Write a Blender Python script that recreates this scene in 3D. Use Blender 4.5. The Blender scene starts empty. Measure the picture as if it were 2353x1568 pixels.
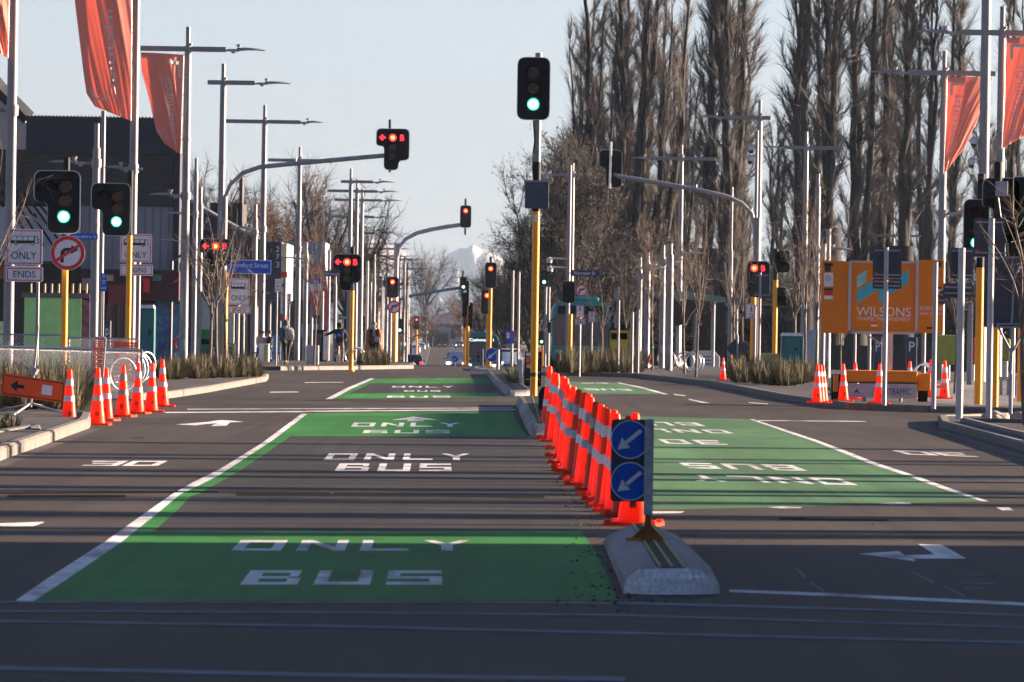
import bpy, bmesh, math, random
from mathutils import Vector, Matrix, noise as mnoise
C = bpy.context.scene
COL = C.collection
random.seed(7)
# ---------------------------------------------------------------- camera frame (sizes measured on a 2353 x 1568 grid)
FPX = 15800.0; CX, CY = 1176.5, 784.0
ROLL = math.radians(0.9); PITCH = math.atan(24/15800)
CAM = Vector((0, 0, 1.6))
_z = Vector((0, 0, 1)); _r0 = Vector((1, 0, 0))
FWD = Vector((0, math.cos(PITCH), -math.sin(PITCH)))
_u0 = _r0.cross(FWD)
RGT = (_r0*math.cos(ROLL) + _u0*math.sin(ROLL)).normalized()
UPV = (_u0*math.cos(ROLL) - _r0*math.sin(ROLL)).normalized()

def zg(Y):
    "height of the street surface: level, then it dips beyond the brow"
    if Y < 285: return 0.0
    t = min(1, (Y-285)/315.0)
    return -2.1*t*t*(3-2*t)

def ray(x, y): return FWD*FPX + RGT*(x-CX) + UPV*(CY-y)
def W(x, y, Y):
    d = ray(x, y); return CAM + d*(Y/d.y)
def G(x, y):
    "point of the street surface seen at (x, y)"
    d = ray(x, y); Y = 20.0
    while Y < 4000:
        p = CAM + d*(Y/d.y)
        if p.z <= zg(Y): break
        Y += 0.25 if Y < 300 else 5
    lo, hi = Y-6 if Y > 300 else Y-.3, Y
    for _ in range(24):
        m = (lo+hi)/2; p = CAM + d*(m/d.y)
        if p.z <= zg(m): hi = m
        else: lo = m
    p = CAM + d*(hi/d.y); return Vector((p.x, p.y, zg(p.y)))
def YH(x, y, H):
    "distance at which (x, y) is H metres above the street surface"
    lo, hi = 60, 1500
    f = lambda Y: W(x, y, Y).z - zg(Y) - H
    for _ in range(50):
        m = (lo+hi)/2
        if f(m) > 0: hi = m
        else: lo = m
    return (lo+hi)/2
def GK(x, y, h=.13):
    "point of the raised pavement seen at (x, y)"
    d = ray(x, y); p = CAM+d*((h-1.6)/d.z); return Vector((p.x, p.y, h))
def WR(x0, y0, x1, y1, Y):
    "upper left and lower right corners of an upright rectangle at distance Y"
    m = (y0+y1)/2; return (Vector((W(x0, m, Y).x, Y, W((x0+x1)/2, y0, Y).z)), Vector((W(x1, m, Y).x, Y, W((x0+x1)/2, y1, Y).z)))
def base(x, y, Y):
    p = W(x, y, Y); return Vector((p.x, Y, zg(Y)))

# ---------------------------------------------------------------- materials
MATS = {}
def mat(name, col, rough=.6, metal=0., vary=.12, scale=6., bump=0., emit=None, es=0., spec=None, detail=4, coat=0.):
    if name in MATS: return MATS[name]
    m = bpy.data.materials.new(name); m.use_nodes = True; MATS[name] = m
    nt = m.node_tree; b = nt.nodes['Principled BSDF']; L = nt.links
    b.inputs['Roughness'].default_value = rough; b.inputs['Metallic'].default_value = metal
    if spec is not None: b.inputs['Specular IOR Level'].default_value = spec
    if coat: b.inputs['Coat Weight'].default_value = coat
    tc = nt.nodes.new('ShaderNodeTexCoord'); nz = nt.nodes.new('ShaderNodeTexNoise')
    nz.inputs['Scale'].default_value = scale; nz.inputs['Detail'].default_value = detail
    L.new(tc.outputs['Object'], nz.inputs['Vector'])
    cr = nt.nodes.new('ShaderNodeValToRGB'); L.new(nz.outputs['Fac'], cr.inputs['Fac'])
    cr.color_ramp.elements[0].position = .3; cr.color_ramp.elements[1].position = .7
    lo = [c*(1-vary) for c in col]; hi = [min(1, c*(1+vary)) for c in col]
    cr.color_ramp.elements[0].color = (*lo, 1); cr.color_ramp.elements[1].color = (*hi, 1)
    L.new(cr.outputs['Color'], b.inputs['Base Color'])
    if bump:
        bp = nt.nodes.new('ShaderNodeBump'); bp.inputs['Strength'].default_value = bump; bp.inputs['Distance'].default_value = .02
        L.new(nz.outputs['Fac'], bp.inputs['Height']); L.new(bp.outputs['Normal'], b.inputs['Normal'])
    if emit:
        b.inputs['Emission Color'].default_value = (*emit, 1); b.inputs['Emission Strength'].default_value = es
    return m

def translucent(m, fac, col):
    "thin cloth or plastic that lets light through"
    nt = m.node_tree; b = nt.nodes['Principled BSDF']; t = nt.nodes.new('ShaderNodeBsdfTranslucent'); t.inputs['Color'].default_value = (*col, 1)
    x = nt.nodes.new('ShaderNodeMixShader'); x.inputs[0].default_value = fac; nt.links.new(b.outputs[0], x.inputs[1]); nt.links.new(t.outputs[0], x.inputs[2])
    nt.links.new(x.outputs[0], nt.nodes['Material Output'].inputs['Surface'])
def mix_node(nt, a, b, fac):
    n = nt.nodes.new('ShaderNodeMix'); n.data_type = 'RGBA'
    nt.links.new(fac, n.inputs[0])
    for s, v in ((6, a), (7, b)):
        if hasattr(v, 'is_output'): nt.links.new(v, n.inputs[s])
        else: n.inputs[s].default_value = (*v, 1)
    return n.outputs[2]
def rampf(nt, src, p0, p1, c0=0., c1=1.):
    cr = nt.nodes.new('ShaderNodeValToRGB'); nt.links.new(src, cr.inputs['Fac'])
    cr.color_ramp.elements[0].position = p0; cr.color_ramp.elements[1].position = p1
    cr.color_ramp.elements[0].color = (c0, c0, c0, 1); cr.color_ramp.elements[1].color = (c1, c1, c1, 1)
    return cr.outputs['Color']
def nzt(nt, vec, scale, detail=4, rough=.5):
    n = nt.nodes.new('ShaderNodeTexNoise'); n.inputs['Scale'].default_value = scale
    n.inputs['Detail'].default_value = detail; n.inputs['Roughness'].default_value = rough
    nt.links.new(vec, n.inputs['Vector']); return n.outputs['Fac']
def stretched(nt, sx, sy):
    tc = nt.nodes.new('ShaderNodeTexCoord'); mp = nt.nodes.new('ShaderNodeMapping')
    nt.links.new(tc.outputs['Object'], mp.inputs['Vector']); mp.inputs['Scale'].default_value = (sx, sy, 1)
    return mp.outputs['Vector']

def mat_paint_road(name, base_c, worn_c, wear_lo, wear_hi, rough=.75):
    "painted or bare road surface: base colour with aggregate speckle, tyre wear and patches"
    m = bpy.data.materials.new(name); m.use_nodes = True; MATS[name] = m
    nt = m.node_tree; b = nt.nodes['Principled BSDF']; b.inputs['Roughness'].default_value = rough; b.inputs['Specular IOR Level'].default_value = .1
    fine = nzt(nt, stretched(nt, 1, .45), 34, 3, .75)
    mid = nzt(nt, stretched(nt, 1, .25), 2.2, 5, .6)
    big = nzt(nt, stretched(nt, 1, .12), .5, 3)
    streak = nzt(nt, stretched(nt, 3.2, .02), 1.0, 3)
    c = mix_node(nt, base_c, [v*.52 for v in base_c], rampf(nt, fine, .35, .65))
    c = mix_node(nt, c, [min(1, v*1.3) for v in base_c], rampf(nt, big, .42, .68, 0, .75))
    c = mix_node(nt, c, [v*.6 for v in base_c], rampf(nt, streak, .50, .66, 0, .55))
    c = mix_node(nt, c, worn_c, rampf(nt, mid, wear_lo, wear_hi, 0, .9))
    nt.links.new(c, b.inputs['Base Color'])
    bp = nt.nodes.new('ShaderNodeBump'); bp.inputs['Strength'].default_value = .35; bp.inputs['Distance'].default_value = .01
    nt.links.new(fine, bp.inputs['Height']); nt.links.new(bp.outputs['Normal'], b.inputs['Normal'])
    return m

ASPH = mat_paint_road('asphalt', (.064, .052, .047), (.040, .035, .036), .6, .8)
ASPH2 = mat_paint_road('new_asphalt', (.045, .041, .042), (.06, .055, .053), .62, .8)
GREEN = mat_paint_road('green_road_paint', (.034, .215, .040), (.035, .07, .036), .58, .76)
GREEN2 = mat_paint_road('faded_green_road_paint', (.090, .205, .092), (.085, .125, .075), .56, .78)
WHITE = mat_paint_road('white_road_paint', (.80, .80, .82), (.22, .21, .22), .49, .66)
WFAINT = mat('worn_white_road_paint', (.22, .25, .29), .9, vary=.3, scale=4, spec=.1)
PAVE = mat_paint_road('pavement', (.10, .09, .09), (.14, .13, .125), .55, .75)
PLAZA = mat_paint_road('plaza_paving', (.22, .21, .21), (.27, .26, .25), .5, .7)
KERB = mat('kerb_concrete', (.135, .118, .105), .85, vary=.2, scale=3, bump=.3)
ISLE = mat_paint_road('island_concrete', (.33, .31, .32), (.13, .12, .12), .50, .72)
ISLEW = mat_paint_road('island_white_paint', (.95, .95, .97), (.30, .29, .30), .54, .66)
YELLOW = mat('yellow_pole_paint', (.92, .36, .006), .38, vary=.07, scale=3)
POLE = mat('galvanised_pole', (.235, .225, .24), .5, .3, vary=.08, scale=2.5)
DPOLE = mat('grey_steel', (.30, .31, .34), .45, .3, vary=.12)
BLACK = mat('matt_black', (.005, .0055, .006), .75, vary=.2)
BORDER = mat('white_board_border', (.55, .57, .6), .5, vary=.08)
LENSR = mat('red_lens_unlit', (.05, .004, .004), .2, vary=.1)
LENSA = mat('amber_lens_unlit', (.06, .02, .003), .2, vary=.1)
LENSG = mat('green_lens_unlit', (.008, .035, .035), .2, vary=.1)
LITR = mat('red_light', (.8, .02, .01), .4, emit=(1, .02, .03), es=.9)
LITRC = mat('red_light_core', (.8, .2, .01), .4, emit=(1, .36, .04), es=1.2)
LITG = mat('green_light', (.02, .6, .4), .4, emit=(.02, 1, .58), es=.8)
LITGC = mat('green_light_core', (.6, 1, .9), .4, emit=(.6, 1, .95), es=1.6)
LITA = mat('amber_light', (.9, .4, .02), .4, emit=(1, .42, .02), es=1)
HEADL = mat('headlight_lit', (1, .95, .85), .3, emit=(1, .93, .8), es=1.5)
SIGNW = mat('sign_white', (.80, .77, .82), .5, vary=.06)
SIGNR = mat('sign_red', (.68, .025, .03), .5, vary=.08)
SIGNB = mat('sign_blue', (.006, .10, .60), .6, vary=.12)
SIGNK = mat('sign_black', (.015, .013, .02), .5)
BACKG = mat('sign_back_grey', (.045, .052, .075), .5, .1, vary=.15)
ORANGE = mat('orange_sign_sheet', (1, .10, .012), .5, vary=.06)
CONE = mat('orange_cone_plastic', (1, .085, .022), .42, vary=.08, scale=8, spec=.3); translucent(CONE, .45, (1, .13, .035))
REFL = mat('silver_reflective_band', (.88, .80, .82), .35, vary=.16, scale=18)
REFLG = mat('grey_dirty_band', (.46, .41, .42), .45, vary=.2, scale=18)
FLAGM = mat('coral_banner_cloth', (.92, .37, .29), .9, vary=.05, spec=.1); translucent(FLAGM, .36, (.95, .42, .32))
FLAGW = mat('pale_banner_print', (.62, .55, .55), .8, vary=.05)
GLASS = mat('dark_glass', (.02, .025, .035), .08, vary=.2, spec=.8)
TYRE = mat('tyre_rubber', (.012, .012, .012), .9)
CHROME = mat('bright_steel', (.68, .66, .66), .25, .8, vary=.05)
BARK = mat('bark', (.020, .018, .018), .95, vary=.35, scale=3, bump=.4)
BARKL = mat('young_bark', (.15, .115, .095), .85, vary=.3, scale=5)
TWIG = mat('twigs', (.092, .076, .068), .9, vary=.4, scale=.5)
TWIGD = mat('dark_twigs', (.078, .067, .062), .9, vary=.4, scale=.5)
TWIGR = mat('russet_twigs', (.12, .07, .05), .9, vary=.4, scale=.3)
LEAFB = mat('brown_leaves', (.032, .024, .02), .8, vary=.45, scale=.6)

# ---------------------------------------------------------------- mesh builder
class MB:
    def __init__(s): s.v = []; s.f = []; s.m = []
    def add(s, vs, fs, mi=0):
        n = len(s.v); s.v += [tuple(p) for p in vs]; s.f += [tuple(i+n for i in f) for f in fs]; s.m += [mi]*len(fs)
    def box(s, c, d, mi=0, M=None):
        x, y, z = [q/2 for q in d]
        vs = [Vector((a*x, b*y, e*z)) for e in (-1, 1) for b in (-1, 1) for a in (-1, 1)]
        if M: vs = [M @ q for q in vs]
        vs = [q+Vector(c) for q in vs]
        s.add(vs, [(0, 2, 3, 1), (4, 5, 7, 6), (0, 1, 5, 4), (2, 6, 7, 3), (0, 4, 6, 2), (1, 3, 7, 5)], mi)
    def tube(s, pts, r, n=10, mi=0, cap=True):
        pts = [Vector(p) for p in pts]; rs = r if isinstance(r, (list, tuple)) else [r]*len(pts)
        rings = []; prev = None
        for i, p in enumerate(pts):
            d = (pts[min(i+1, len(pts)-1)]-pts[max(i-1, 0)])
            d = d.normalized() if d.length > 1e-9 else Vector((0, 0, 1))
            if prev is None:
                a = Vector((1, 0, 0)) if abs(d.x) < .9 else Vector((0, 1, 0))
                a = (a-d*a.dot(d)).normalized()
            else:
                a = prev-d*prev.dot(d); a = a.normalized() if a.length > 1e-6 else Vector((1, 0, 0))
            prev = a; b = d.cross(a)
            rings.append([p+(a*math.cos(2*math.pi*k/n)+b*math.sin(2*math.pi*k/n))*rs[i] for k in range(n)])
        vs = [q for R in rings for q in R]; fs = []
        for i in range(len(pts)-1):
            for k in range(n):
                k2 = (k+1) % n; fs.append((i*n+k, i*n+k2, (i+1)*n+k2, (i+1)*n+k))
        if cap: fs += [tuple(range(n-1, -1, -1)), tuple((len(pts)-1)*n+k for k in range(n))]
        s.add(vs, fs, mi)
    def disc(s, c, r, d=(0, -1, 0), t=.02, n=24, mi=0):
        d = Vector(d).normalized(); c = Vector(c); s.tube([c, c+d*t], r, n, mi)
    def prism(s, poly, y0, y1, mi=0, axis='y'):
        "extrude a 2-D polygon (x,z) between y0 (front) and y1 (back)"
        n = len(poly)
        if axis == 'y': vs = [(p[0], y0, p[1]) for p in poly]+[(p[0], y1, p[1]) for p in poly]
        elif axis == 'x': vs = [(y0, p[0], p[1]) for p in poly]+[(y1, p[0], p[1]) for p in poly]
        else: vs = [(p[0], p[1], y0) for p in poly]+[(p[0], p[1], y1) for p in poly]
        s.add(vs, [tuple(range(n)), tuple(range(2*n-1, n-1, -1))]+[(k, k+n, (k+1) % n+n, (k+1) % n) for k in range(n)], mi)
    def lathe(s, prof, c=(0, 0, 0), n=20, mi=0):
        c = Vector(c); vs = []; fs = []
        for r, z in prof: vs += [c+Vector((r*math.cos(2*math.pi*k/n), r*math.sin(2*math.pi*k/n), z)) for k in range(n)]
        for i in range(len(prof)-1):
            for k in range(n):
                k2 = (k+1) % n; fs.append((i*n+k, i*n+k2, (i+1)*n+k2, (i+1)*n+k))
        s.add(vs, fs, mi)
    def build(s, name, mt, parent=None, smooth=False, bevel=0, fixn=True):
        me = bpy.data.meshes.new(name); me.from_pydata(s.v, [], s.f)
        for m_ in (mt if isinstance(mt, (list, tuple)) else [mt]): me.materials.append(m_)
        if any(s.m): me.polygons.foreach_set('material_index', s.m)
        if fixn and len(s.f) < 60000:
            bm = bmesh.new(); bm.from_mesh(me); bmesh.ops.recalc_face_normals(bm, faces=bm.faces); bm.to_mesh(me); bm.free()
        me.update(); o = bpy.data.objects.new(name, me); COL.objects.link(o)
        if smooth: me.shade_smooth() if hasattr(me, 'shade_smooth') else [setattr(p, 'use_smooth', True) for p in me.polygons]
        if smooth == 'auto':
            md = o.modifiers.new('es', 'EDGE_SPLIT'); md.split_angle = math.radians(38)
        if bevel:
            md = o.modifiers.new('bv', 'BEVEL'); md.width = bevel; md.segments = 2; md.limit_method = 'ANGLE'
        if parent is not None: o.parent = parent
        return o
def new_obj(name, me, parent=None):
    o = bpy.data.objects.new(name, me); COL.objects.link(o)
    if parent is not None: o.parent = parent
    return o

def tag(o, label=None, cat=None, group=None, kind=None):
    if label: o['label'] = label
    if cat: o['category'] = cat
    if group: o['group'] = group
    if kind: o['kind'] = kind
    return o
def thing(name, label, cat, loc=(0, 0, 0), rz=0., group=None):
    o = bpy.data.objects.new(name, None); COL.objects.link(o); o.empty_display_size = .3
    o.location = loc; o.rotation_euler = (0, 0, rz)
    return tag(o, label, cat, group)
def copy_tree(o, parent=None):
    c = o.copy(); COL.objects.link(c)
    if parent is not None: c.parent = parent
    for ch in list(o.children): copy_tree(ch, c)
    return c

def round_poly(pts, r, n=5):
    out = []; N = len(pts)
    for i in range(N):
        p = Vector(pts[i]); a = Vector(pts[i-1])-p; b = Vector(pts[(i+1) % N])-p
        rr = min(r, a.length*.48, b.length*.48); A = p+a.normalized()*rr; B = p+b.normalized()*rr
        for k in range(n+1):
            t = k/n; out.append(tuple(A*(1-t)**2+p*2*t*(1-t)+B*t*t))
    return out
def rect(x0, z0, x1, z1, r=0):
    p = [(x0, z0), (x1, z0), (x1, z1), (x0, z1)]
    return round_poly(p, r) if r else p

_TXT = {}
def text2d(s, cut=0):
    "flat letter triangles, normalised to height of a capital = 1, x from 0"
    if (s, cut) in _TXT: return _TXT[(s, cut)]
    cu = bpy.data.curves.new('t', 'FONT'); cu.body = s; cu.size = 1; cu.resolution_u = 3
    o = bpy.data.objects.new('t', cu); COL.objects.link(o)
    dg = bpy.context.evaluated_depsgraph_get(); dg.update()
    me = bpy.data.meshes.new_from_object(o.evaluated_get(dg))
    COL.objects.unlink(o); bpy.data.objects.remove(o)
    if cut:
        bm = bmesh.new(); bm.from_mesh(me); bmesh.ops.triangulate(bm, faces=bm.faces)
        for _ in range(cut):
            ed = [e for e in bm.edges if e.calc_length() > .12]
            if ed: bmesh.ops.subdivide_edges(bm, edges=ed, cuts=1)
            bmesh.ops.triangulate(bm, faces=bm.faces)
        bm.to_mesh(me); bm.free()
    vs = [tuple(v.co) for v in me.vertices]; fs = [tuple(p.vertices) for p in me.polygons]
    bpy.data.meshes.remove(me)
    x0 = min(v[0] for v in vs); x1 = max(v[0] for v in vs); y0 = min(v[1] for v in vs); y1 = max(v[1] for v in vs)
    vs = [((v[0]-x0)/(x1-x0), (v[1]-y0)/(y1-y0)) for v in vs]
    _TXT[(s, cut)] = (vs, fs); return vs, fs
def put_text(mb, s, x0, z0, x1, z1, y, mi=0, mirror=False):
    "letters filling the rectangle x0..x1, z0..z1 on the plane y (facing -y); a thin solid sheet"
    vs, fs = text2d(s)
    mb.add([((x1-(x1-x0)*u) if mirror else (x0+(x1-x0)*u), y, z0+(z1-z0)*v) for u, v in vs], fs, mi)
# ================================================================ ground, road, markings
def profile_strip(name, xl, xr, ys, dz, mt, thick=0.):
    mb = MB(); n = len(ys)
    vs = []
    for Y in ys: vs += [(xl(Y), Y, zg(Y)+dz), (xr(Y), Y, zg(Y)+dz)]
    mb.add(vs, [(2*i, 2*i+1, 2*i+3, 2*i+2) for i in range(n-1)])
    if thick:
        for side in (0, 1):
            vs = []
            for Y in ys:
                x = (xl, xr)[side](Y); vs += [(x, Y, zg(Y)+dz), (x, Y, zg(Y)+dz-thick)]
            mb.add(vs, [(2*i, 2*i+1, 2*i+3, 2*i+2) for i in range(n-1)])
        for Y in (ys[0], ys[-1]):
            mb.add([(xl(Y), Y, zg(Y)+dz), (xr(Y), Y, zg(Y)+dz), (xr(Y), Y, zg(Y)+dz-thick), (xl(Y), Y, zg(Y)+dz-thick)], [(0, 1, 2, 3)])
    return mb.build(name, mt)
YS = [-60, 0, 60, 120, 180, 240, 285]+[285+k*8 for k in range(1, 21)]+[453+k*10 for k in range(16)]+[900, 1500, 3000]
gm = mat('dry_ground', (.16, .135, .10), .95, vary=.3, scale=.05)
tag(profile_strip('ground', lambda Y: -6000, lambda Y: 6000, [-400]+YS+[12000], -.03, gm), kind='structure')
tag(profile_strip('road', lambda Y: -90 if Y < 300 else -4.3-.011*(Y-290)-1.0, lambda Y: 90 if Y < 300 else 3.2-.011*(Y-290)+1.0, YS, 0, ASPH), kind='structure')

def flat(name, polys, mt, dz=.0018, kind='structure'):
    "polygons given on the photo grid, laid on the street surface"
    mb = MB()
    for P in polys:
        vs = [G(*p) for p in P]; mb.add([(v.x, v.y, v.z+dz) for v in vs], [tuple(range(len(vs)))])
    o = mb.build(name, mt); 
    return tag(o, kind=kind)
def raised(name, P, mt, h=.13, kerb=True, kw=.16):
    pts = [G(*p) if len(p) == 2 else Vector((p[0], p[1], 0)) for p in P]
    mb = MB(); vs = [(p.x, p.y) for p in pts]
    a = sum(vs[i][0]*vs[(i+1) % len(vs)][1]-vs[(i+1) % len(vs)][0]*vs[i][1] for i in range(len(vs)))
    if a < 0: vs = vs[::-1]
    mb.prism(vs, -.02, h, axis='z'); o = mb.build(name, mt); tag(o, kind='structure')
    return o
def kerbline(name, P, h=.15, w=.17, mt=None):
    "a run of kerb stones along a line on the photo grid"
    pts = [G(*p) for p in P]; mb = MB()
    for a, b in zip(pts, pts[1:]):
        d = (b-a); L = d.length
        if L < .05: continue
        d.normalize(); n = max(1, round(L/1.1)); nn = Vector((-d.y, d.x, 0))
        for k in range(n):
            p = a+d*(L*k/n+.008); q = a+d*(L*(k+1)/n-.008)
            prof = [(-w/2, -.02), (-w/2, h*.8), (-w/2+.035, h), (w/2-.02, h), (w/2, h-.02), (w/2, -.02)]
            vs = [tuple(p+nn*s_+_z*t_) for s_, t_ in prof]+[tuple(q+nn*s_+_z*t_) for s_, t_ in prof]
            m_ = len(prof); mb.add(vs, [tuple(range(m_)), tuple(range(2*m_-1, m_-1, -1))]+[(i, i+m_, (i+1) % m_+m_, (i+1) % m_) for i in range(m_)])
    return tag(mb.build(name, mt or KERB), kind='structure')
# pavements (world points have three entries)
raised('pavement', [(0, 1052), (75, 1026), (193, 983), (198, 968), (-20, 140, 0), (-30, 60, 0), (-8.5, 60, 0)], PAVE)
kerbline('kerb', [(-260, 1160), (0, 1053), (75, 1027), (130, 1007), (193, 984), (200, 968), (120, 962)])
kerbline('kerb', [(-260, 1085), (-40, 1022), (78, 1000), (80, 1010)])
raised('pavement', [(385, 915), (470, 902), (605, 878), (612, 870), (-90, 252, 0), (-90, 178, 0)], PAVE)
kerbline('kerb', [(300, 921), (385, 915), (470, 902), (605, 877), (611, 870), (560, 866)])
raised('pavement', [(640, 851.5), (800, 850), (946, 847.5), (-4.2, 285, 0), (-90, 285, 0), (-90, 262, 0)], PAVE)
kerbline('kerb', [(640, 851.5), (800, 850), (946, 847.5)])
lk = lambda Y: -4.3-.011*(Y-290); rk = lambda Y: 3.2-.011*(Y-290)
YB = [285.2]+[285+k*8 for k in range(1, 21)]+[453+k*10 for k in range(16)]+[900, 1500]
tag(profile_strip('pavement', lambda Y: -90, lk, YB, .13, PAVE, .15), kind='structure')
tag(profile_strip('pavement', rk, lambda Y: 90, YB, .13, PAVE, .15), kind='structure')
raised('pavement', [(1262, 859), (1310, 864), (1475, 868), (1640, 886), (1810, 920), (1960, 941), (2143, 948), (28, 150, 0), (90, 150, 0), (90, 285, 0), (3.0, 285, 0)], PAVE)
raised('plaza', [(2050, 900), (2143, 941), (2235, 946), (24, 152, 0), (88, 152, 0), (88, 280, 0), (22, 280, 0)], PLAZA, h=.134)
kerbline('kerb', [(1262, 859), (1310, 864), (1475, 868), (1640, 886), (1810, 920), (1960, 941), (2143, 948), (2500, 958)], h=.145)
raised('pavement', [(2165, 972), (2172, 985), (2235, 1002), (2353, 1036), (14, 50, 0), (60, 50, 0), (60, 134, 0), (12, 132, 0)], PAVE)
kerbline('kerb', [(2400, 962), (2165, 971), (2172, 985), (2235, 1002), (2353, 1036), (2560, 1102)], h=.14)
kerbline('kerb', [(2420, 992), (2215, 986), (2300, 1010), (2420, 1040)], h=.2, w=.14)
# gutters: pale concrete channel at the road edge
flat('gutter', [[(-60, 1085), (0, 1058), (75, 1031), (195, 988), (235, 985), (60, 1052), (0, 1078), (-60, 1110)],
                [(2172, 990), (2235, 1006), (2353, 1041), (2440, 1065), (2440, 1085), (2353, 1057), (2250, 1024), (2160, 995)]], PAVE, .002)

# green lanes and road paint
wl_l = [(30, 1385), (110, 1330), (242, 1245), (322, 1188), (394, 1137), (440, 1111), (508, 1077), (600, 1020), (692, 952)]
wl_r = [(76, 1383), (150, 1335), (276, 1249), (350, 1190), (414, 1137), (452, 1119), (500, 1095), (626, 1013), (706, 952)]
flat('green_lane', [[(78, 1381.5)]+[(x-3, y) for x, y in wl_r[1:3]]+[(300, 1222), (700, 1222), (1336, 1221), (1370, 1270), (1398, 1330), (1417, 1381)]], GREEN)
flat('green_lane', [[(298, 1222)]+[(x-3, y) for x, y in wl_r[3:8]]+[(640, 1003), (668, 1003), (600, 1050), (545, 1086), (458, 1135), (440, 1140), (400, 1180), (353, 1222)]], GREEN)
flat('green_lane', [[(637, 1003), (704, 951), (1178, 945), (1182, 957), (1197, 985), (1212, 1003), (900, 1003)]], GREEN)
flat('green_lane', [[(765, 916.5), (857, 871), (1117, 869.5), (1128, 881), (853, 881), (802, 905), (1144, 903), (1152, 912), (960, 915)]], GREEN)
flat('new_asphalt', [[(353, 1222), (400, 1180), (440, 1140), (458, 1135), (545, 1086), (600, 1050), (668, 1003), (900, 1003), (1211, 1003), (1240, 1045), (1290, 1115), (1336, 1221), (700, 1222)]], ASPH2, .0012)
flat('new_asphalt', [[(802, 905), (853, 881), (1128, 881), (1144, 903)]], ASPH2, .0012)
flat('lane_line', [wl_l+wl_r[::-1]], WHITE, .003)
flat('lane_line', [[(747, 918), (795, 893), (851, 870), (861, 870), (810, 893), (765, 917)]], WHITE, .003)
rl = [(1722, 964), (1799, 991), (1868, 1014), (1933, 1040), (1998, 1066), (2084, 1094), (2171, 1126), (2257, 1153)]
rr = [(1732, 964), (1808, 989), (1877, 1012), (1944, 1037), (2010, 1063), (2098, 1092), (2186, 1124), (2272, 1153)]
flat('green_lane', [[(1292, 955), (1500, 958), (1722, 964)]+rl[1:]+[(2040, 1158), (1760, 1167), (1499, 1173), (1446, 1173), (1400, 1115), (1345, 1040)]], GREEN2)
flat('lane_line', [rl+rr[::-1]], WHITE, .003)
flat('green_lane', [[(1262, 877), (1419, 880), (1470, 893), (1522, 906), (1290, 906)]], GREEN2)
flat('lane_line', [[(1417, 880), (1470, 892), (1524, 906.5), (1536, 906.5), (1480, 891), (1424, 880)]], WHITE, .003)
flat('lane_line', [[(1547, 905.5), (1574, 909), (1578, 911), (1550, 908)], [(1580, 917), (1602, 921), (1634, 927), (1612, 926), (1586, 920)],
     [(1499, 1176), (1574, 1176), (1565, 1180), (1499, 1181)], [(1762, 1167), (1800, 1164.5), (1844, 1166), (1838, 1168.5), (1800, 1169)],
     [(2017, 1158), (2060, 1155.5), (2095, 1157), (2090, 1159.5), (2050, 1160)], [(2288, 1167), (2318, 1167), (2330, 1174), (2303, 1174)],
     [(-30, 1205), (98, 1200), (102, 1202), (78, 1210), (-30, 1211)], [(740, 1136), (765, 1133), (770, 1134.5), (748, 1139)],
     [(620, 901), (686, 900.5), (686, 902), (620, 902.5)], [(700, 879), (790, 878.3), (790, 879.3), (700, 880.2)],
     [(1436, 1361-4), (1436, 1361-4), (1436, 1361-4)][:0] or [(1720, 925), (1765, 928), (1765, 929.5), (1720, 926.5)]], WHITE, .003)
# stop lines and crossing lines
def line(y, w, x0=0, x1=2353, y1=None): return [(x0, y-w/2), (x1, (y1 or y)-w/2), (x1, (y1 or y)+w/2), (x0, y+w/2)]
flat('stop_line', [[(1676, 1356), (1900, 1364), (2120, 1375), (2420, 1389), (2420, 1396), (2120, 1382), (1900, 1371), (1676, 1362)],
     line(948.5, 2, 380, 700, 946.5), line(945.8, 2, 700, 1186, 942), line(941, 1.3, 430, 1180, 938), line(967, 1.4, 1735, 1990, 969)], WHITE, .003)
flat('crossing_line', [line(1384.5, 4, -300, 1000, 1384.5), line(1384.5, 4, 1000, 1440, 1387), line(1387, 5, 1440, 2000, 1402), line(1402, 4, 2000, 2600, 1425),
     line(1404, 4, -300, 700, 1408), line(1408, 4, 700, 1436, 1415), line(1415, 4, 1436, 2353, 1443),
     line(1424, 5, -300, 760, 1440), line(1440, 5, 760, 1436, 1456), line(1456, 5, 1436, 2353, 1478),
     line(1530, 9, -300, 760, 1553), line(1553, 9, 760, 1436, 1562)], WFAINT, .003)
flat('road_marking', [[(1826, 1305), (1830, 1306), (1853, 1328), (1847, 1327)], [(1859, 1340), (1863, 1340), (1896, 1360), (1889, 1359)],
     [(2096, 1317), (2101, 1317), (2149, 1339), (2143, 1340)], [(2166, 1348), (2171, 1348), (2220, 1371), (2214, 1372)],
     line(1322, 2, 2200, 2265, 1324), line(1341, 2, 2205, 2290, 1343), line(1353, 2, 2215, 2300, 1355)], WFAINT, .003)
# arrows
flat('turn_arrow', [[(1972, 1274), (2065, 1267.5), (2080, 1277.5), (2147, 1275), (2110, 1251.5), (2164, 1253), (2221, 1285), (2098, 1285), (2104, 1291.5), (2030, 1281)],
                    [(405, 976), (470, 971), (510, 965.5), (560, 970), (529, 971), (520, 979.5), (485, 979.5), (500, 973), (450, 978)],
                    [(900, 966), (950, 958), (1010, 966), (975, 965), (972, 968.5), (934, 968.5), (940, 965)]], WHITE, .003)
flat('road_marking', [[(758, 1075), (790, 1072), (791, 1073.5), (770, 1077)][:0] or [(1257, 962), (1280, 961.5), (1280, 962.5), (1257, 963)]], WHITE, .003)

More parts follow.
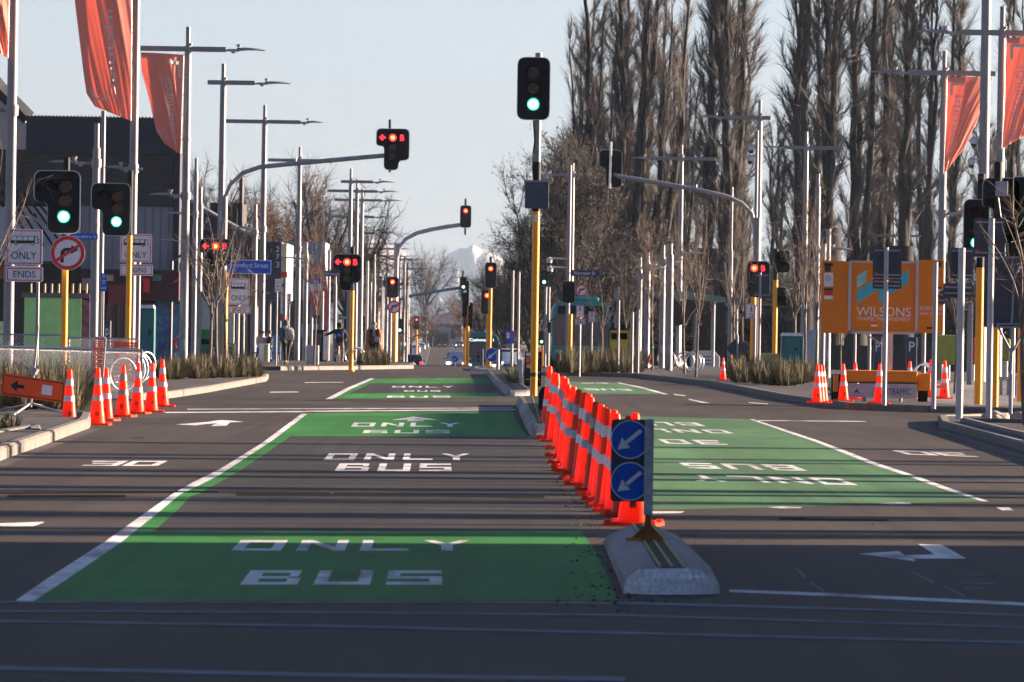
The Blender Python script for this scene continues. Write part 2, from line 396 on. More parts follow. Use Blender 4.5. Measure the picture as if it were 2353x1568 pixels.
# block letters
def seg(x0, y0, x1, y1): return [(x0, y0), (x1, y0), (x1, y1), (x0, y1)]
T = .23; H = .2
GL = {'O': [seg(0, 0, T, 1), seg(1-T, 0, 1, 1), seg(T, 0, 1-T, H), seg(T, 1-H, 1-T, 1)],
      '0': [seg(0, 0, T, 1), seg(1-T, 0, 1, 1), seg(T, 0, 1-T, H), seg(T, 1-H, 1-T, 1)],
      'N': [seg(0, 0, T, 1), seg(1-T, 0, 1, 1), [(T, .7), (1-T, 0.0), (1-T, .35), (T, 1)]],
      'L': [seg(0, 0, T, 1), seg(T, 0, 1, H)],
      'Y': [seg(.38, 0, .62, .5), [(.38, .5), (.62, .5), (1, 1), (.76, 1), (.5, .66), (.24, 1), (0, 1)]],
      'B': [seg(0, 0, T+.04, 1), seg(1-T, 0, 1, .46), seg(1-T, .54, .95, 1), seg(T+.04, 0, 1-T, H*.9), seg(T+.04, .42, 1-T, .58), seg(T+.04, 1-H*.9, 1-T, 1)],
      'U': [seg(0, 0, T, 1), seg(1-T, 0, 1, 1), seg(T, 0, 1-T, H)],
      'S': [seg(0, 0, 1, H), seg(1-T, H, 1, .42), seg(0, .42, 1, .58), seg(0, .58, T, 1-H), seg(0, 1-H, 1, 1)],
      '3': [seg(1-T, 0, 1, 1), seg(0, 0, 1-T, H), seg(.15, .42, 1-T, .58), seg(0, 1-H, 1-T, 1)]}
SD = Vector((-.011, 1, 0)).normalized()
def road_text(s, x0, x1, ybase, ytop, gap=.3, flip=False, mt=None, slope=0.):
    a = G(x0, ybase); b = G(x1, ybase+slope); far = G((x0+x1)/2, ytop+slope/2)
    n = len(s); w = 1/(n+gap*(n-1)); mb = MB(); ux = b-a; ln = (far-(a+b)/2).dot(SD)
    for i, ch in enumerate(s):
        for P in GL[ch]:
            vs = []
            for u, v in P:
                uu = (i*(1+gap)+u)*w; vv = v
                if flip: uu, vv = 1-uu, 1-vv
                q = a+ux*uu+SD*(ln*vv); vs.append((q.x, q.y, q.z+.0034))
            mb.add(vs, [tuple(range(len(vs)))])
    return tag(mb.build('road_lettering', mt or WHITE, fixn=False), kind='structure')
road_text('ONLY', 531, 1083, 1266.5, 1242.5)
road_text('BUS', 551, 1016, 1345, 1312, .28)
road_text('ONLY', 743, 1083, 1058, 1043); road_text('BUS', 768, 1038, 1083.5, 1066, .28)
road_text('ONLY', 806, 1060, 981, 972); road_text('BUS', 832, 1034, 996.5, 989, .28)
road_text('ONLY', 900, 1045, 891, 887.5); road_text('BUS', 928, 1012, 900.5, 897.5); road_text('BUS', 888, 1035, 914, 910)
road_text('30', 185, 362, 1071.5, 1059.5, .12)
road_text('BUS', 1583, 1856, 1077, 1064, .28, True, slope=6); road_text('ONLY', 1598, 1972, 1106, 1091, .3, True, slope=10)
road_text('30', 1531, 1674, 1020, 1010, .3, True, slope=3); road_text('ONLY', 1420, 1686, 992, 984, .3, True, slope=5)
road_text('BUS', 1430, 1622, 977, 969, .28, True, slope=3)
road_text('30', 2084, 2250, 1045, 1036, .12, True, slope=6)
road_text('BUS', 1340, 1400, 882.5, 880, .3, True); road_text('BUS', 1350, 1455, 897, 893.5, .3, True, slope=1)
# dark tar joints and patches on the road
TAR = mat('tar', (.012, .012, .013), .95, vary=.2, spec=.03)
flat('tar_seam', [line(1141, 5, 20, 288, 1141), line(1134, 3, 0, 500, 1131), line(1137, 7, 545, 1000, 1139), line(1139, 6, 1000, 1250, 1143), [(240, 987), (255, 970), (470, 966), (440, 974), (300, 985)][:0] or line(1006.8, 1.2, 300, 330, 1007),
     line(1193, 4, 1790, 1850, 1193), line(1194, 3, 1850, 2040, 1197)], TAR, .0045)

# median islands
def median(name, L, R, h=.19, slope=.22, nose=None):
    "kerbed island: L and R are matching rows of points of its foot, near end first"
    l = [G(*p) for p in L]; r = [G(*p) for p in R]; n = len(l); mb = MB(); rows = []
    for i, (a, b) in enumerate(zip(l, r)):
        w = (b-a).length; s = min(slope, w*.34)/w
        rows.append([a, a.lerp(b, .02)+_z*h*.45, a.lerp(b, s)+_z*h, b.lerp(a, s)+_z*h, b.lerp(a, .02)+_z*h*.45, b])
    vs = [tuple(q) for R_ in rows for q in R_]
    fs = [(i*6+k, i*6+k+1, i*6+k+7, i*6+k+6) for i in range(n-1) for k in range(5)]
    mi = [0]*len(fs); mb.add(vs, fs)
    mb.add([tuple(q) for q in rows[-1]], [(0, 1, 2, 3, 4, 5)])
    nf = len(mb.f)
    a, b = l[0], r[0]; w = (b-a).length; fr = -SD
    k1 = [tuple(q) for q in rows[0]]
    k0 = [tuple(a.lerp(b, t)+fr*.34*w*(1-abs(2*t-1)**2.5)+_z*.0) for t in (0, .12, .3, .7, .88, 1)]
    km = [tuple(a.lerp(b, .04+.92*t)+fr*.27*w*(1-abs(2*t-1)**2.2)+_z*h*.62) for t in (0, .12, .3, .7, .88, 1)]
    kt = [tuple(a.lerp(b, .15+.7*t)+fr*.08*w+_z*h*.98) for t in (0, .12, .3, .7, .88, 1)]
    nb = len(mb.v); mb.add(k1+kt+km+k0, [(j*6+k, j*6+k+1, j*6+k+7, j*6+k+6) for j in range(3) for k in range(5)]+[(0, 6, 12, 18), (5, 11, 17, 23)])
    mb.m[nf:] = [1]*(len(mb.f)-nf)
    o = mb.build(name, [ISLE, ISLEW if nose else ISLE], bevel=.045 if nose else .02); tag(o, kind='structure')
    # paved top with yellow edge lines
    tb = MB(); yb = MB()
    if nose: rows = [rows[0], rows[-1]]; n = 2
    for i in range(n-1):
        q = [rows[i][2].lerp(rows[i][3], .12), rows[i][2].lerp(rows[i][3], .88), rows[i+1][2].lerp(rows[i+1][3], .88), rows[i+1][2].lerp(rows[i+1][3], .12)]
        tb.add([tuple(p+_z*.006) for p in q], [(0, 1, 2, 3)])
        for t in (.0, .5, 1.):
            c0 = q[0].lerp(q[1], t); c1 = q[3].lerp(q[2], t); d = (q[1]-q[0]).normalized()*.011
            yb.add([tuple(p+_z*.011) for p in (c0-d, c0+d, c1+d, c1-d)], [(0, 1, 2, 3)])
    tag(tb.build(name+'_top', ASPH2), kind='structure')
    tag(yb.build(name+'_line', mat('yellow_line_paint', (.34, .27, .03), .7, vary=.3, scale=12)), kind='structure')
median('traffic_island', [(1432, 1364), (1420, 1330), (1402, 1288), (1388, 1254)], [(1655, 1364), (1636, 1328), (1598, 1288), (1562, 1254)], h=.155, nose=True)
median('traffic_island', [(1219, 1004), (1206, 980), (1193, 950), (1186, 932)], [(1262, 1004), (1264, 980), (1262, 950), (1259, 932)], h=.2, slope=.13, nose=False)
median('traffic_island', [(1163, 910), (1145, 893), (1128, 875), (1117, 860)], [(1228, 910), (1205, 893), (1182, 875), (1158, 860)], h=.15, slope=.16, nose=False)
median('traffic_island', [(1082, 853), (1080, 848)], [(1150, 854), (1146, 849)], h=.12, slope=.2, nose=False)

def crumbs(label, px, n, seed, smax):
    "loose stones and tar crumbs scattered on the road inside a polygon band on the photo grid"
    rnd = random.Random(seed); mb = MB()
    for _ in range(n):
        i = rnd.randrange(len(px)-1); t = rnd.random(); x = px[i][0]*(1-t)+px[i+1][0]*t+rnd.gauss(0, 1)*px[i][2]; y = px[i][1]*(1-t)+px[i+1][1]*t+rnd.gauss(0, 1)*px[i][2]*.25
        g = G(x, y); s = rnd.uniform(.3, 1)**2*smax; P = [g+Vector((rnd.uniform(-s, s), rnd.uniform(-s, s), .006)) for _ in range(4)]; P.append(g+Vector((0, 0, s*.9)))
        mb.add([tuple(p) for p in P], [(0, 1, 4), (1, 2, 4), (2, 3, 4), (3, 0, 4)])
    tag(mb.build('gravel', mat('tar_crumbs', (.035, .032, .034), .9, vary=.5, scale=30), fixn=False), label, 'gravel', kind='stuff')
crumbs('dark crumbs of broken asphalt along the left side of the cone row and near island', [(1240, 1020, 12), (1300, 1110, 22), (1350, 1200, 30), (1395, 1290, 45), (1420, 1375, 60), (1425, 1380, 30)], 700, 3, .022)
crumbs('scattered small stones on the open road', [(150, 1100, 250), (900, 1180, 350), (1800, 1120, 300), (2200, 1100, 200), (900, 1300, 300)], 220, 5, .016)
# ================================================================ lamp posts
def luminaire(root, tip, z, side, y=0., ln=1.0):
    "flat tapering lantern whose free end is at x = tip; side = +1 points right"
    mb = MB(); n = 7; vs = []
    for i in range(n+1):
        t = i/n; x = tip-side*ln*(1-t)
        hw = .15*math.sin(math.pi*min(1, .18+.62*t))+.01 if t < 1 else .02
        up = .075*(1-t)**.8+.012; cz = z+.05*math.sin(t*2.2)-.02*t
        vs += [(x, y-hw, cz), (x, y-hw*.5, cz+up), (x, y+hw*.5, cz+up), (x, y+hw, cz), (x, y, cz-.03)]
    fs = [(i*5+k, i*5+(k+1) % 5, i*5+5+(k+1) % 5, i*5+5+k) for i in range(n) for k in range(5)]
    fs += [(0, 1, 2, 3, 4), tuple(n*5+k for k in (4, 3, 2, 1, 0))]
    mb.add(vs, fs); o = mb.build('lantern', DPOLE, root, smooth='auto')
    s = MB(); xs = tip-side*ln*.93; s.tube([(xs, y, z+.07), (xs, y, z+.12)], .03, 8); s.tube([(xs, y, z+.12), (xs, y, z+.2)], [.065, .085], 10)
    s.build('light_sensor', DPOLE, o)
    b = MB(); xr = tip-side*(ln+.62); b.tube([(xr, y, z), (xr+side*.4, y, z)], .035, 8); b.box((tip-side*(ln+.1), y, z), (.34, .1, .09)); b.box((tip-side*(ln+.12), y, z-.075), (.12, .03, .06))
    b.build('bracket', DPOLE, root)
def lamp_post(label, x, ya, ytop, xl, xr, tip, side, H=10.7, Y=None, ped=None, grp='lamp posts with a crossbar'):
    Y = Y or YH(x, ya, H); p = W(x, ya, Y); b0 = Vector((p.x, Y, zg(Y)))
    s = Y/FPX; r = thing('street_lamp', label, 'street lamp', b0, group=grp)
    h = p.z-b0.z; top = W(x, ytop, Y).z-b0.z
    mb = MB(); mb.tube([(0, 0, -.02), (0, 0, h*.45), (0, 0, h*.75), (0, 0, h+.1)], [.145, .135, .12, .11], 14); mb.tube([(0, 0, .0), (0, 0, .05)], .22, 14)
    for zz in (h*.42, h*.72, 1.6): mb.tube([(0, 0, zz), (0, 0, zz+.05)], .15, 14)
    mb.build('pole', POLE, r, smooth='auto')
    mb = MB(); mb.tube([(0, 0, h), (0, 0, top)], .075, 10); mb.tube([(.09, 0, h+.1), (.09, 0, h+.2)], .05, 8); mb.build('mast_tip', POLE, r, smooth='auto')
    mb = MB(); mb.box((.0, -.143, .95), (.11, .012, .34)); mb.build('access_hatch', DPOLE, r, bevel=.004)
    X = lambda q: W(q, ya, Y).x-b0.x
    mb = MB(); mb.box(((X(xl)+X(xr))/2, 0, h), (X(xr)-X(xl), .13, .17)); mb.build('crossbar', POLE, r, bevel=.012)
    luminaire(r, X(tip), h-.02, side, 0, min(1.05, abs(X(tip)-X(xr if side > 0 else xl))*.72))
    if ped:
        tx, ty = ped; q = W(tx, ty, Y); zz = q.z-b0.z; sd_ = 1 if tx > x else -1
        luminaire(r, q.x-b0.x, zz, sd_, 0, .62*min(1.3, abs(q.x-b0.x)))
        mb = MB(); mb.tube([(0, 0, zz-.12), (0, 0, zz+.12)], .17, 12); mb.tube([(0, 0, zz), ((q.x-b0.x)*.4, 0, zz)], .045, 8); mb.build('collar', POLE, r, smooth='auto')
    return r, Y
LL = [('lamp post whose left crossbar half carries the christchurch banner, left of the street', 432, 113, 62, 323, 520, 608, (342, 449)),
      ('crossbar lamp post standing just behind the base of the long left signal arm', 513, 190, 147, 477, 586, 667, None),
      ('crossbar lamp post rising behind the right end of the large blue street sign', 608, 280, 242, 518, 691, 742, (527, 525)),
      ('crossbar lamp post crossed halfway by the long left signal arm', 689, 369, 338, 616, 755, 790, (635, 571)),
      ('nearest and highest crossbar lamp post of the distant cluster left of the street', 806.3, 417.7, 388, 783.4, 858, 906, None),
      ('distant left crossbar lamp post, second highest crossbar of the stacked cluster', 820.4, 439.7, 412, 752.3, 867.7, 914.4, None),
      ('distant left crossbar lamp post, third highest crossbar of the stacked cluster', 832.5, 460.4, 434, 768, 877.8, 922, None),
      ('distant left crossbar lamp post, fourth highest crossbar of the stacked cluster', 818, 498.5, 480, 757.8, 860.7, 902.5, None),
      ('distant left crossbar lamp post, lowest crossbar of the stacked cluster', 827, 535.9, 520, 798, 858, 896.6, None),
      ('far lamp post directly left of the second signal arm bend, crossbar above the rest there', 871.9, 571.8, 550.7, 838.4, 908, 945, None),
      ('far lamp post hidden partly by the second signal arm pole', 890.6, 588.6, 569, 843.9, 925, 956, None),
      ('far lamp post directly right of the second signal arm pole', 919.5, 596.3, 580, 877.7, 949, 977, None),
      ('far short looking lamp post at the lower left of the fan of crossbars', 841.7, 603, 585, 842.5, 880, 903, None),
      ('farthest left crossbar lamp post, standing alone nearest the road end', 940.4, 617.5, 600, 930, 969, 994, None)]
LY = {}
for (lb, x, ya, yt, xl, xr, tip, ped) in LL:
    r_, LY[x] = lamp_post(lb, x, ya, yt, xl, xr, tip, 1, ped=ped)
RL = [('right lamp post with the rightmost coral banner hanging from its crossbar', 2303, 76, 15, 2206, 2420, 2108, None),
      ('right lamp post carrying the mirrored Otautahi banner', 2170, 168, 118, 2087, 2288, 2000, (2250, 492)),
      ('crossbar lamp post at the foot of the right signal arm with two white dome cameras', 1746, 271, 230, 1665, 1771, 1605, None),
      ('crossbar lamp post in front of the poplars left of the orange board', 1853, 340, 303, 1800, 1938, 1757, None),
      ('crossbar lamp post crossed by the right signal arm', 1566, 365, 333, 1494, 1645, 1453, (1614, 583)),
      ('crossbar lamp post between the tall centre signal and the right signal arm', 1316, 402, 375, 1270, 1336, 1250, None),
      ('low crossbar lamp post directly above the orange trailer board', 2053, 542, 475, 2006, 2117, 1995, None),
      ('far crossbar lamp post right of the dark blue Worcester street nameplate', 1356, 583, 562, 1310, 1406, 1287, None),
      ('far crossbar lamp post directly behind the tall centre signal pole', 1261, 600, 592, 1260, 1327, 1232, None),
      ('far crossbar lamp post standing left of the tall centre signal pole', 1161, 615, 598, 1161.5, 1300, 1145, None),
      ('far crossbar lamp post with its lantern behind the Worcester street nameplate pole', 1437, 570, 546, 1395, 1455, 1361, None),
      ('farthest right crossbar lamp post before the brown hedge of trees', 1190, 640, 620, 1165, 1235, 1146, None)]
for (lb, x, ya, yt, xl, xr, tip, ped) in RL:
    r_, LY[x] = lamp_post(lb, x, ya, yt, xl, xr, tip, -1, ped=ped)

def column(label, x, ytop, ystep, Y, ped=None, rad=.13, cat='light pole', grp='slim grey light poles', cams=(), clamp=None, bx=None, name='light_pole'):
    p = W(x, ytop, Y); b0 = Vector((p.x, Y, zg(Y))); top = p.z-b0.z
    r = thing(name, label, cat, b0, group=grp)
    st = W(x, ystep, Y).z-b0.z if ystep else top
    mb = MB(); mb.tube([(0, 0, -.02), (0, 0, st*.5), (0, 0, st)], [rad, rad*.96, rad*.9], 14); mb.tube([(0, 0, 0), (0, 0, .04)], rad*1.6, 14)
    for zz in (st*.33, st*.66): mb.tube([(0, 0, zz), (0, 0, zz+.04)], rad*1.04, 14)
    mb.build('pole', POLE, r, smooth='auto')
    if rad > .1: mb = MB(); mb.box((.0, -rad*.99, .95), (.10, .012, .32)); mb.build('access_hatch', DPOLE, r, bevel=.004)
    if ystep:
        mb = MB(); mb.tube([(0, 0, st), (0, 0, top)], rad*.62, 12); mb.build('mast_tip', POLE, r, smooth='auto')
    if ped:
        q = W(ped[0], ped[1], Y); zz = q.z-b0.z; sx = q.x-b0.x
        luminaire(r, sx, zz, 1 if sx > 0 else -1, 0, min(.85, abs(sx)*.6))
        mb = MB(); mb.tube([(0, 0, zz-.13), (0, 0, zz+.13)], rad*1.2, 14); mb.tube([(0, 0, zz), (sx*.42, 0, zz)], .045, 8); mb.build('collar', POLE, r, smooth='auto')
    for cx_, cy_ in cams:
        q = W(cx_, cy_, Y); dx, zz = q.x-b0.x, q.z-b0.z
        mb = MB(); mb.tube([(0, 0, zz+.14), (dx, 0, zz+.16)], .035, 8); mb.tube([(dx, 0, zz+.2), (dx, 0, zz+.12), (dx, 0, zz-.04)], [.06, .13, .12], 14)
        c = mb.build('dome_camera', mat('camera_white', (.55, .55, .57), .4), r, smooth='auto')
        mb = MB(); mb.lathe([(.105, zz-.04), (.1, zz-.1), (.06, zz-.16), (.002, zz-.18)], (dx, 0, 0), 14); mb.build('dome', GLASS, c, smooth=True)
    if clamp:
        zz = W(x, clamp, Y).z-b0.z; mb = MB(); mb.tube([(0, 0, zz-.14), (0, 0, zz+.14)], rad*1.25, 14); mb.tube([(-1.1, 0, zz), (0, 0, zz)], .05, 8); mb.build('clamp', POLE, r, smooth='auto')
    return r
column('thick grey pole at the far left edge behind the ENDS sign, banner at its left', 32, -60, None, 182, clamp=254, rad=.14)
column('grey pole just right of the leftmost green signal, stepped top, lantern reaching left', 223, 284, 340, 214, ped=(113, 374))
column('slim pole touching the right side of the stepped pole under the Otautahi banner', 238, 255, None, 240, rad=.09)
column('tall grey pole running out of the top of the picture, holding the Otautahi banner', 314, -80, None, 206, ped=(240, 387), rad=.13)
column('thin pole with narrow tip right of the christchurch banner lamp post', 451, 364, 395, 268, ped=(384, 492), rad=.10)
column('short stepped pole behind the bare young trees left of the arrow signal', 461, 430, 469, 285, rad=.13)
column('stepped pole passing behind the left half of the blue Hereford sign', 587, 470, 503, 300, ped=(545, 535), rad=.13)
column('stepped pole with a small lantern left of the 273 building', 704, 557, 580, 345, ped=(643, 594), rad=.12)
for i, (x, yt, ys, Y, lb) in enumerate([
    (655, 640, None, 330, 'very thin pole directly right of the narrow tall street side signboard'),
    (757, 575, None, 390, 'slim pole left of the lit bus signal on its yellow post'),
    (771, 632, 655, 400, 'stepped pole directly behind the left side of the lit bus signal'),
    (845, 600, None, 430, 'slim pole above the head of the person in the orange coat'),
    (861, 585, 640, 440, 'stepped pole between the orange coat person and the round sign back'),
    (881, 640, None, 450, 'short slim pole under the round sign back'),
    (898, 655, 672, 455, 'stepped pole behind the left edge of the no right turn signal'),
    (852, 650, None, 470, 'thin pole in the left cluster, half hidden by the orange coat person'),
    (930, 590, None, 470, 'slim blue grey pole right of the no right turn signal'),
    (937, 605, None, 500, 'thin pole of the far left row nearest the roadway'),
    (868, 690, None, 480, 'short thin pole just right of the orange coat person'),
    (741, 670, None, 360, 'thin pole beside the red vertical banner sign')]):
    column(lb, x, yt, ys, Y, rad=.09 if ys is None else .11)
for (x, yt, ys, Y, lb, ped, cams, rad) in [
    (1471, 592, 620, 300, 'stepped pole above the right grass bed, lantern pointing right, leftmost of five', (1514, 637), (), .12),
    (1489, 580, 603, 285, 'second stepped pole of the five behind the right cycle hoops', (1527, 617), (), .13),
    (1524, 564, 592, 290, 'third stepped pole of the five behind the right cycle hoops', (1563, 605), (), .13),
    (1541, 560, 585, 270, 'fourth stepped pole, base right beside the single steel cycle hoop', None, (), .14),
    (1416, 661, None, 330, 'short pole beside the grey control cabinet left of the bare trees', None, (), .09),
    (1422, 690, None, 250, 'thin white post in front of the yellow poster', None, (), .045),
    (1453, 718, None, 250, 'slim white post right of the yellow poster', None, (), .06),
    (1467, 712, None, 245, 'leaning looking slim white post between poster and cycle hoops', None, (), .05),
    (1682, 430, 575, 300, 'pole in front of the poplars above the small dark sign back', None, (), .10),
    (1740, 300, None, 265, 'slim pole carrying two white dome cameras beside the right signal arm', None, ((1726, 343), (1724, 368)), .07),
    (1880, 400, 430, 262, 'stepped pole left of the orange trailer board, arm pointing right', (1960, 575), (), .12),
    (1904, 526, 600, 240, 'stepped pole behind the left edge of the orange trailer board', None, (), .14),
    (1893, 560, None, 235, 'thick pale pole under the left corner of the orange trailer board', None, (), .10),
    (2268, -80, None, 232, 'massive grey pole with two dome cameras running out of the top right', None, ((2238, 328), (2232, 376)), .18),
    (1179, 622, None, 420, 'thin pole right of the double red signal', None, (), .08),
    (1193, 625, None, 430, 'thin bright edged pole between the double red signal and the tall centre pole', None, (), .08),
    (1310, 380, None, 300, 'pole holding the Worcester street nameplate and two small cameras', None, ((1262, 602), (1264, 622)), .09),
    (1262, 660, None, 380, 'thin pole with two small white cameras above the small green signal', None, (), .07),
    (2330, 640, None, 170, 'thin pole at the right edge behind the large sign back', None, (), .06),
    (1998, 760, None, 225, 'pale post under the orange board, leftmost', None, (), .06),
    (2123, 760, None, 215, 'pale post under the right half of the orange board', None, (), .07),
    (1965, 760, None, 230, 'pale slim post behind the second cone of the right group', None, (), .05),
    (2230, 700, None, 215, 'pale post right of the white double sign post', None, (), .09)]:
    column(lb, x, yt, ys, Y, ped=ped, cams=cams, rad=rad)

# ================================================================ banners
def banner(label, L, R, Y, word, mirror=False, txt=(.3, .16, .82, .6), amp=.05, back=False):
    "L and R: picture points down the left and right edges; word runs upwards"
    r = W(*R[0], Y) if not mirror else W(*L[0], Y)
    root = thing('banner', label, 'banner', (r.x, Y, r.z), group='coral street banners')
    def edge(E, v):
        f = v*(len(E)-1); i = min(int(f), len(E)-2); t = f-i
        return (E[i][0]*(1-t)+E[i+1][0]*t, E[i][1]*(1-t)+E[i+1][1]*t)
    def P(u, v):
        a = edge(L, v); b = edge(R, v); q = W(a[0]*(1-u)+b[0]*u, a[1]*(1-u)+b[1]*u, Y)
        ph = (u*9-v*4) if not mirror else (u*9+v*4)
        w_ = math.sin(math.pi*u) if 1 else 1
        fold = amp*(math.sin(ph*1.9)+.6*math.sin(ph*3.7+1.3)+.35*math.sin(ph*6.1+v*3))*(.25+.75*w_)*(.3+v)
        big = -.28*math.sin(math.pi*u)*(1-v)+ (u-.5)*.2
        return Vector((q.x, Y+fold+big, q.z))-Vector((r.x, Y, r.z))
    n, m = 60, 80; mb = MB(); vs = [tuple(P(i/n, j/m)) for j in range(m+1) for i in range(n+1)]
    mb.add(vs, [(j*(n+1)+i, j*(n+1)+i+1, (j+1)*(n+1)+i+1, (j+1)*(n+1)+i) for j in range(m) for i in range(n)])
    c = mb.build('cloth', FLAGM, root, smooth=True, fixn=False)
    md = c.modifiers.new('so', 'SOLIDIFY'); md.thickness = .006; md.offset = 0
    tv, tf = text2d(word, 3); u0, v0, u1, v1 = txt; mb = MB(); off = Vector((0, -.022, 0))
    # letters read upwards: along = -v, height = u
    pts = []
    for a_, h_ in tv:
        u = (u1-(u1-u0)*h_) if not mirror else (u0+(u1-u0)*h_)
        u = u0+(u1-u0)*(1-h_) if not mirror else u0+(u1-u0)*h_
        v = v1-(v1-v0)*a_; pts.append(tuple(P(u, v)+off))
    mb.add(pts, tf); mb.build('lettering', FLAGW, root, smooth=True, fixn=False)
    mb = MB()
    for (a, b, c_, d) in ([(.62, .06, .93, .09), (.87, .09, .93, .2), (.1, .76, .17, .88), (.17, .86, .42, .885)] if not mirror else [(.07, .06, .38, .09), (.07, .09, .13, .2)]):
        k = 8
        g = [tuple(P(a+(c_-a)*i/k, b+(d-b)*j/k)+off) for j in range(k+1) for i in range(k+1)]
        mb.add(g, [(j*(k+1)+i, j*(k+1)+i+1, (j+1)*(k+1)+i+1, (j+1)*(k+1)+i) for j in range(k) for i in range(k)])
    mb.build('corner_mark', FLAGW, root, smooth=True, fixn=False)
    # thin wire with clips along the pole
    mb = MB(); E = R if not mirror else L; s_ = 1 if not mirror else -1
    a = W(E[0][0]+s_*1, E[0][1], Y)-Vector((r.x, Y, r.z)); b = W(E[-1][0]+s_*1, E[-1][1], Y)-Vector((r.x, Y, r.z))
    mb.tube([a, b], .012, 6)
    for k in range(6): q = a.lerp(b, k/5); mb.tube([q, q+Vector((.1*s_, 0, 0))], .012, 6)
    mb.build('halyard', CHROME, root)
    return root
banner('large coral banner reading Otautahi upwards, cut by the top edge on the left',
       [(165, -60), (172, 0), (183, 90), (192, 165), (199, 215), (218, 245)], [(302, -60), (302, 0), (302, 70), (302, 140), (301, 210), (300, 278)], 205.5, '\u014ctautahi', txt=(.44, .26, .66, .86), amp=.035)
banner('coral banner reading christchurch under the left lamp crossbar',
       [(324, 121), (326, 165), (340, 215), (350, 260), (360, 303), (378, 330)], [(421, 126), (421, 180), (420, 225), (419, 270), (417, 315), (414, 356)], LY[432]-.2, 'christchurch', txt=(.46, .22, .72, .93), amp=.03)
banner('sliver of a coral banner at the upper left corner behind the edge pole',
       [(-70, -40), (-66, 0), (-60, 40), (-50, 80), (-30, 100)], [(21, -40), (21, 0), (20, 40), (19, 90), (17, 134)], 181.5, '\u014ctautahi', txt=(.3, .1, .5, .8))
banner('coral banner with mirrored Otautahi lettering seen from behind on the right',
       [(2177, 178), (2176, 230), (2174, 285), (2172, 340), (2169, 400)], [(2282, 178), (2262, 232), (2243, 282), (2218, 338), (2188, 376)], LY[2170]-.2, '\u014ctautahi', True, (.2, .2, .5, .92), amp=.02)
banner('rightmost coral banner with mirrored christchurch lettering, cut by the right edge',
       [(2313, 88), (2312, 150), (2310, 210), (2307, 270), (2303, 342)], [(2430, 88), (2420, 140), (2405, 200), (2385, 250), (2366, 305)], LY[2303]-.2, 'christchurch', True, (.22, .28, .5, .98), amp=.02)

# ================================================================ traffic signals
def S1(h=1.43): return [(0, 0), (1, 0), (1, 1), (0, 1)]
SHAPES = {'single': [(0, 0), (1, 0), (1, 1), (0, 1)],
          'L': [(0, 0), (1, 0), (1, 1), (.3, 1), (.3, .5), (0, .5)],
          'T': [(0, 0), (1, 0), (1, .76), (.68, .76), (.68, 1), (.24, 1), (.24, .42), (0, .42)],
          'J': [(0, 0), (1, 0), (1, .45), (.7, .45), (.7, 1), (0, 1)],
          'wide': [(0, 0), (1, 0), (1, 1), (0, 1)]}
LAMPS = {'single': lambda on: [(.5, .25, 'R' if on == 'R' else 'r'), (.5, .5, 'a'), (.5, .75, 'G' if on == 'G' else 'g')],
         'L': lambda on: [(.66, .26, 'r'), (.66, .49, 'a'), (.65, .73, 'G' if on == 'G' else 'g'), (.33, .26, 'k')],
         'T': lambda on: [(.2, .22, '<'), (.5, .22, 'R'), (.78, .22, 'B'), (.5, .45, 'a'), (.78, .45, 'k'), (.5, .66, 'g'), (.76, .66, 'k'), (.47, .86, 'k')],
         'J': lambda on: [(.4, .25, 'r'), (.4, .5, 'a'), (.4, .75, 'g'), (.78, .22, 'k')],
         'wide': lambda on: [(.33, .2, 'R'), (.7, .2, 'B'), (.33, .5, 'k'), (.33, .78, 'k')]}
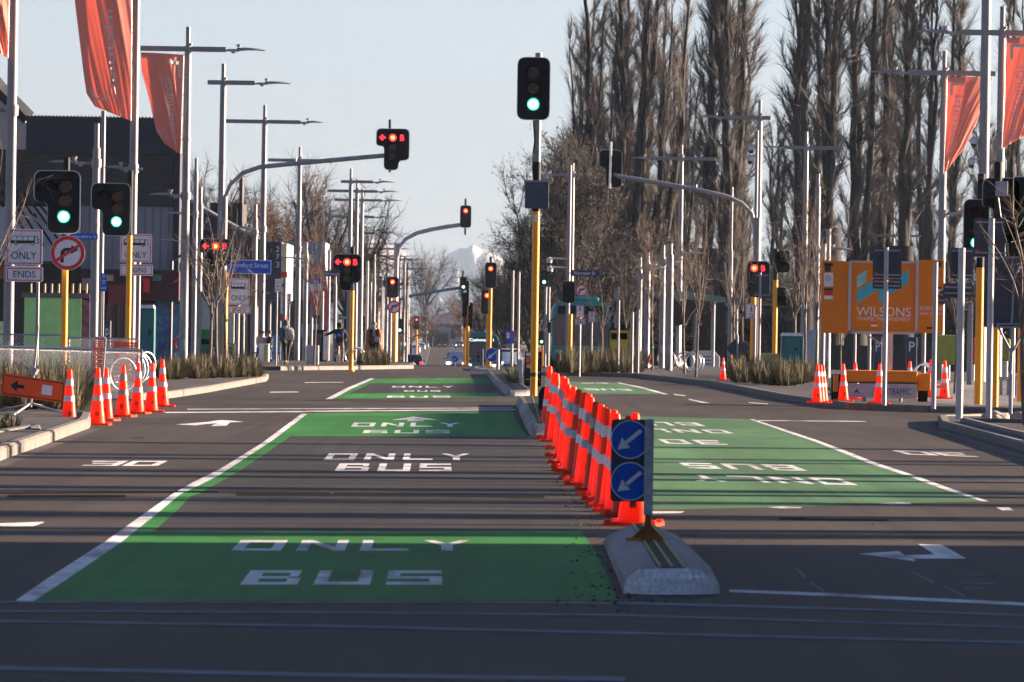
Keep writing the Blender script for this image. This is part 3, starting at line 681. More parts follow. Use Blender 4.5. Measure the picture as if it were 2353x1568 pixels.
def head(root, o, wd, ht, shape, on, R=.125, flip=False, yoff=-.16, detail=True, name='signal_head'):
    "signal head whose top-left corner (seen from the camera) is at local point o"
    sgn = 1 if not flip else -1
    hd_m = Matrix.Rotation(math.pi if flip else 0, 4, 'Z')
    pl = [((u-.5)*wd, (.5-v)*ht) for u, v in SHAPES[shape]]
    c0 = Vector(o)+Vector((wd/2, 0, -ht/2))
    poly = round_poly(pl, .2*min(1, wd/.7)); inner = round_poly([(x*.955, z*.975) for x, z in pl], .18*min(1, wd/.7))
    def place(ob): ob.location = c0; ob.rotation_euler = (0, 0, math.pi if flip else 0); return ob
    b = MB(); b.prism(inner, yoff-.03, yoff+.01); L = LAMPS[shape](on)
    for u, v, k in L: b.box(((u-.5)*wd, yoff+.11, (.5-v)*ht), (.3, .22, .31))
    hd = b.build(name, BLACK, root, bevel=.0); place(hd)
    b = MB(); b.prism(poly, yoff-.022, yoff-.006); b.build('white_border', BORDER, hd)
    for u, v, k in L:
        x, z = (u-.5)*wd, (.5-v)*ht; y = yoff-.035
        if k == '<':
            b = MB(); w_ = .035
            b.prism([(x-.13, z), (x-.02, z+.11), (x+.03, z+.08), (x-.05, z), (x+.03, z-.08), (x-.02, z-.11)], y-.03, y)
            b.prism([(x-.02, z-w_/1.3), (x+.11, z-w_/1.3), (x+.11, z+w_/1.3), (x-.02, z+w_/1.3)], y-.03, y); b.build('arrow_light', LITR, hd); continue
        if k == 'B':
            b = MB(); vs, fs = text2d('B'); b.add([(x-.075+.15*u2, y-.03, z-.11+.22*v2) for u2, v2 in vs], fs); b.build('letter_light', LITR, hd, fixn=False); continue
        m_ = {'r': LENSR, 'a': LENSA, 'g': LENSG, 'k': BLACK, 'R': LITR, 'G': LITG}[k]
        b = MB(); b.disc((x, y, z), R, t=.02, n=24); ln = b.build('lens', m_, hd)
        if k in 'RG':
            b = MB(); b.disc((x, y-.02, z), R*(.78 if k == 'G' else .5), t=.008, n=20); b.build('lens_core', LITGC if k == 'G' else LITRC, hd)
        if detail:
            b = MB(); n = 14; vs = []; rr = R+.018
            for i in range(n+1):
                a = math.radians(-25+230*i/n); dpt = .2*(.45+.55*max(0, math.sin(a)))
                cx_, cz_ = math.cos(a), math.sin(a)
                vs += [(x+rr*cx_, y, z+rr*cz_), (x+rr*cx_, y-dpt, z+rr*cz_), (x+(rr+.008)*cx_, y-dpt, z+(rr+.008)*cz_), (x+(rr+.008)*cx_, y, z+(rr+.008)*cz_)]
            b.add(vs, [(4*i+k2, 4*i+k2+1, 4*i+5+k2, 4*i+4+k2) for i in range(n) for k2 in range(3)]); b.build('visor', BLACK, hd, fixn=False)
    return hd
def signal(label, x, yb, Y, segs, heads, arm=None, grp='traffic signals', extra=None, rad=.075):
    """x at the foot; segs = [(y_top, y_bottom or None for the ground, material, radius)];
    heads = [(x0,y0,x1,y1,shape,on,flip)]; arm = (points, radius)"""
    p = W(x, yb, Y); b0 = Vector((p.x, Y, zg(Y))); r = thing('traffic_signal', label, 'traffic light', b0, group=grp)
    for (y1, y2, m_, rr) in segs:
        z1 = W(x, y1, Y).z-b0.z; z2 = W(x, y2, Y).z-b0.z if y2 else 0
        mb = MB(); mb.tube([(0, 0, z2), (0, 0, z1)], rr, 16)
        if not y2: mb.tube([(0, 0, 0), (0, 0, .05)], rr*1.7, 16)
        mb.build('pole' if m_ in (YELLOW, POLE) else 'pole_sleeve', m_, r, smooth='auto')
    if arm:
        mb = MB(); pts = [W(a, b, Y)-b0 for a, b in arm[0]]
        mb.tube(pts, arm[1], 12); mb.build('mast_arm', DPOLE, r, smooth='auto')
        mb = MB(); q = pts[len(pts)//2]; 
        for t in (.35, .75): q = pts[int(t*(len(pts)-1))]; mb.tube([q, q+Vector((0, 0, .2))], .03, 6)
        mb.build('cable_hook', DPOLE, r)
    for (x0, y0, x1, y1, sh, on, fl) in heads:
        a, c = WR(x0, y0, x1, y1, Y)
        hd = head(r, (a.x-b0.x, 0, a.z-b0.z), c.x-a.x, a.z-c.z, sh, on, R=min(.135, (c.x-a.x)*.2), flip=fl, detail=Y < 300, yoff=-.16 if not fl else -.14)
    return r
cap = lambda y0, y1: (y0, y1, BLACK, .085)
signal('largest green signal at the left on a yellow post, no right turn disc below', 147, 780, 158, [(560, None, YELLOW, .075), (362, 560, BLACK, .075)], [(78, 392, 186, 538, 'L', 'G', False)])
signal('second green signal from the left, black head overlapping the banner pole', 294, 780, 188, [(541, None, YELLOW, .075), (392, 541, BLACK, .075)], [(209, 421, 301, 543, 'L', 'G', False), ])
sx = signal('long arm signal with red arrow, disc and B over the left lanes', 509, 850, LY[513]-2.5, [(452, None, POLE, .13)], [(864, 296, 941, 392, 'T', 'R', False)],
       arm=([(509, 560), (509, 500), (514, 462), (530, 425), (558, 398), (598, 384), (680, 376), (780, 367), (880, 358), (893, 357)], .085))
mb = MB(); P0 = sx.location; a = W(896, 396, P0.y)-P0; b = W(896, 275, P0.y)-P0; mb.tube([a, b], .05, 10); mb.build('head_bracket', BLACK, sx)
signal('arrow and B signal seen through the bare young tree above the bus lane ENDS sign', 516, 840, 248, [(627, None, YELLOW, .085)], [(458, 549, 533, 628, 'T', 'R', False)])
signal('arrow, red and B signal on the yellow post standing in front of the cyclist', 806, 853, 255, [(668, None, YELLOW, .085), (567, 668, BLACK, .08)], [(764, 584, 831, 669, 'T', 'R', False)])
sx = signal('long curved arm with one red signal in front of the snowy mountains', 907, 840, 432, [(560, None, POLE, .16)], [(1057, 472, 1083, 524, 'single', 'R', False)],
       arm=([(909, 640), (911, 600), (917, 570), (932, 550), (958, 536), (990, 528), (1030, 521), (1060, 517)], .13))
mb = MB(); P0 = sx.location; a = W(1069, 540, P0.y)-P0; b = W(1070, 457, P0.y)-P0; mb.tube([a, b], .07, 10); mb.build('head_bracket', BLACK, sx)
signal('red signal above the small no right turn disc on a yellow post', 906, 840, 405, [(684, None, YELLOW, .11)], [(888, 636, 916, 685, 'single', 'R', False)])
signal('small green signal directly right of the no right turn disc post', 917, 840, 470, [(765, None, YELLOW, .1)], [(911, 733, 927, 768, 'single', 'G', False)])
signal('small green signal behind the left shoulder of the orange coat person', 843, 840, 520, [(790, None, YELLOW, .1)], [(836, 750, 850, 786, 'single', 'G', False)])
signal('small green pedestrian lantern low beside the far blue grey pole', 930, 840, 560, [(800, None, YELLOW, .1)], [(924, 772, 938, 798, 'single', 'G', False)])
sx = signal('low far mast arm carrying a green signal below the mountains', 916, 830, 560, [(690, None, POLE, .16)], [(1057, 636, 1073, 668, 'single', 'G', False)],
       arm=([(918, 700), (920, 690), (930, 683), (960, 677), (1010, 669), (1060, 661)], .12))
mb = MB(); P0 = sx.location; a = W(1062, 690, P0.y)-P0; b = W(1064, 622, P0.y)-P0; mb.tube([a, b], .08, 8); mb.build('head_bracket', BLACK, sx)
signal('far small red signal with a green one under it, beyond the cyclist crossing', 957, 800, 900, [(745, None, YELLOW, .12)], [(951, 727, 964, 758, 'single', 'R', False)])
signal('small dark signal beside the far road poles, red over green', 933, 800, 800, [(770, None, YELLOW, .12)], [(929, 728, 941, 762, 'single', 'G', False)])
signal('red signal standing above a second red one, left of the tall centre post', 1124, 845, 380, [(662, None, YELLOW, .1), (590, 604, BLACK, .07)], [(1114, 603, 1141, 663, 'single', 'R', False)])
signal('lower red signal half behind its yellow post, left of the tall centre post', 1119, 840, 395, [(700, None, YELLOW, .08)], [(1105, 665, 1133, 723, 'single', 'R', False)])
signal('pair of black signal backs on a yellow post near the median end', 1073, 840, 330, [(705, None, YELLOW, .085), (646, 705, BLACK, .08)], [(1062, 672, 1077, 732, 'single', '', True), (1070, 695, 1087, 757, 'single', '', True)])
signal('yellow post close beside the pair of black signal backs', 1067, 840, 345, [(758, None, YELLOW, .07)], [(1066, 700, 1078, 756, 'single', '', True)])
cs = signal('tall centre signal showing green, on a long yellow and grey pole with a dark panel', 1229, 700, 158.5,
       [(486, None, YELLOW, .083), (372, 486, BLACK, .09), (122, 372, POLE, .08)], [(1188, 132, 1264, 277, 'single', 'G', False)])
P0 = cs.location; a, b = [v_-P0 for v_ in WR(1206, 415, 1261, 480, P0.y)]
mb = MB(); mb.box(((a.x+b.x)/2, -.13, (a.z+b.z)/2), (b.x-a.x, .16, a.z-b.z)); mb.build('control_panel', mat('panel_blue_grey', (.045, .06, .10), .4), cs, bevel=.01)
mb = MB(); mb.box(((a.x+b.x)/2, -.215, a.z-.02), (b.x-a.x+.02, .01, .03)); mb.build('panel_trim', DPOLE, cs)
mb = MB(); mb.tube([(-.09, -.05, a.z+.1), (-.1, -.05, a.z+.6), (-.06, -.06, a.z+.9), (-.1, -.05, a.z+1.4)], .015, 6); mb.build('cable', BLACK, cs)
mb = MB(); zb = W(1230, 502, P0.y).z; mb.box((.01, -.085, zb), (.09, .01, .16)); mb.build('label_plate', SIGNW, cs)
mb = MB(); mb.tube([(0, 0, .55), (0, 0, .64)], .086, 16); mb.build('marking_band', mat('dark_olive', (.06, .06, .02), .6), cs)
signal('small green signal right of the tall centre pole, upper one', 1252, 800, 330, [(660, None, POLE, .06), (612, 620, BLACK, .07)], [(1241, 620, 1260, 658, 'single', 'G', False)])
signal('small green signal right of the tall centre pole, lower one', 1246, 840, 395, [(793, None, YELLOW, .09)], [(1237, 760, 1252, 794, 'single', 'G', False)])
signal('signal back and round disc on the yellow post left of the teal bus', 1309, 800, 292, [(722, None, YELLOW, .1)], [(1291, 646, 1322, 697, 'single', '', True)])
sx = signal('right mast arm seen from behind, black signal back against the poplars', 1735, 850, LY[1746]-26, [(500, None, POLE, .14)], [(1376, 344, 1430, 432, 'J', '', True)],
       arm=([(1735, 560), (1735, 520), (1727, 490), (1705, 468), (1670, 452), (1600, 436), (1500, 418), (1410, 404)], .085))
mb = MB(); P0 = sx.location; a = W(1401, 434, P0.y)-P0; b = W(1404, 326, P0.y)-P0; mb.tube([a+Vector((0, -.1, 0)), b+Vector((0, -.1, 0))], .05, 10); mb.build('head_bracket', CHROME, sx)
signal('red and B signal mostly covered by a dark sign back, right of the bare trees', 1729, 845, 262, [(683, None, YELLOW, .1)], [(1715, 600, 1769, 684, 'wide', 'R', False)])
signal('yellow post with two black signal backs right of the red B signal', 1779, 845, 240, [(644, None, YELLOW, .085), (572, 644, BLACK, .08)], [(1783, 575, 1816, 627, 'single', '', True), (1786, 660, 1806, 705, 'single', '', True)])
signal('small amber countdown signal above the diamond sign back', 1680, 845, 330, [(770, None, YELLOW, .1)], [(1668, 716, 1698, 768, 'single', '', False)])
signal('yellow post with push button, left one of the right corner pair, black signal backs above', 2247, 945, 152, [(615, None, YELLOW, .085), (400, 615, BLACK, .085)], [(2212, 458, 2272, 592, 'single', 'G', False)])
signal('yellow post directly beside the white sign post at the right corner', 2285, 955, 147, [(560, None, YELLOW, .075), (372, 560, BLACK, .085)], [(2257, 408, 2345, 560, 'J', '', True), (2318, 405, 2400, 600, 'single', '', True)])
extra = [o_ for o_ in COL.objects if o_.get('label', '').startswith('yellow post directly beside')][0]; P0 = Vector(extra.location); a, c = [v_-P0 for v_ in WR(2285, 418, 2312, 452, P0.y)]; mb = MB(); mb.box(((a.x+c.x)/2, -.42, (a.z+c.z)/2), (c.x-a.x, .12, a.z-c.z)); mb.tube([(a.x+.1, -.36, a.z-.1), (a.x+.1, 0, a.z-.1)], .02, 6); mb.build('junction_box', mat('box_grey', (.4, .4, .43), .5), extra, bevel=.01); mb = MB(); mb.tube([(a.x+.05, -.42, c.z), (a.x+.12, -.42, c.z-.45), (a.x+.5, -.42, c.z-.65), (a.x+.75, -.42, c.z-.2)], .014, 6); mb.build('hanging_cable', DPOLE, extra)
signal('yellow post at the right picture edge behind the frame stand', 2343, 935, 160, [(600, None, YELLOW, .07)], [(2322, 520, 2350, 600, 'single', '', True)])
def extra_box(label, x, y, Y, sz, name, cat, m_, post=None, grp=None):
    p = W(x, y, Y); r = thing(name, label, cat, (p.x, Y, p.z), group=grp); mb = MB(); mb.box((0, 0, 0), sz); mb.build('case', m_, r, bevel=.015)
    return r
# ================================================================ signs
def plate(root, x0, y0, x1, y1, Y, b0, m_=None, border=None, r=.04, y=-.07, name='plate', bw=.02, t=.012):
    a, c = [v_-b0 for v_ in WR(x0, y0, x1, y1, Y)]
    mb = MB(); mb.prism(rect(a.x, c.z, c.x, a.z, r), y, y+t); o = mb.build(name, m_ or SIGNW, root)
    if border:
        g = (c.x-a.x)*.02+.008; inner = rect(a.x+g+bw, c.z+g+bw, c.x-g-bw, a.z-g-bw, r*.7); outer = rect(a.x+g, c.z+g, c.x-g, a.z-g, r*.85)
        n = len(inner); mb = MB(); mb.add([(p[0], y-.004, p[1]) for p in outer]+[(p[0], y-.004, p[1]) for p in inner], [(k, (k+1) % n, (k+1) % n+n, k+n) for k in range(n)])
        mb.build('border', border, o)
    return o, a, c
def post(root, x, ytop, Y, b0, rad, m_=POLE, name='post', z0=0.):
    p = W(x, ytop, Y)-b0; mb = MB(); mb.tube([(p.x, 0, z0), (p.x, 0, p.z)], rad, 12); return mb.build(name, m_, root, smooth='auto')
def sign_root(label, x, y, Y, name='traffic_sign', cat='sign', grp=None):
    p = W(x, y, Y); b0 = Vector((p.x, Y, zg(Y))); return thing(name, label, cat, b0, group=grp), b0
def bus_picto(o, a, c, y, m_=SIGNK):
    w = c.x-a.x; h = a.z-c.z; X = lambda u: a.x+w*u; Z = lambda v: a.z-h*v
    mb = MB(); mb.add([(X(.12), y, Z(.19)), (X(.86), y, Z(.19)), (X(.9), y, Z(.40)), (X(.12), y, Z(.40))], [(0, 1, 2, 3)])
    for u in (.28, .72): mb.disc((X(u), y, Z(.405)), w*.045, t=.002, n=14)
    o2 = mb.build('bus_symbol', m_, o)
    mb = MB()
    for k in range(4): mb.add([(X(.155+k*.155), y-.003, Z(.205)), (X(.29+k*.155), y-.003, Z(.205)), (X(.29+k*.155), y-.003, Z(.315)), (X(.155+k*.155), y-.003, Z(.315))], [(0, 1, 2, 3)])
    mb.add([(X(.79), y-.003, Z(.21)), (X(.85), y-.003, Z(.21)), (X(.875), y-.003, Z(.39)), (X(.79), y-.003, Z(.39))], [(0, 1, 2, 3)])
    for u in (.28, .72): mb.disc((X(u), y-.004, Z(.405)), w*.022, t=.002, n=12)
    mb.build('bus_window', SIGNW, o2, fixn=False)
def bus_sign(label, x0, y0, x1, y1, y2, y3, Y, word, xp, rad=.035, px2=None):
    r, b0 = sign_root(label, xp, y3, Y, grp='bus lane signs')
    o, a, c = plate(r, x0, y0, x1, y1, Y, b0, border=SIGNR)
    bus_picto(o, a, c, -.076)
    w = c.x-a.x; h = a.z-c.z; mb = MB(); put_text(mb, 'ONLY', a.x+w*.15, a.z-h*.84, a.x+w*.84, a.z-h*.63, -.0765); mb.build('lettering', SIGNK, o, fixn=False)
    o, a, c = plate(r, x0, y2, x1+(1 if x1 < 300 else 2), y3, Y, b0, border=SIGNR)
    w = c.x-a.x; h = a.z-c.z; mb = MB(); put_text(mb, word, a.x+w*.2, a.z-h*.72, a.x+w*.8, a.z-h*.28, -.0765); mb.build('lettering', SIGNK, o, fixn=False)
    post(r, xp, y0+4, Y, b0, rad)
    mb = MB(); q = W(0, (y1+y2)/2, Y).z-b0.z; mb.box(((a.x+c.x)/2, -.04, q), (w*.7, .03, .025)); mb.build('bracket', CHROME, r)
    return r
bus_sign('white bus lane sign reading ONLY with ENDS plate, largest, far left', 14, 527, 98, 609, 613.5, 648, 140, 'ENDS', 89)
bus_sign('white bus lane sign reading ONLY with BEGINS plate, partly behind the yellow signal post', 276, 538, 349.5, 603, 607.5, 634, 192, 'BEGINS', 320, .06)
bus_sign('small white bus lane sign with ENDS plate behind the bare young tree branches', 525, 640, 573.5, 701, 704, 721, 258, 'ENDS', 548, .07)
def no_right(label, cx, cy, rpx, Y, xp, postm=None, ytop=None, rad=.05, yy=-.36):
    r, b0 = sign_root(label, cx, cy, Y, grp='no right turn discs'); p = W(cx, cy, Y)-b0; R = rpx*Y/FPX; yy = -.3
    mb = MB(); mb.disc((p.x, yy, p.z), R, t=.012, n=36); o = mb.build('plate', SIGNW, r)
    n = 40; mb = MB(); vs = []
    for k in range(n): a = 2*math.pi*k/n; vs += [(p.x+R*.97*math.cos(a), yy-.017, p.z+R*.97*math.sin(a)), (p.x+R*.76*math.cos(a), yy-.017, p.z+R*.76*math.sin(a))]
    mb.add(vs, [(2*k, 2*k+1, (2*k+3) % (2*n), (2*k+2) % (2*n)) for k in range(n)])
    d = Vector((1, 0, .68)).normalized(); nn = Vector((-d.z, 0, d.x))*R*.085; c0 = Vector((p.x, yy-.019, p.z))
    mb.add([tuple(c0+d*R*.8*s+nn*t) for s, t in ((-1, -1), (1, -1), (1, 1), (-1, 1))], [(0, 1, 2, 3)])
    mb.build('red_ring', SIGNR, o, fixn=False)
    mb = MB(); S = R; q = lambda u, v: (p.x+u*S, yy-.014, p.z+v*S)
    mb.add([q(-.42, -.55), q(-.22, -.55), q(-.22, -.1), q(-.42, -.1)], [(0, 1, 2, 3)])
    arc = [(-.42, -.1), (-.38, .12), (-.25, .25), (-.1, .3), (.2, .3), (.2, .1), (-.08, .1), (-.18, .02), (-.22, -.1)]
    mb.add([q(*a_) for a_ in arc], [(0, 1, 2, 7, 8), (2, 3, 6, 7), (3, 4, 5, 6)]); mb.add([q(.2, .46), q(.2, -.06), q(.62, .2)], [(0, 1, 2)])
    mb.build('arrow_symbol', SIGNK, o, fixn=False)
    mb = MB()
    for dz in (-.5, .5): mb.tube([(p.x, yy+.012, p.z+dz*R), (p.x, -.05, p.z+dz*R)], .02, 6)
    mb.build('bracket', CHROME, r); return r
no_right('no right turn disc mounted under the largest green signal at the left', 157.5, 582, 40, 158, 147)
no_right('small no right turn disc on the yellow post under the red signal', 905.5, 706, 15.5, 404.5, 906)
no_right('small no right turn disc below the Worcester street nameplate', 1336, 667.5, 14, 299, 1336)
no_right('tiny no right turn disc at the left front corner of the teal bus', 1257, 761, 7.5, 330, 1257)
def street_name(label, x0, y0, x1, y1, Y, word, fx=(.05, .93), fz=(.38, .78), m_=SIGNB, xp=None, grp='street nameplates'):
    r, b0 = sign_root(label, (x0+x1)/2, y1, Y, 'street_nameplate', 'street sign', grp)
    o, a, c = plate(r, x0, y0, x1, y1, Y, b0, m_, None, .02, y=-.2, name='plate'); w = c.x-a.x; h = a.z-c.z
    g = .02; mb = MB(); inner = rect(a.x+g, c.z+g, c.x-g, a.z-g, .02); outer = rect(a.x-.005, c.z-.005, c.x+.005, a.z+.005, .03); n = len(inner)
    if h > .4:
        mb.add([(p[0], -.205, p[1]) for p in outer]+[(p[0], -.205, p[1]) for p in inner], [(k, (k+1) % n, (k+1) % n+n, k+n) for k in range(n)]); mb.build('border', SIGNW, o, fixn=False)
    mb = MB(); put_text(mb, word, a.x+w*fx[0], a.z-h*fz[1], a.x+w*fx[1], a.z-h*fz[0], -.206); mb.build('lettering', SIGNW, o, fixn=False)
    mb = MB(); mb.tube([(a.x+w*.1, -.19, (a.z+c.z)/2), (a.x+w*.1, .0, (a.z+c.z)/2)], .03, 6); mb.tube([(a.x-.12 if x0 != 640 else a.x, -.05, (a.z+c.z)/2), (c.x, -.05, (a.z+c.z)/2)], .02, 6); mb.build('bracket', CHROME, r)
    return r
street_name('large blue sign reading Hereford Street right of the arrow signal', 520, 598, 623.5, 629.5, 263, 'Hereford Street', (.12, .93), (.2, .55))
street_name('narrow blue nameplate half behind the no right turn disc at far left', 163, 537, 226, 551, 170, 'Hereford St', (.12, .95), (.25, .75))
street_name('blue Worcester street nameplate on its grey pole among the poplars', 1312, 621, 1377, 635, 300, 'Worcester St', (.08, .85), (.22, .78), m_=mat('nameplate_navy', (.012, .025, .13), .5))
street_name('small blue Worcester nameplate cut off by the lit arrow signal', 745, 623, 790, 636, 330, 'Worcester St', (.05, .95), (.22, .78), m_=mat('nameplate_navy', (.01, .03, .15), .5))
street_name('tiny blue Gloucester nameplate left of the cyclist signal post', 778, 723, 806, 734, 420, 'Gloucester', (.1, .9), (.22, .78), m_=mat('nameplate_navy', (.01, .03, .15), .5))

def simple_sign(label, x0, y0, x1, y1, Y, xp, ybase, parts, rad=.03, m_=SIGNW, border=SIGNR, ptop=None, grp=None, postm=POLE):
    r, b0 = sign_root(label, xp, ybase, Y, grp=grp); o, a, c = plate(r, x0, y0, x1, y1, Y, b0, m_, border, .03); w = c.x-a.x; h = a.z-c.z
    for (kind, *q) in parts:
        mb = MB()
        if kind == 'text': put_text(mb, q[0], a.x+w*q[1], a.z-h*q[4], a.x+w*q[3], a.z-h*q[2], -.078); mb.build('lettering', q[5], o, fixn=False)
        if kind == 'box': mb.add([(a.x+w*u, -.0785, a.z-h*v) for u, v in ((q[0], q[1]), (q[2], q[1]), (q[2], q[3]), (q[0], q[3]))], [(0, 1, 2, 3)]); mb.build('symbol', q[4], o, fixn=False)
        if kind == 'ring':
            n = 20; R = w*q[2]; cx, cz = a.x+w*q[0], a.z-h*q[1]; vs = []
            for k in range(n): t = 2*math.pi*k/n; vs += [(cx+R*math.cos(t), -.078, cz+R*math.sin(t)), (cx+R*.72*math.cos(t), -.078, cz+R*.72*math.sin(t))]
            mb.add(vs, [(2*k, 2*k+1, (2*k+3) % (2*n), (2*k+2) % (2*n)) for k in range(n)]); mb.build('red_ring', q[3], o, fixn=False)
        if kind == 'walker':
            cx = a.x+w*q[0]; cz = a.z-h*q[1]; s = w*q[2]
            mb.disc((cx, -.079, cz+s*.9), s*.16, t=.002, n=10)
            for A, B in (((0, .7), (0, .1)), ((0, .1), (.28, -.6)), ((0, .1), (-.25, -.6)), ((0, .6), (.3, .2)), ((0, .6), (-.3, .25))):
                mb.tube([(cx+A[0]*s, -.08, cz+A[1]*s), (cx+B[0]*s, -.08, cz+B[1]*s)], s*.09, 6)
            mb.build('walker_symbol', SIGNK, o)
    post(r, xp, y0+3 if ptop is None else ptop, Y, b0, rad, postm); return r
simple_sign('narrow parking restriction sign on a slim white pole left of the walking man', 632, 641, 645, 671, 262, 637, 845, [('ring', .5, .25, .3, SIGNR), ('box', .3, .5, .7, .62, SIGNR), ('box', .15, .8, .85, .86, SIGNR)], .035, border=None, grp='parking restriction signs')
simple_sign('narrow parking restriction sign on the pole behind the walking man', 659.5, 674, 669, 702, 300, 665, 838, [('ring', .5, .25, .3, SIGNR), ('box', .3, .5, .7, .62, SIGNR), ('box', .15, .8, .85, .86, SIGNR)], .03, border=None, grp='parking restriction signs')
simple_sign('white walking zone sign with ENDS plate in front of the teal bus', 1324, 702, 1342, 730, 245, 1333.5, 850, [('walker', .5, .35, .4), ('ring', .5, .8, .2, SIGNK)], .04, grp='walking zone signs')
simple_sign('white ENDS plate fixed under the walking zone sign', 1321, 733, 1345, 746, 244.8, 1333, 850, [('text', 'ENDS', .2, .3, .8, .7, SIGNK)], .03, grp='walking zone signs')
simple_sign('white walking zone sign, right one of two before the teal bus', 1352, 716, 1368, 741, 262, 1360, 850, [('walker', .5, .35, .4), ('ring', .5, .8, .2, SIGNK)], .04, grp='walking zone signs')
simple_sign('pink white walking zone sign between yellow post and dark signs', 1713, 698, 1735, 732, 240, 1735, 855, [('walker', .6, .4, .35), ('ring', .6, .8, .2, SIGNK)], .05, grp='walking zone signs')
simple_sign('small white and blue cycle route sign left of the silver car', 1162, 760, 1181, 790, 420, 1175, 840, [('box', .1, .15, .45, .6, SIGNW), ('ring', .7, .4, .25, SIGNR)], .05, m_=SIGNB, border=None)
simple_sign('tall blue sign strip beside the stepped pole at the left shop', 232, 628, 245, 670, 216, 238, 790, [('text', 'S', .3, .1, .7, .25, SIGNW), ('box', .2, .4, .8, .44, SIGNW), ('box', .2, .52, .7, .56, SIGNW), ('box', .1, .8, .9, .84, SIGNW)], .03, m_=SIGNB, border=None)
# backs of signs on white posts at the right
def back_sign(label, plates, xp, ytop, ybase, Y, rad=.05, m_=POLE, diamond=None):
    b_ = GK(xp, ybase) if ybase > 850 and Y == 0 else base(xp, ybase, Y); Y = b_.y; r = thing('rear_facing_sign', label, 'sign back', (b_.x, Y, b_.z), group='signs seen from behind'); b0 = Vector(r.location)
    for (x0, y0, x1, y1) in plates:
        a, c = [v_-b0 for v_ in WR(x0, y0, x1, y1, Y)]; w = c.x-a.x; h = a.z-c.z
        mb = MB(); mb.prism(rect(a.x, c.z, c.x, a.z, .04), .06, .075); o = mb.build('plate', BACKG, r)
        mb = MB()
        for v in ((.1, .9) if h > .5 else (.3, .7)): mb.box(((a.x+c.x)/2, .045, a.z-h*v), (w*.9, .02, .03))
        mb.build('rail', DPOLE, o)
        mb = MB(); mb.box((a.x+w*.12, .055, a.z-h*.2 if h < .5 else a.z-h*.85), (w*.12, .006, h*.1)); mb.build('sticker', SIGNR, o)
    if diamond:
        cx, cy, R = diamond; a = W(cx, cy, Y)-b0; R = R*Y/FPX; mb = MB(); mb.prism(round_poly([(a.x+R, a.z), (a.x, a.z+R), (a.x-R, a.z), (a.x, a.z-R)], .06), .06, .075); mb.build('plate', BACKG, r)
    p = W(xp, ytop, Y)-b0; mb = MB(); mb.tube([(p.x, 0, 0), (p.x, 0, p.z)], rad, 12); mb.build('post', m_, r, smooth='auto'); return r
WPOST = mat('white_post', (.42, .41, .45), .5)
back_sign('two dark sign backs on a white post in front of the orange board', [(2006, 569, 2072, 639), (2006, 641, 2072, 664)], 2037, 569, 932, 0, .05, WPOST)
back_sign('white post in front of the right edge of the orange board, small plates', [(2158, 668, 2172, 700)], 2150, 603, 940, 0, .05, WPOST)
back_sign('dark sign backs on the white post left of the yellow push button post', [(2185, 570, 2237, 640), (2168, 651, 2236, 684)], 2210, 570, 964, 0, .065, WPOST)
back_sign('dark sign back high on the white post between the two yellow posts', [(2238, 502, 2310, 590)], 2279, 503, 968, 0, .055, WPOST)
back_sign('small dark sign back beside the shelter roof in the middle right', [(1668, 680, 1721, 701)], 1694, 680, 840, 300, .05)
back_sign('dark diamond sign back standing behind the right grass bed', [], 1695, 770, 845, 245, .03, m_=DPOLE, diamond=(1695, 801, 28))
back_sign('dark plate with grey post covering the right red B signal', [(1734, 628, 1766, 684)], 1747, 627, 855, 230, .045)
back_sign('dark grey control cabinet back left of the bare trees with white box above', [(1411, 690, 1432, 722)], 1420, 660, 840, 290, .05)
# big sign back with tripod frame, right edge
b_ = GK(2327, 958); r = thing('rear_facing_sign', 'largest dark sign back on a spindly metal stand at the right edge', 'sign back', b_, group='signs seen from behind'); b0 = Vector(b_); Y = b_.y
a, c = [v_-b0 for v_ in WR(2262, 588, 2370, 753, Y)]; mb = MB(); mb.prism(rect(a.x, c.z, c.x, a.z, .05), .06, .08); mb.build('plate', BACKG, r)
mb = MB(); q = lambda x, y: W(x, y, Y)-b0
for A, B in (((2300, 590), (2327, 640)), ((2353, 590), (2330, 640)), ((2330, 640), (2324, 745)), ((2290, 745), (2360, 745)), ((2292, 752), (2360, 752)), ((2291, 747), (2322, 807)), ((2358, 747), (2328, 807)), ((2326, 800), (2323, 860)), ((2280, 592), (2370, 592))):
    mb.tube([q(*A)+Vector((0, -.03, 0)), q(*B)+Vector((0, -.03, 0))], .022, 6)
mb.build('frame', mat('frame_grey', (.22, .24, .29), .5), r)
mb = MB(); mb.tube([q(2325, 800), q(2322, 910), (-.04, 0, 0)], .035, 8); mb.build('leg', mat('frame_grey', (.22, .24, .29), .5), r)
# keep left panel on the nearest island
def kl_disc(parent, p, R, y, ang=-140):
    mb = MB(); mb.disc((p.x, y, p.z), R, t=.006, n=40); o = mb.build('blue_disc', SIGNB, parent)
    n = 40; vs = []; mb = MB()
    for k in range(n): t = 2*math.pi*k/n; vs += [(p.x+R*1.0*math.cos(t), y-.009, p.z+R*math.sin(t)), (p.x+R*.945*math.cos(t), y-.009, p.z+R*.945*math.sin(t))]
    mb.add(vs, [(2*k, 2*k+1, (2*k+3) % (2*n), (2*k+2) % (2*n)) for k in range(n)]); mb.build('white_ring', SIGNW, o, fixn=False)
    a = math.radians(ang); d = Vector((math.cos(a), 0, math.sin(a))); s = Vector((-d.z, 0, d.x)); c0 = Vector((p.x, y-.011, p.z))
    P = lambda u, v: tuple(c0+d*u*R+s*v*R); mb = MB()
    mb.add([P(-.75, -.1), P(.3, -.1), P(.3, .1), P(-.75, .1), P(.25, -.34), P(.82, 0), P(.25, .34)], [(0, 1, 2, 3), (4, 5, 6)]); mb.build('arrow_symbol', SIGNW, o, fixn=False)
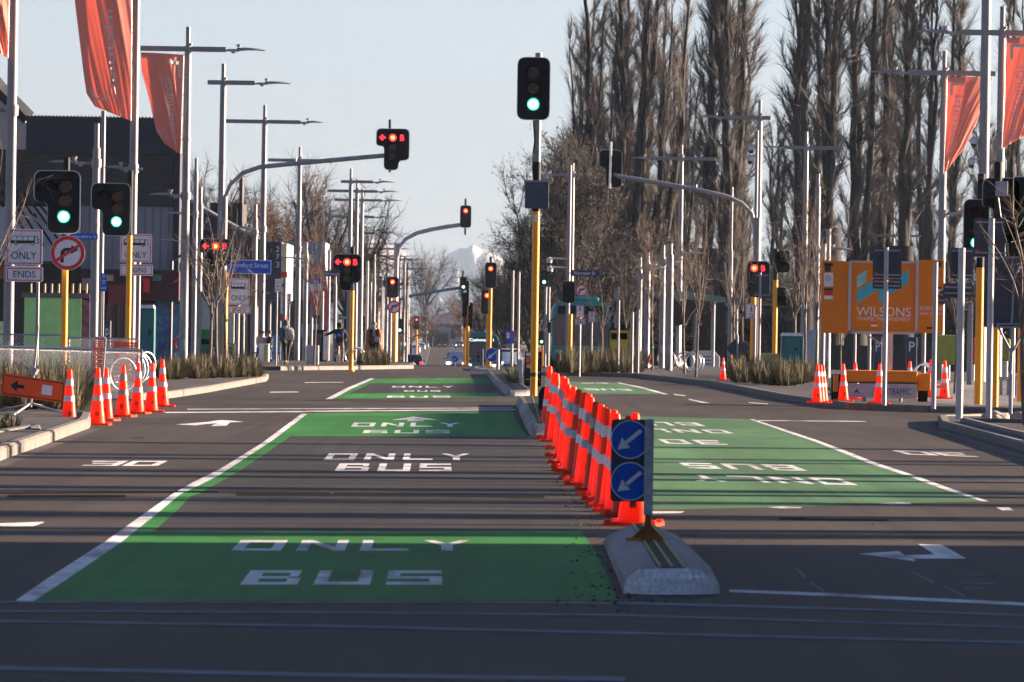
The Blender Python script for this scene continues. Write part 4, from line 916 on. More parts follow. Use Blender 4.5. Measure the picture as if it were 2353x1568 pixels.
b_ = GK(1483, 1243, .155); Y = b_.y
r = thing('keep_left_sign', 'panel with two blue arrow discs on the nearest island, white post at its right', 'sign', b_); b0 = Vector(b_)
a, c = [v_-b0 for v_ in WR(1404, 964, 1492, 1153, Y)]; mb = MB(); mb.prism(rect(a.x, c.z, c.x, a.z, .03), .02, .035); pn = mb.build('panel', BACKG, r)
s_ = Y/FPX
for yc in (1010.5, 1106.5): kl_disc(pn, W(1447.5, yc, Y)-b0, 44.5*s_, .012)
a, c = [v_-b0 for v_ in WR(1480, 963, 1501, 1184, Y)]; mb = MB(); mb.box(((a.x+c.x)/2, -.03, (a.z+c.z)/2), (c.x-a.x, .075, a.z-c.z)); mb.build('post', mat('weathered_white_post', (.45, .45, .50), .7, vary=.35, scale=14), r, bevel=.008)
RUST = mat('rusty_orange_steel', (.33, .12, .02), .7, vary=.35, scale=12)
x0 = a.x; x1 = c.x; zt = c.z; mb = MB(); mb.box(((x0+x1)/2-.0, -.03, zt/2+.01), (.045, .05, zt)); mb.prism([((x0+x1)/2-.13, .0), ((x0+x1)/2+.13, .0), ((x0+x1)/2+.03, .1), ((x0+x1)/2-.03, .1)], -.035, -.025)
mb.box(((x0+x1)/2, -.03, .008), (.24, .14, .014)); mb.build('base_bracket', RUST, r)
mb = MB(); q = W(1455, 1246, Y)-b0; mb.box((q.x, -.12, .012), (.11, .04, .02)); tag(mb.build('loose_bolt_bar', mat('orange_bar', (.5, .2, .02), .6), None), 'short orange bar lying on the near island beside the sign foot', 'metal bar').location = b0
b_ = base(1130, 858, 262); r = thing('keep_left_sign', 'round blue arrow disc left of the silver car, on a short dark post', 'sign', b_); b0 = Vector(b_); Y = b_.y
p = W(1131, 816, Y)-b0; kl_disc(r, p, 16.5*Y/FPX, 0.0)
mb = MB(); a = W(1137, 802, Y)-b0; c = W(1153, 838, Y)-b0; mb.prism(rect(a.x, c.z, c.x, a.z, .03), .03, .05); mb.build('dark_plate', mat('olive_plate', (.05, .06, .05), .5), r); post(r, 1144, 804, Y, b0, .07, WPOST)
b_ = base(1045, 840, 330); r = thing('keep_left_sign', 'small low blue arrow disc in front of the oncoming car', 'sign', b_); p = W(1045.5, 825, b_.y)-b_; kl_disc(r, p, 8*b_.y/FPX, 0.0); post(r, 1045, 826, b_.y, b_, .05)
def marker(label, x, yt, yb, w=.1, Y=None, m_=WPOST):
    b_ = G(x, yb) if yb > 849 else base(x, yb, Y); r = thing('marker_post', label, 'post', b_); h = (W(x, yt, b_.y)-b_).z
    mb = MB(); mb.box((0, 0, h*.5+.03*h), (w, w, h*.94)); mb.build('post', m_, r, bevel=.01); mb = MB(); mb.box((0, 0, .05*h), (w*.7, w*.7, h*.12)); mb.build('foot', RUST, r); return r
marker('square white post standing on the far median island', 1195, 826, 893, .12)
marker('thin white marker post by the round sign back in front of the green bus', 1109, 802, 848, .05, 300)
# round sign backs
def round_back(label, x, y, rpx, Y, ybase=850, sy=1.0):
    r, b0 = sign_root(label, x, ybase, Y, 'rear_facing_sign', 'sign back', 'signs seen from behind'); p = W(x, y, Y)-b0; R = rpx*Y/FPX
    mb = MB(); mb.disc((p.x, .06, p.z), R, t=.012, n=30); o = mb.build('plate', mat('olive_back', (.075, .07, .055), .6), r)
    mb = MB()
    for v in (-.45, .45): mb.box((p.x, .05, p.z+v*R), (R*1.5, .02, .035))
    mb.build('rail', DPOLE, o); mb = MB(); mb.box((p.x-R*.6, .055, p.z), (R*.2, .004, R*.2)); mb.build('sticker', SIGNR, o)
    post(r, x+2, y-rpx*.8, Y, b0, .05); return r
round_back('round dark olive sign back left of the red no turn signal', 877, 649, 13, 425)
round_back('round dark sign back in front of the green bus destination board', 1103, 820, 11, 310)
for xx, lb in ((188, 'large round dark sign back left of the yellow post, behind the ENDS sign'), (236, 'large round dark sign back right of the leftmost yellow post')):
    pass
# black sandwich board with stickers behind the tall centre pole
b_ = G(1225, 890); r = thing('board_sign', 'black board with pale and red stickers behind the tall centre pole', 'board', b_); b0 = Vector(b_)
a, c = [v_-b0 for v_ in WR(1205, 808, 1244, 888, b_.y)]; mb = MB(); mb.prism(rect(a.x, c.z, c.x, a.z, .03), .1, .14); bd = mb.build('panel', BLACK, r)
h = a.z-c.z; w_ = c.x-a.x
for (u, v, uw, vh, m_) in ((.22, .08, .3, .08, SIGNW), (.75, .06, .2, .1, SIGNR), (.2, .26, .22, .13, ORANGE), (.25, .42, .26, .12, mat('pale_pink_sticker', (.55, .38, .38), .6)), (.5, .165, .8, .015, SIGNW), (.6, .47, .3, .02, SIGNW), (.5, .8, .8, .015, SIGNW), (.85, .6, .15, .02, SIGNW)):
    mb = MB(); mb.box((a.x+w_*u, .094, a.z-h*v), (w_*uw, .006, h*vh)); mb.build('sticker', m_, bd)
# dark rubber stand at the median end
b_ = G(1249, 968); b_.z = .2; r = thing('sandbag', 'black rubber weight leaning at the far end of the cone row', 'weight', b_); mb = MB(); mb.prism(round_poly([(-.09, 0), (.1, -.03), (.11, .4), (-.03, .42), (-.1, .3)], .05), -.15, .15); mb.build('body', BLACK, r, bevel=.02)

# orange temporary arrow sign at left
b_ = G(70, 968); b_.z = .13; r = thing('road_works_sign', 'tilted orange sign with black left arrow on a tripod stand, far left', 'sign', b_); b0 = Vector(b_); Y = b_.y
R4 = [W(7, 858, Y)-b0, W(151, 878, Y)-b0, W(147, 927, Y)-b0, W(1, 907, Y)-b0]
o2 = [(p.x, p.z) for p in R4][::-1]; mb = MB(); mb.prism(round_poly(o2, .05), -.04, -.03); pn = mb.build('panel', ORANGE, r)
bil = lambda u, v: (R4[0].lerp(R4[1], u)).lerp(R4[3].lerp(R4[2], u), v)
mb = MB()
def quad(mb, pts, y): mb.add([(bil(*p).x, y, bil(*p).z) for p in pts], [tuple(range(len(pts)))])
for q in (((.02, .06), (.98, .06), (.98, .1), (.02, .1)), ((.02, .9), (.98, .9), (.98, .94), (.02, .94)), ((.02, .06), (.03, .06), (.03, .94), (.02, .94)), ((.97, .06), (.98, .06), (.98, .94), (.97, .94)),
          ((.24, .42), (.36, .42), (.36, .58), (.24, .58)), ((.14, .5), (.25, .22), (.25, .78))): quad(mb, q, -.044)
mb.build('black_marking', SIGNK, pn, fixn=False); mb = MB(); quad(mb, ((.64, .27), (.8, .27), (.8, .72), (.64, .72)), -.045); mb.build('white_square', SIGNW, pn, fixn=False)
mb = MB(); mb.tube([(0, 0, .1), W(88, 748, Y)-b0], .018, 8); mb.tube([W(76, 858, Y)-b0, W(82, 846, Y)-b0], .07, 6); mb.build('mast', DPOLE, r)
mb = MB()
for A in ((4, 962), (165, 975), (30, 975), (110, 955)): g = G(*A); g.z = .14; g = g-b0; mb.tube([(0, 0, .16), g], .018, 6)
mb.build('tripod_legs', DPOLE, r)

# ================================================================ cones
def make_cone(h=.92, br=.13, tr=.032, first=True):
    root = thing('traffic_cone', 'x', 'traffic cone'); n = 22
    R = lambda z: br+(tr-br)*z/h
    mb = MB(); mb.lathe([(br+.012, .03), (br, .05), (R(h*.5), h*.5), (tr, h-.01), (tr*.6, h), (.001, h)], n=n); mb.build('body', CONE, root, smooth='auto')
    mb = MB(); mb.prism(round_poly([(-.22, -.2), (.22, -.2), (.22, .2), (-.22, .2)], .04), .0, .032, axis='z')
    for sx in (-1, 1):
        for sy in (-1, 1): mb.box((sx*.18, sy*.15, .04), (.05, .05, .02))
    mb.build('base', CONE, root)
    for z0, z1 in ((.42, .52), (.70, .82)):
        mb = MB(); mb.lathe([(R(h*z0)+.0035, h*z0), (R(h*z1)+.0035, h*z1)], n=n); mb.build('reflective_band', REFL, root, smooth=True)
    mb = MB(); vs = []
    zz = .2*h; a0 = -math.pi/2+.1
    for a_, z_ in ((a0-.22, zz-.035), (a0+.22, zz-.035), (a0+.22, zz+.035), (a0-.22, zz+.035)): q = R(z_)+.004; vs.append((q*math.cos(a_), q*math.sin(a_), z_))
    mb.add(vs, [(0, 1, 2, 3)]); mb.build('stencil_mark', mat('dark_red_stencil', (.09, .01, .01), .6), root)
    return root
proto = make_cone(); used = [False]
def cone(label, x, yt, yb, grp, dz=0., grey=False, up=0., tilt=0.):
    o = proto if not used[0] else copy_tree(proto); used[0] = True
    g = GK(x, yb+dz, up) if up else G(x, yb+dz); g.z = up; h = (W(x, yt, g.y)-g).z
    o.location = g; s = h/.92; sx_ = min(s, 1.05)*(1.02 if 'median' in grp else 1); o.scale = (sx_, sx_, s); o.rotation_euler = (random.gauss(0, .012), random.gauss(0, .014), random.uniform(-.3, .3))
    o['label'] = label; o['group'] = grp; o['category'] = 'traffic cone'
    if grey:
        for ch in o.children:
            if ch.name.startswith('reflective'):
                ch.data = ch.data.copy(); ch.data.materials[0] = REFLG
    return o
g1 = 'cones along the left kerb'
for x, yt, yb, lb, gy in [(158, 848, 981, 'cone standing beside the tilted orange arrow sign', 0), (223, 845, 981, 'cone with grey bands closest to the fence end, second from the left', 1), (243, 846, 971, 'cone half behind the second one at the left kerb', 0),
                          (282, 839, 962, 'cone in front of the steel hoops behind the wire fence', 1), (315, 834, 955, 'cone directly before the fence corner post', 0), (347, 834, 951, 'cone just right of the fence corner', 0), (373, 826, 939, 'rightmost cone of the left kerb row', 0)]:
    cone(lb, x, yt, yb, g1, -4, gy, up=.0)
CR = [(1323, 888, 1089), (1348, 905, 1115), (1399, 938, 1164), (1422, 950, 1182), (1272, 841, 1006), (1282, 856, 1015), (1290.6, 858, 1022), (1297, 864, 1038), (1302, 869, 1056), (1308.7, 883, 1072), (1317, 893, 1082), (1329, 894.7, 1096), (1342.5, 902, 1108), (1353, 912, 1122), (1370, 923, 1134), (1380, 929, 1146), (1388, 935, 1156), (1409, 942, 1172), (1437.5, 956, 1192), (1456, 948.5, 1214)]
OR = ['farthest', 'second farthest', 'third farthest', 'fourth farthest', 'fifth farthest', 'sixth farthest', 'seventh farthest', 'eighth farthest', 'eighth nearest', 'seventh nearest', 'sixth nearest', 'fifth nearest', 'fourth nearest', 'third nearest', 'second nearest', 'nearest']
CR.sort(key=lambda c: c[2])
OR = ['farthest', 'second farthest', 'third farthest', 'fourth farthest', 'fifth farthest', 'sixth farthest', 'seventh farthest', 'eighth farthest', 'ninth farthest', 'tenth farthest', 'tenth nearest', 'ninth nearest', 'eighth nearest', 'seventh nearest', 'sixth nearest', 'fifth nearest', 'fourth nearest', 'third nearest', 'second nearest', 'nearest']
for i, (x, yt, yb) in enumerate(CR):
    t = i/15; xb = x+(-8 if i < 8 else -2)
    cone(OR[i]+' cone of the tight row along the median' + (', behind the blue arrow panel' if i > 17 else ''), x-(12 if i < 3 else 4 if i < 8 else 0), yt, yb, 'cones lined up along the median', -6, i in (3, 4, 7, 8, 11, 12, 6))
proto2 = proto
g3 = 'cones around the orange trailer'
for x, yt, yb, lb in [(1877, 838, 931, 'front cone of the leftmost stack by the orange trailer'), (1884, 838.5, 930, 'middle cone of the leftmost stack by the orange trailer'), (1891, 839, 929.5, 'back cone of the leftmost stack by the orange trailer'), (1938, 836, 927, 'cone at the left wheel of the orange trailer'), (1965, 833, 922, 'cone partly behind the left part of the orange trailer'),
                      (2019, 836, 933, 'cone in front of the orange trailer beside the white post'), (2089, 830, 920, 'cone behind the orange trailer, only top and foot visible'), (2137, 826, 918, 'cone just left of the white post at the orange board edge'), (2170, 829, 921, 'cone with a red and white bib right of the orange trailer'), (1661, 822, 878, 'single cone on the kerb right of the cycle hoops')]:
    cone(lb, x, yt, yb, g3, -4, up=.13)
for x, yt, yb, Y, lb in [(1712, 826, 845, 235, 'tiny cone top beyond the right grass bed'), (455+88, 0, 0, 0, '')][:1]:
    pass

# ================================================================ wire fence at the left, steel hoops
Yf = G(330, 940).y
def fence_panel(label, P0, P1, zt=1.02, sag=0, rail=.03, mesh=True, orange=False, z0=.08):
    a = Vector(P0); b = Vector(P1); L = (b-a).length; d = (b-a).normalized(); r = thing('wire_fence', label, 'fence', a)
    mb = MB(); mb.tube([(0, 0, zt), b-a+Vector((0, 0, zt))], rail, 10); mb.build('top_rail', mat('rail_steel', (.25, .27, .33), .35, .4), r)
    mb = MB(); mb.tube([(0, 0, 0), (0, 0, zt)], .024, 8); mb.build('post', POLE, r); mb = MB(); mb.tube([b-a, b-a+Vector((0, 0, zt))], .024, 8); mb.build('post', POLE, r)
    mb = MB(); s = .095; n = int((L+zt)/s); wr = .005
    for sg in (1, -1):
        for k in range(-int(zt/s), int(L/s)+1):
            x0 = k*s; lo = max(0, -x0) if sg > 0 else max(0, x0+zt-L) ; 
            # wire from (x0,z0) going up at 45 degrees
            if sg > 0: t0, t1 = max(0, -x0), min(zt-z0, L-x0); f = lambda t: (x0+t, z0+t)
            else: xx = x0+zt-z0; t0, t1 = max(0, xx-L), min(zt-z0, xx); f = lambda t: (xx-t, z0+t)
            if t1-t0 > .03:
                p = f(t0); q = f(t1); mb.tube([d*p[0]+Vector((0, 0, p[1])), d*q[0]+Vector((0, 0, q[1]))], wr, 3, cap=False)
    mb.build('wire_mesh', CHROME, r, fixn=False); return r
A = W(0, 876, 135); B = W(226, 880, 131); Cc = W(328, 905, 150)
pf = lambda x, y, zt, Y: Vector((W(x, y, Y).x, Y, .0))
zt1 = W(0, 778, 150).z
fa = Vector((W(-60, 778, 152).x, 152, 0)); fb = Vector((W(326, 806, 140).x, 140, 0))
fence_panel('chain link panel with steel top rail behind the left kerb cones', fa, fb, zt=W(326, 806, 140).z, rail=.035)
fc = Vector((W(-60, 768, 162).x, 162, 0)); fd = Vector((W(152, 770, 162).x, 162, 0)); fence_panel('second chain link panel with a rounded rail in front of the green hoarding', fc, fd, zt=W(100, 770, 162).z, rail=.02)
fe = Vector((W(158, 772, 160).x, 160, 0)); ff = Vector((W(318, 783, 158).x, 158, 0)); fence_panel('third chain link panel reaching the teal toilet cabin', fe, ff, zt=W(240, 778, 160).z, rail=.02)
r = thing('barrier_gate', 'narrow orange mesh gate leaf with rounded white frame at the fence', 'barrier', (W(230, 900, 138).x, 138, 0)); b0 = Vector(r.location); q = lambda x, y: W(x, y, 138)-b0
mb = MB(); mb.tube([q(209, 905), q(212, 800), q(214, 778), q(219, 775), q(238, 775), q(243, 779), q(239, 830), q(234, 905)], .014, 8); mb.build('frame', WPOST, r)
mb = MB(); P_ = [q(212, 900), q(234, 900), q(240, 780), q(216, 780)]
NO = mat('orange_mesh', (.75, .10, .04), .7, vary=.3, scale=20)
for k in range(26): t = k/25; mb.tube([P_[0].lerp(P_[3], t), P_[1].lerp(P_[2], t)], .009, 4)
for k in range(9): t = k/8; mb.tube([P_[0].lerp(P_[1], t), P_[3].lerp(P_[2], t)], .007, 4)
mb.build('orange_mesh', NO, r)
r = thing('orange_netting', 'orange safety netting hung on the fence behind the steel hoops', 'netting', (W(300, 830, 156).x, 156, 0)); b0 = Vector(r.location); q = lambda x, y: W(x, y, 156)-b0
mb = MB()
for k in range(16): t = k/15; mb.tube([q(262, 786+t*95), q(318, 790+t*95)], .012, 4)
for k in range(20): t = k/19; mb.tube([q(262+56*t, 786), q(262+56*t, 885)], .010, 4)
mb.build('net', NO, r)
def hoop(label, cx, ybot, rpx, Y=None, rz=0., rt=.032, grp='round steel cycle hoops'):
    g = G(cx, ybot) if ybot > 851 else base(cx, ybot, Y); g.z += .13; r = thing('cycle_hoop', label, 'cycle stand', g, rz, grp); R = rpx*g.y/FPX
    mb = MB(); n = 36; pts = [(R*math.cos(2*math.pi*k/n+math.pi/2), 0, R+R*math.sin(2*math.pi*k/n+math.pi/2)*.98) for k in range(n+1)]; mb.tube(pts, rt, 8, cap=False); mb.build('ring', CHROME, r, smooth=True)
    mb = MB(); mb.tube([(0, 0, -.02), (0, 0, .02)], .07, 10); mb.build('foot', POLE, r); return r
for i, (cx, yb, rp, rz) in enumerate([(281, 912, 38, .7), (290, 906, 40, .7), (299, 902, 40, .7), (308, 898, 38, .7)]): hoop(['front', 'second', 'third', 'rear'][i]+' steel hoop of the group behind the left chain link panel', cx, yb, rp, rz=rz)
for i, (cx, yb, rp, rz, Y) in enumerate([(326, 886, 30, .9, 0), (336, 880, 30, .9, 0)]): hoop(['near', 'far'][i]+' steel hoop just right of the fence corner', cx, yb, rp, rz=rz)
for i, (cx, yb, rp, Y) in enumerate([(1595, 864, 22, 0), (1588, 862, 22, 0), (1581, 860, 21, 0), (1574, 858, 21, 0)]): hoop(['front', 'second', 'third', 'rear'][i]+' steel hoop of the right group beside the bare tree', cx, yb, rp, rz=.25)
hoop('single steel hoop left of the group beyond the right grass bed', 1531, 852, 20); hoop('steel hoop at the right end of the right grass bed', 1487, 852, 18, rz=.9)
hoop('steel hoop in front of the cyclist at the lit signal post', 811, 838, 19, 280, rz=.2); hoop('second steel hoop behind the lit signal post', 822, 837, 18, 288, rz=.6)
hoop('steel hoop behind the right end of the orange trailer', 2118, 900, 26, rz=.5); hoop('second steel hoop behind the right end of the orange trailer', 2124, 897, 26, rz=.5)
# electric scooter by the hoops
g = base(1492, 848, 282); r = thing('kick_scooter', 'green and red electric kick scooter leaning between the cycle hoops', 'scooter', g); b0 = Vector(g); q = lambda x, y: W(x, y, 282)-b0
mb = MB(); mb.tube([q(1500, 795), q(1494, 815)], .05, 8); mb.build('stem', mat('scooter_green', (.1, .5, .15), .4), r); mb = MB(); mb.tube([q(1494, 815), q(1487, 838)], .05, 8); mb.build('lower_stem', SIGNR, r)
mb = MB(); mb.tube([q(1493, 790), q(1508, 794)], .03, 8); mb.build('handlebar', BLACK, r); mb = MB(); mb.box((.35, 0, .12), (.9, .14, .05)); mb.build('deck', BLACK, r)
for xx in (-.12, .78): mb = MB(); mb.tube([(xx, -.03, .11), (xx, .03, .11)], .11, 14); mb.build('wheel', TYRE, r)

# ================================================================ orange trailer board
TOR = mat('trailer_orange', (.78, .22, .002), .6, vary=.06, scale=2)
Yt = GK(2110, 924).y; g = Vector((W(2030, 924, Yt).x, Yt, .13)); r = thing('sign_trailer', 'orange traffic management trailer with a large raised folding board', 'trailer', g); b0 = Vector(g); q = lambda x, y: W(x, y, Yt)-b0
def tb(x0, y0, x1, y1, ya, yb_, name, m_, par=None, bev=.0):
    a, c = [v_-b0 for v_ in WR(x0, y0, x1, y1, Yt)]; mb = MB(); mb.box(((a.x+c.x)/2, (ya+yb_)/2, (a.z+c.z)/2), (c.x-a.x, abs(yb_-ya), a.z-c.z)); return mb.build(name, m_, par or r, bevel=bev)
lw = tb(1887, 600, 1949, 766, -.02, .02, 'left_wing', TOR); rw = tb(2110, 598, 2168, 766, -.02, .02, 'right_wing', TOR); cp = tb(1949.5, 600, 2109.5, 766, .0, .05, 'centre_panel', TOR)
mb = MB(); FR = mat('board_frame', (.5, .48, .5), .4)
for (x0, y0, x1, y1) in ((1949, 601, 1955.5, 767), (2103.5, 599, 2110, 768), (1955.5, 601, 2103.5, 605), (1949, 762, 2110, 768)):
    a, c = [v_-b0 for v_ in WR(x0, y0, x1, y1, Yt)]; mb.box(((a.x+c.x)/2, -.035, (a.z+c.z)/2), (c.x-a.x, .03, a.z-c.z))
mb.build('panel_frame', FR, cp)
TEAL = mat('print_teal', (.06, .48, .55), .5); PTEAL = mat('print_pale_teal', (.32, .62, .62), .5)
mb = MB()
for P in ([(1968.5, 661), (2000, 641)], ): pass
def poly(pts, m_, nm, par, y=-.004):
    mb = MB(); mb.add([(q(*p).x, y, q(*p).z) for p in pts], [tuple(range(len(pts)))]); return mb.build(nm, m_, par, fixn=False)
k = lambda X, Y_: (1838.4+X/5.46, 545.8+Y_/5.46)   # from the enlarged view
poly([k(710, 490), k(835, 410), k(835, 560), k(715, 635)], PTEAL, 'logo_shape', cp, -.003)
poly([k(715, 670), k(985, 500), k(1100, 610), k(990, 650), k(715, 830)], TEAL, 'logo_shape', cp, -.003)
poly([k(985, 560), k(1080, 560), k(1080, 790), k(990, 822)], TEAL, 'logo_shape', cp, -.0045)
poly([k(1080, 620), k(1362, 400), k(1362, 570), k(1080, 750)], TEAL, 'logo_shape', cp, -.003)
mb = MB()
for wd_, x0, y0, x1, y1 in (('WILSONS', 705, 880, 1390, 985), ('TRAFFIC MANAGEMENT', 710, 1008, 1392, 1042)):
    a = q(*k(x0, y1)); c = q(*k(x1, y0)); put_text(mb, wd_, a.x, a.z, c.x, c.z, -.005)
mb.build('lettering', SIGNW, cp, fixn=False)
mb = MB()
for wd_, x0, y0, x1, y1 in (('FOR HIRE', 1503, 868, 1785, 912), ('0800 944 784', 1503, 948, 1785, 970)):
    a = q(*k(x0, y1)); c = q(*k(x1, y0)); put_text(mb, wd_, a.x, a.z, c.x, c.z, -.024)
mb.build('lettering', SIGNW, rw, fixn=False)
for (x0, y0, x1, y1, m_, par) in ((302, 322, 415, 360, SIGNK, lw), (310, 362, 385, 430, BACKG, lw), (300, 445, 415, 615, SIGNW, lw), (300, 638, 412, 668, SIGNK, lw), (302, 670, 412, 728, SIGNR, lw), (302, 730, 412, 775, REFL, lw), (302, 776, 412, 798, mat('sticker_yellow', (.5, .4, .05), .6), lw),
                                  (1705, 305, 1775, 370, BACKG, rw), (1705, 622, 1775, 648, SIGNK, rw), (1722, 655, 1775, 715, SIGNW, rw), (1735, 720, 1785, 750, SIGNR, rw), (1585, 1125, 1655, 1150, SIGNK, rw), (890, 1075, 970, 1092, SIGNR, cp), (890, 1093, 970, 1118, REFL, cp)):
    poly([k(x0, y0), k(x1, y0), k(x1, y1), k(x0, y1)], m_, 'sticker', par, -.0235 if par in (lw, rw) else -.004)
mb = MB(); n = 20; a0 = q(*k(352, 512)); R = .062; vs = []
for i in range(n): t = 2*math.pi*i/n; vs += [(a0.x+R*math.cos(t), -.0245, a0.z+R*math.sin(t)), (a0.x+R*.8*math.cos(t), -.0245, a0.z+R*.8*math.sin(t))]
mb.add(vs, [(2*i, 2*i+1, (2*i+3) % (2*n), (2*i+2) % (2*n)) for i in range(n)]); mb.build('red_ring', SIGNR, lw, fixn=False)
mb = MB(); put_text(mb, '90', a0.x-.036, a0.z-.02, a0.x+.036, a0.z+.02, -.0246); mb.build('lettering', SIGNK, lw, fixn=False)
tb(2036, 768, 2052, 850, .1, .22, 'mast', FR); mb = MB(); mb.tube([q(1990, 768), q(2040, 800)], .02, 6); mb.build('brace', DPOLE, r)
bd = tb(1936, 852, 2105, 878, -.5, 1.3, 'body', TOR, bev=.02); tb(1914, 862, 1924, 900, -.5, .3, 'left_outrigger', TOR); tb(2106, 858, 2136, 898, -.4, .4, 'wheel_arch', TOR, bev=.02)
tb(1930, 878, 2102, 881.5, -.53, -.5, 'hazard_strip', mat('hazard_dark', (.03, .025, .01), .6)); tb(1932, 882, 2104, 914, -.52, -.46, 'lower_panel', mat('trailer_pale', (.42, .40, .44), .5, vary=.15))
mb = MB(); a = q(1975, 906); c = q(2085, 893); put_text(mb, 'OPTRAFFIC', q(2020, 900).x, a.z, q(2090, 900).x, c.z, -.525); mb.build('lettering', BACKG, r, fixn=False)
poly([(1958, 906), (1966, 892), (1974, 906), (1966, 900)], BACKG, 'logo_shape', r, -.525)
for x_ in (1922, 2122): mb = MB(); c = q(x_, 900); mb.tube([(c.x-.1, .3, .3), (c.x+.1, .3, .3)], .3, 22); w_ = mb.build('wheel', TYRE, r, smooth='auto'); mb = MB(); mb.tube([(c.x+.1, .3, .3), (c.x+.115, .3, .3)], .16, 14); mb.build('rim', POLE, w_)
for x_ in (1985, 2068): mb = MB(); c = q(x_, 900); mb.tube([(c.x, -.3, 0), (c.x, -.3, .5)], .035, 8); mb.build('support_leg', POLE, r)
mb = MB(); mb.box((q(2150, 900).x, .2, .35), (.5, .06, .06)); mb.build('side_bar', POLE, r)

# rocks at the right corner
ROCK = mat('boulder', (.30, .26, .24), .9, vary=.3, scale=6, bump=.6)
def rock(label, x, yb, wpx, hpx, seed):
    g = G(x, yb); g.z = .1; bm = bmesh.new(); bmesh.ops.create_icosphere(bm, subdivisions=4, radius=1); s = g.y/FPX
    for v in bm.verts:
        n_ = mnoise.noise(v.co*1.3+Vector((seed, 0, 0)))*.28+mnoise.noise(v.co*3.5+Vector((seed, 3, 0)))*.07; v.co *= 1+n_; v.co = Vector((v.co.x*wpx*s/2, v.co.y*wpx*s*.4, v.co.z*hpx*s*.62+hpx*s*.3))
    me = bpy.data.meshes.new('boulder'); bm.to_mesh(me); bm.free(); me.materials.append(ROCK); me.shade_smooth(); o = new_obj('boulder', me); o.location = g; tag(o, label, 'boulder', 'boulders at the right corner')
rock('smooth brown boulder under the yellow post at the right kerb corner', 2285, 980, 66, 24, 1); rock('boulder at the right picture edge beside the tree trunk', 2345, 980, 50, 24, 5)
# white planter box and bins
def boxthing(name, label, cat, x0, y0, x1, y1, Y, depth, m_, extra=None, grp=None, bev=.02):
    a, c = WR(x0, y0, x1, y1, Y); gz = zg(Y)+(.13 if Y > 0 else 0); r = thing(name, label, cat, ((a.x+c.x)/2, Y, gz), group=grp)
    h = max(a.z-gz, .3); w = c.x-a.x; z0 = c.z-gz if c.z > gz+.25 else 0
    mb = MB(); mb.box((0, depth/2, (h+z0)/2), (w, depth, h-z0)); b = mb.build('body', m_, r, bevel=bev)
    for e in extra or []:
        nm, u0, v0, u1, v1, mm = e[:6]; mb = MB(); mb.box(((u0+u1-1)/2*w, -.012, h-(v0+v1)/2*(h-z0)), ((u1-u0)*w, .02, (v1-v0)*(h-z0))); mb.build(nm, mm, b)
        if len(e) > 6:
            mb = MB(); put_text(mb, e[6], (u0-.5)*w+.12*(u1-u0)*w, h-v1*(h-z0)+.15*(v1-v0)*(h-z0), (u1-.5)*w-.12*(u1-u0)*w, h-v0*(h-z0)-.15*(v1-v0)*(h-z0), -.026); mb.build('lettering', e[7], b, fixn=False)
    return r
boxthing('cabinet', 'large white street cabinet right of the walking man', 'cabinet', 703, 794, 732, 848, 272, .5, mat('cabinet_white', (.5, .49, .5), .5), [('door', .1, .05, .9, .95, mat('cabinet_door', (.42, .42, .46), .5))])
boxthing('litter_bin', 'white recycling bin with yellow green panel behind the slim poles', 'bin', 515, 792, 545, 840, 285, .5, SIGNW, [('panel', .35, .0, .75, 1, mat('lime_panel', (.35, .42, .03), .5), 'R', SIGNK)])
boxthing('litter_bin', 'white rubbish bin with red panel left of the yellow green one', 'bin', 478, 792, 510, 840, 285, .5, SIGNW, [('panel', .3, .0, .6, 1, mat('red_panel', (.4, .03, .03), .5), 'R', SIGNW)])
boxthing('litter_bin', 'pale green edged bin behind the stepped pole', 'bin', 595, 790, 618, 842, 288, .5, SIGNW, [('panel', .5, .05, .8, .95, mat('lime_panel', (.35, .42, .03), .5))])
boxthing('info_pillar', 'tall pale information pillar with translucent cap left of the 273 building', 'pillar', 520, 716, 538, 790, 292, .3, mat('pillar_pale', (.42, .44, .38), .5))
boxthing('parking_meter', 'dark parking meter cabinet with white P behind the left fence', 'parking meter', 239, 737, 254, 800, 180, .3, BACKG, [('blue_panel', .15, .2, .85, .8, mat('meter_blue', (.03, .07, .16), .5), 'P', SIGNW)])
boxthing('parking_meter', 'parking meter with P left under the orange board', 'parking meter', 2083, 775, 2107, 850, 205, .3, BACKG, [('blue_panel', .15, .08, .85, .5, mat('meter_blue', (.03, .07, .16), .5), 'P', SIGNW)])
boxthing('parking_meter', 'blue parking meter with P beside the left poles under the orange board', 'parking meter', 2008, 775, 2026, 850, 215, .3, BACKG, [('blue_panel', .15, .08, .85, .5, mat('meter_blue', (.03, .07, .16), .5), 'P', SIGNW)])
boxthing('parking_meter', 'blue parking meter at the right end of the right grass bed', 'parking meter', 1475, 775, 1487, 850, 285, .3, BACKG, [('blue_panel', .15, .08, .85, .4, mat('meter_blue', (.03, .07, .16), .5))])
DGREEN = mat('toilet_teal', (.012, .13, .14), .5, vary=.15)
def toilet(label, x0, y0, x1, y1, Y):
    r = boxthing('portable_toilet', label, 'toilet cabin', x0, y0+8, x1, y1, Y, 1.1, DGREEN, [('door', .15, .06, .85, .96, mat('toilet_door', (.016, .17, .18), .5)), ('sign', .6, .35, .75, .42, SIGNW)], grp='portable toilets')
    a = W(x0, y0, Y)-Vector(r.location); c = W(x1, y0+8, Y)-Vector(r.location); mb = MB(); mb.prism([(a.x, c.z), (c.x, c.z), (c.x*.85, a.z), (a.x*.85, a.z)], -.02, 1.12); mb.build('roof', SIGNW, r)
toilet('teal portable toilet with white roof behind the left banner pole', 322, 701, 354, 845, 225); toilet('teal portable toilet right of the yellow post pair', 1796, 765, 1846, 850, 235)
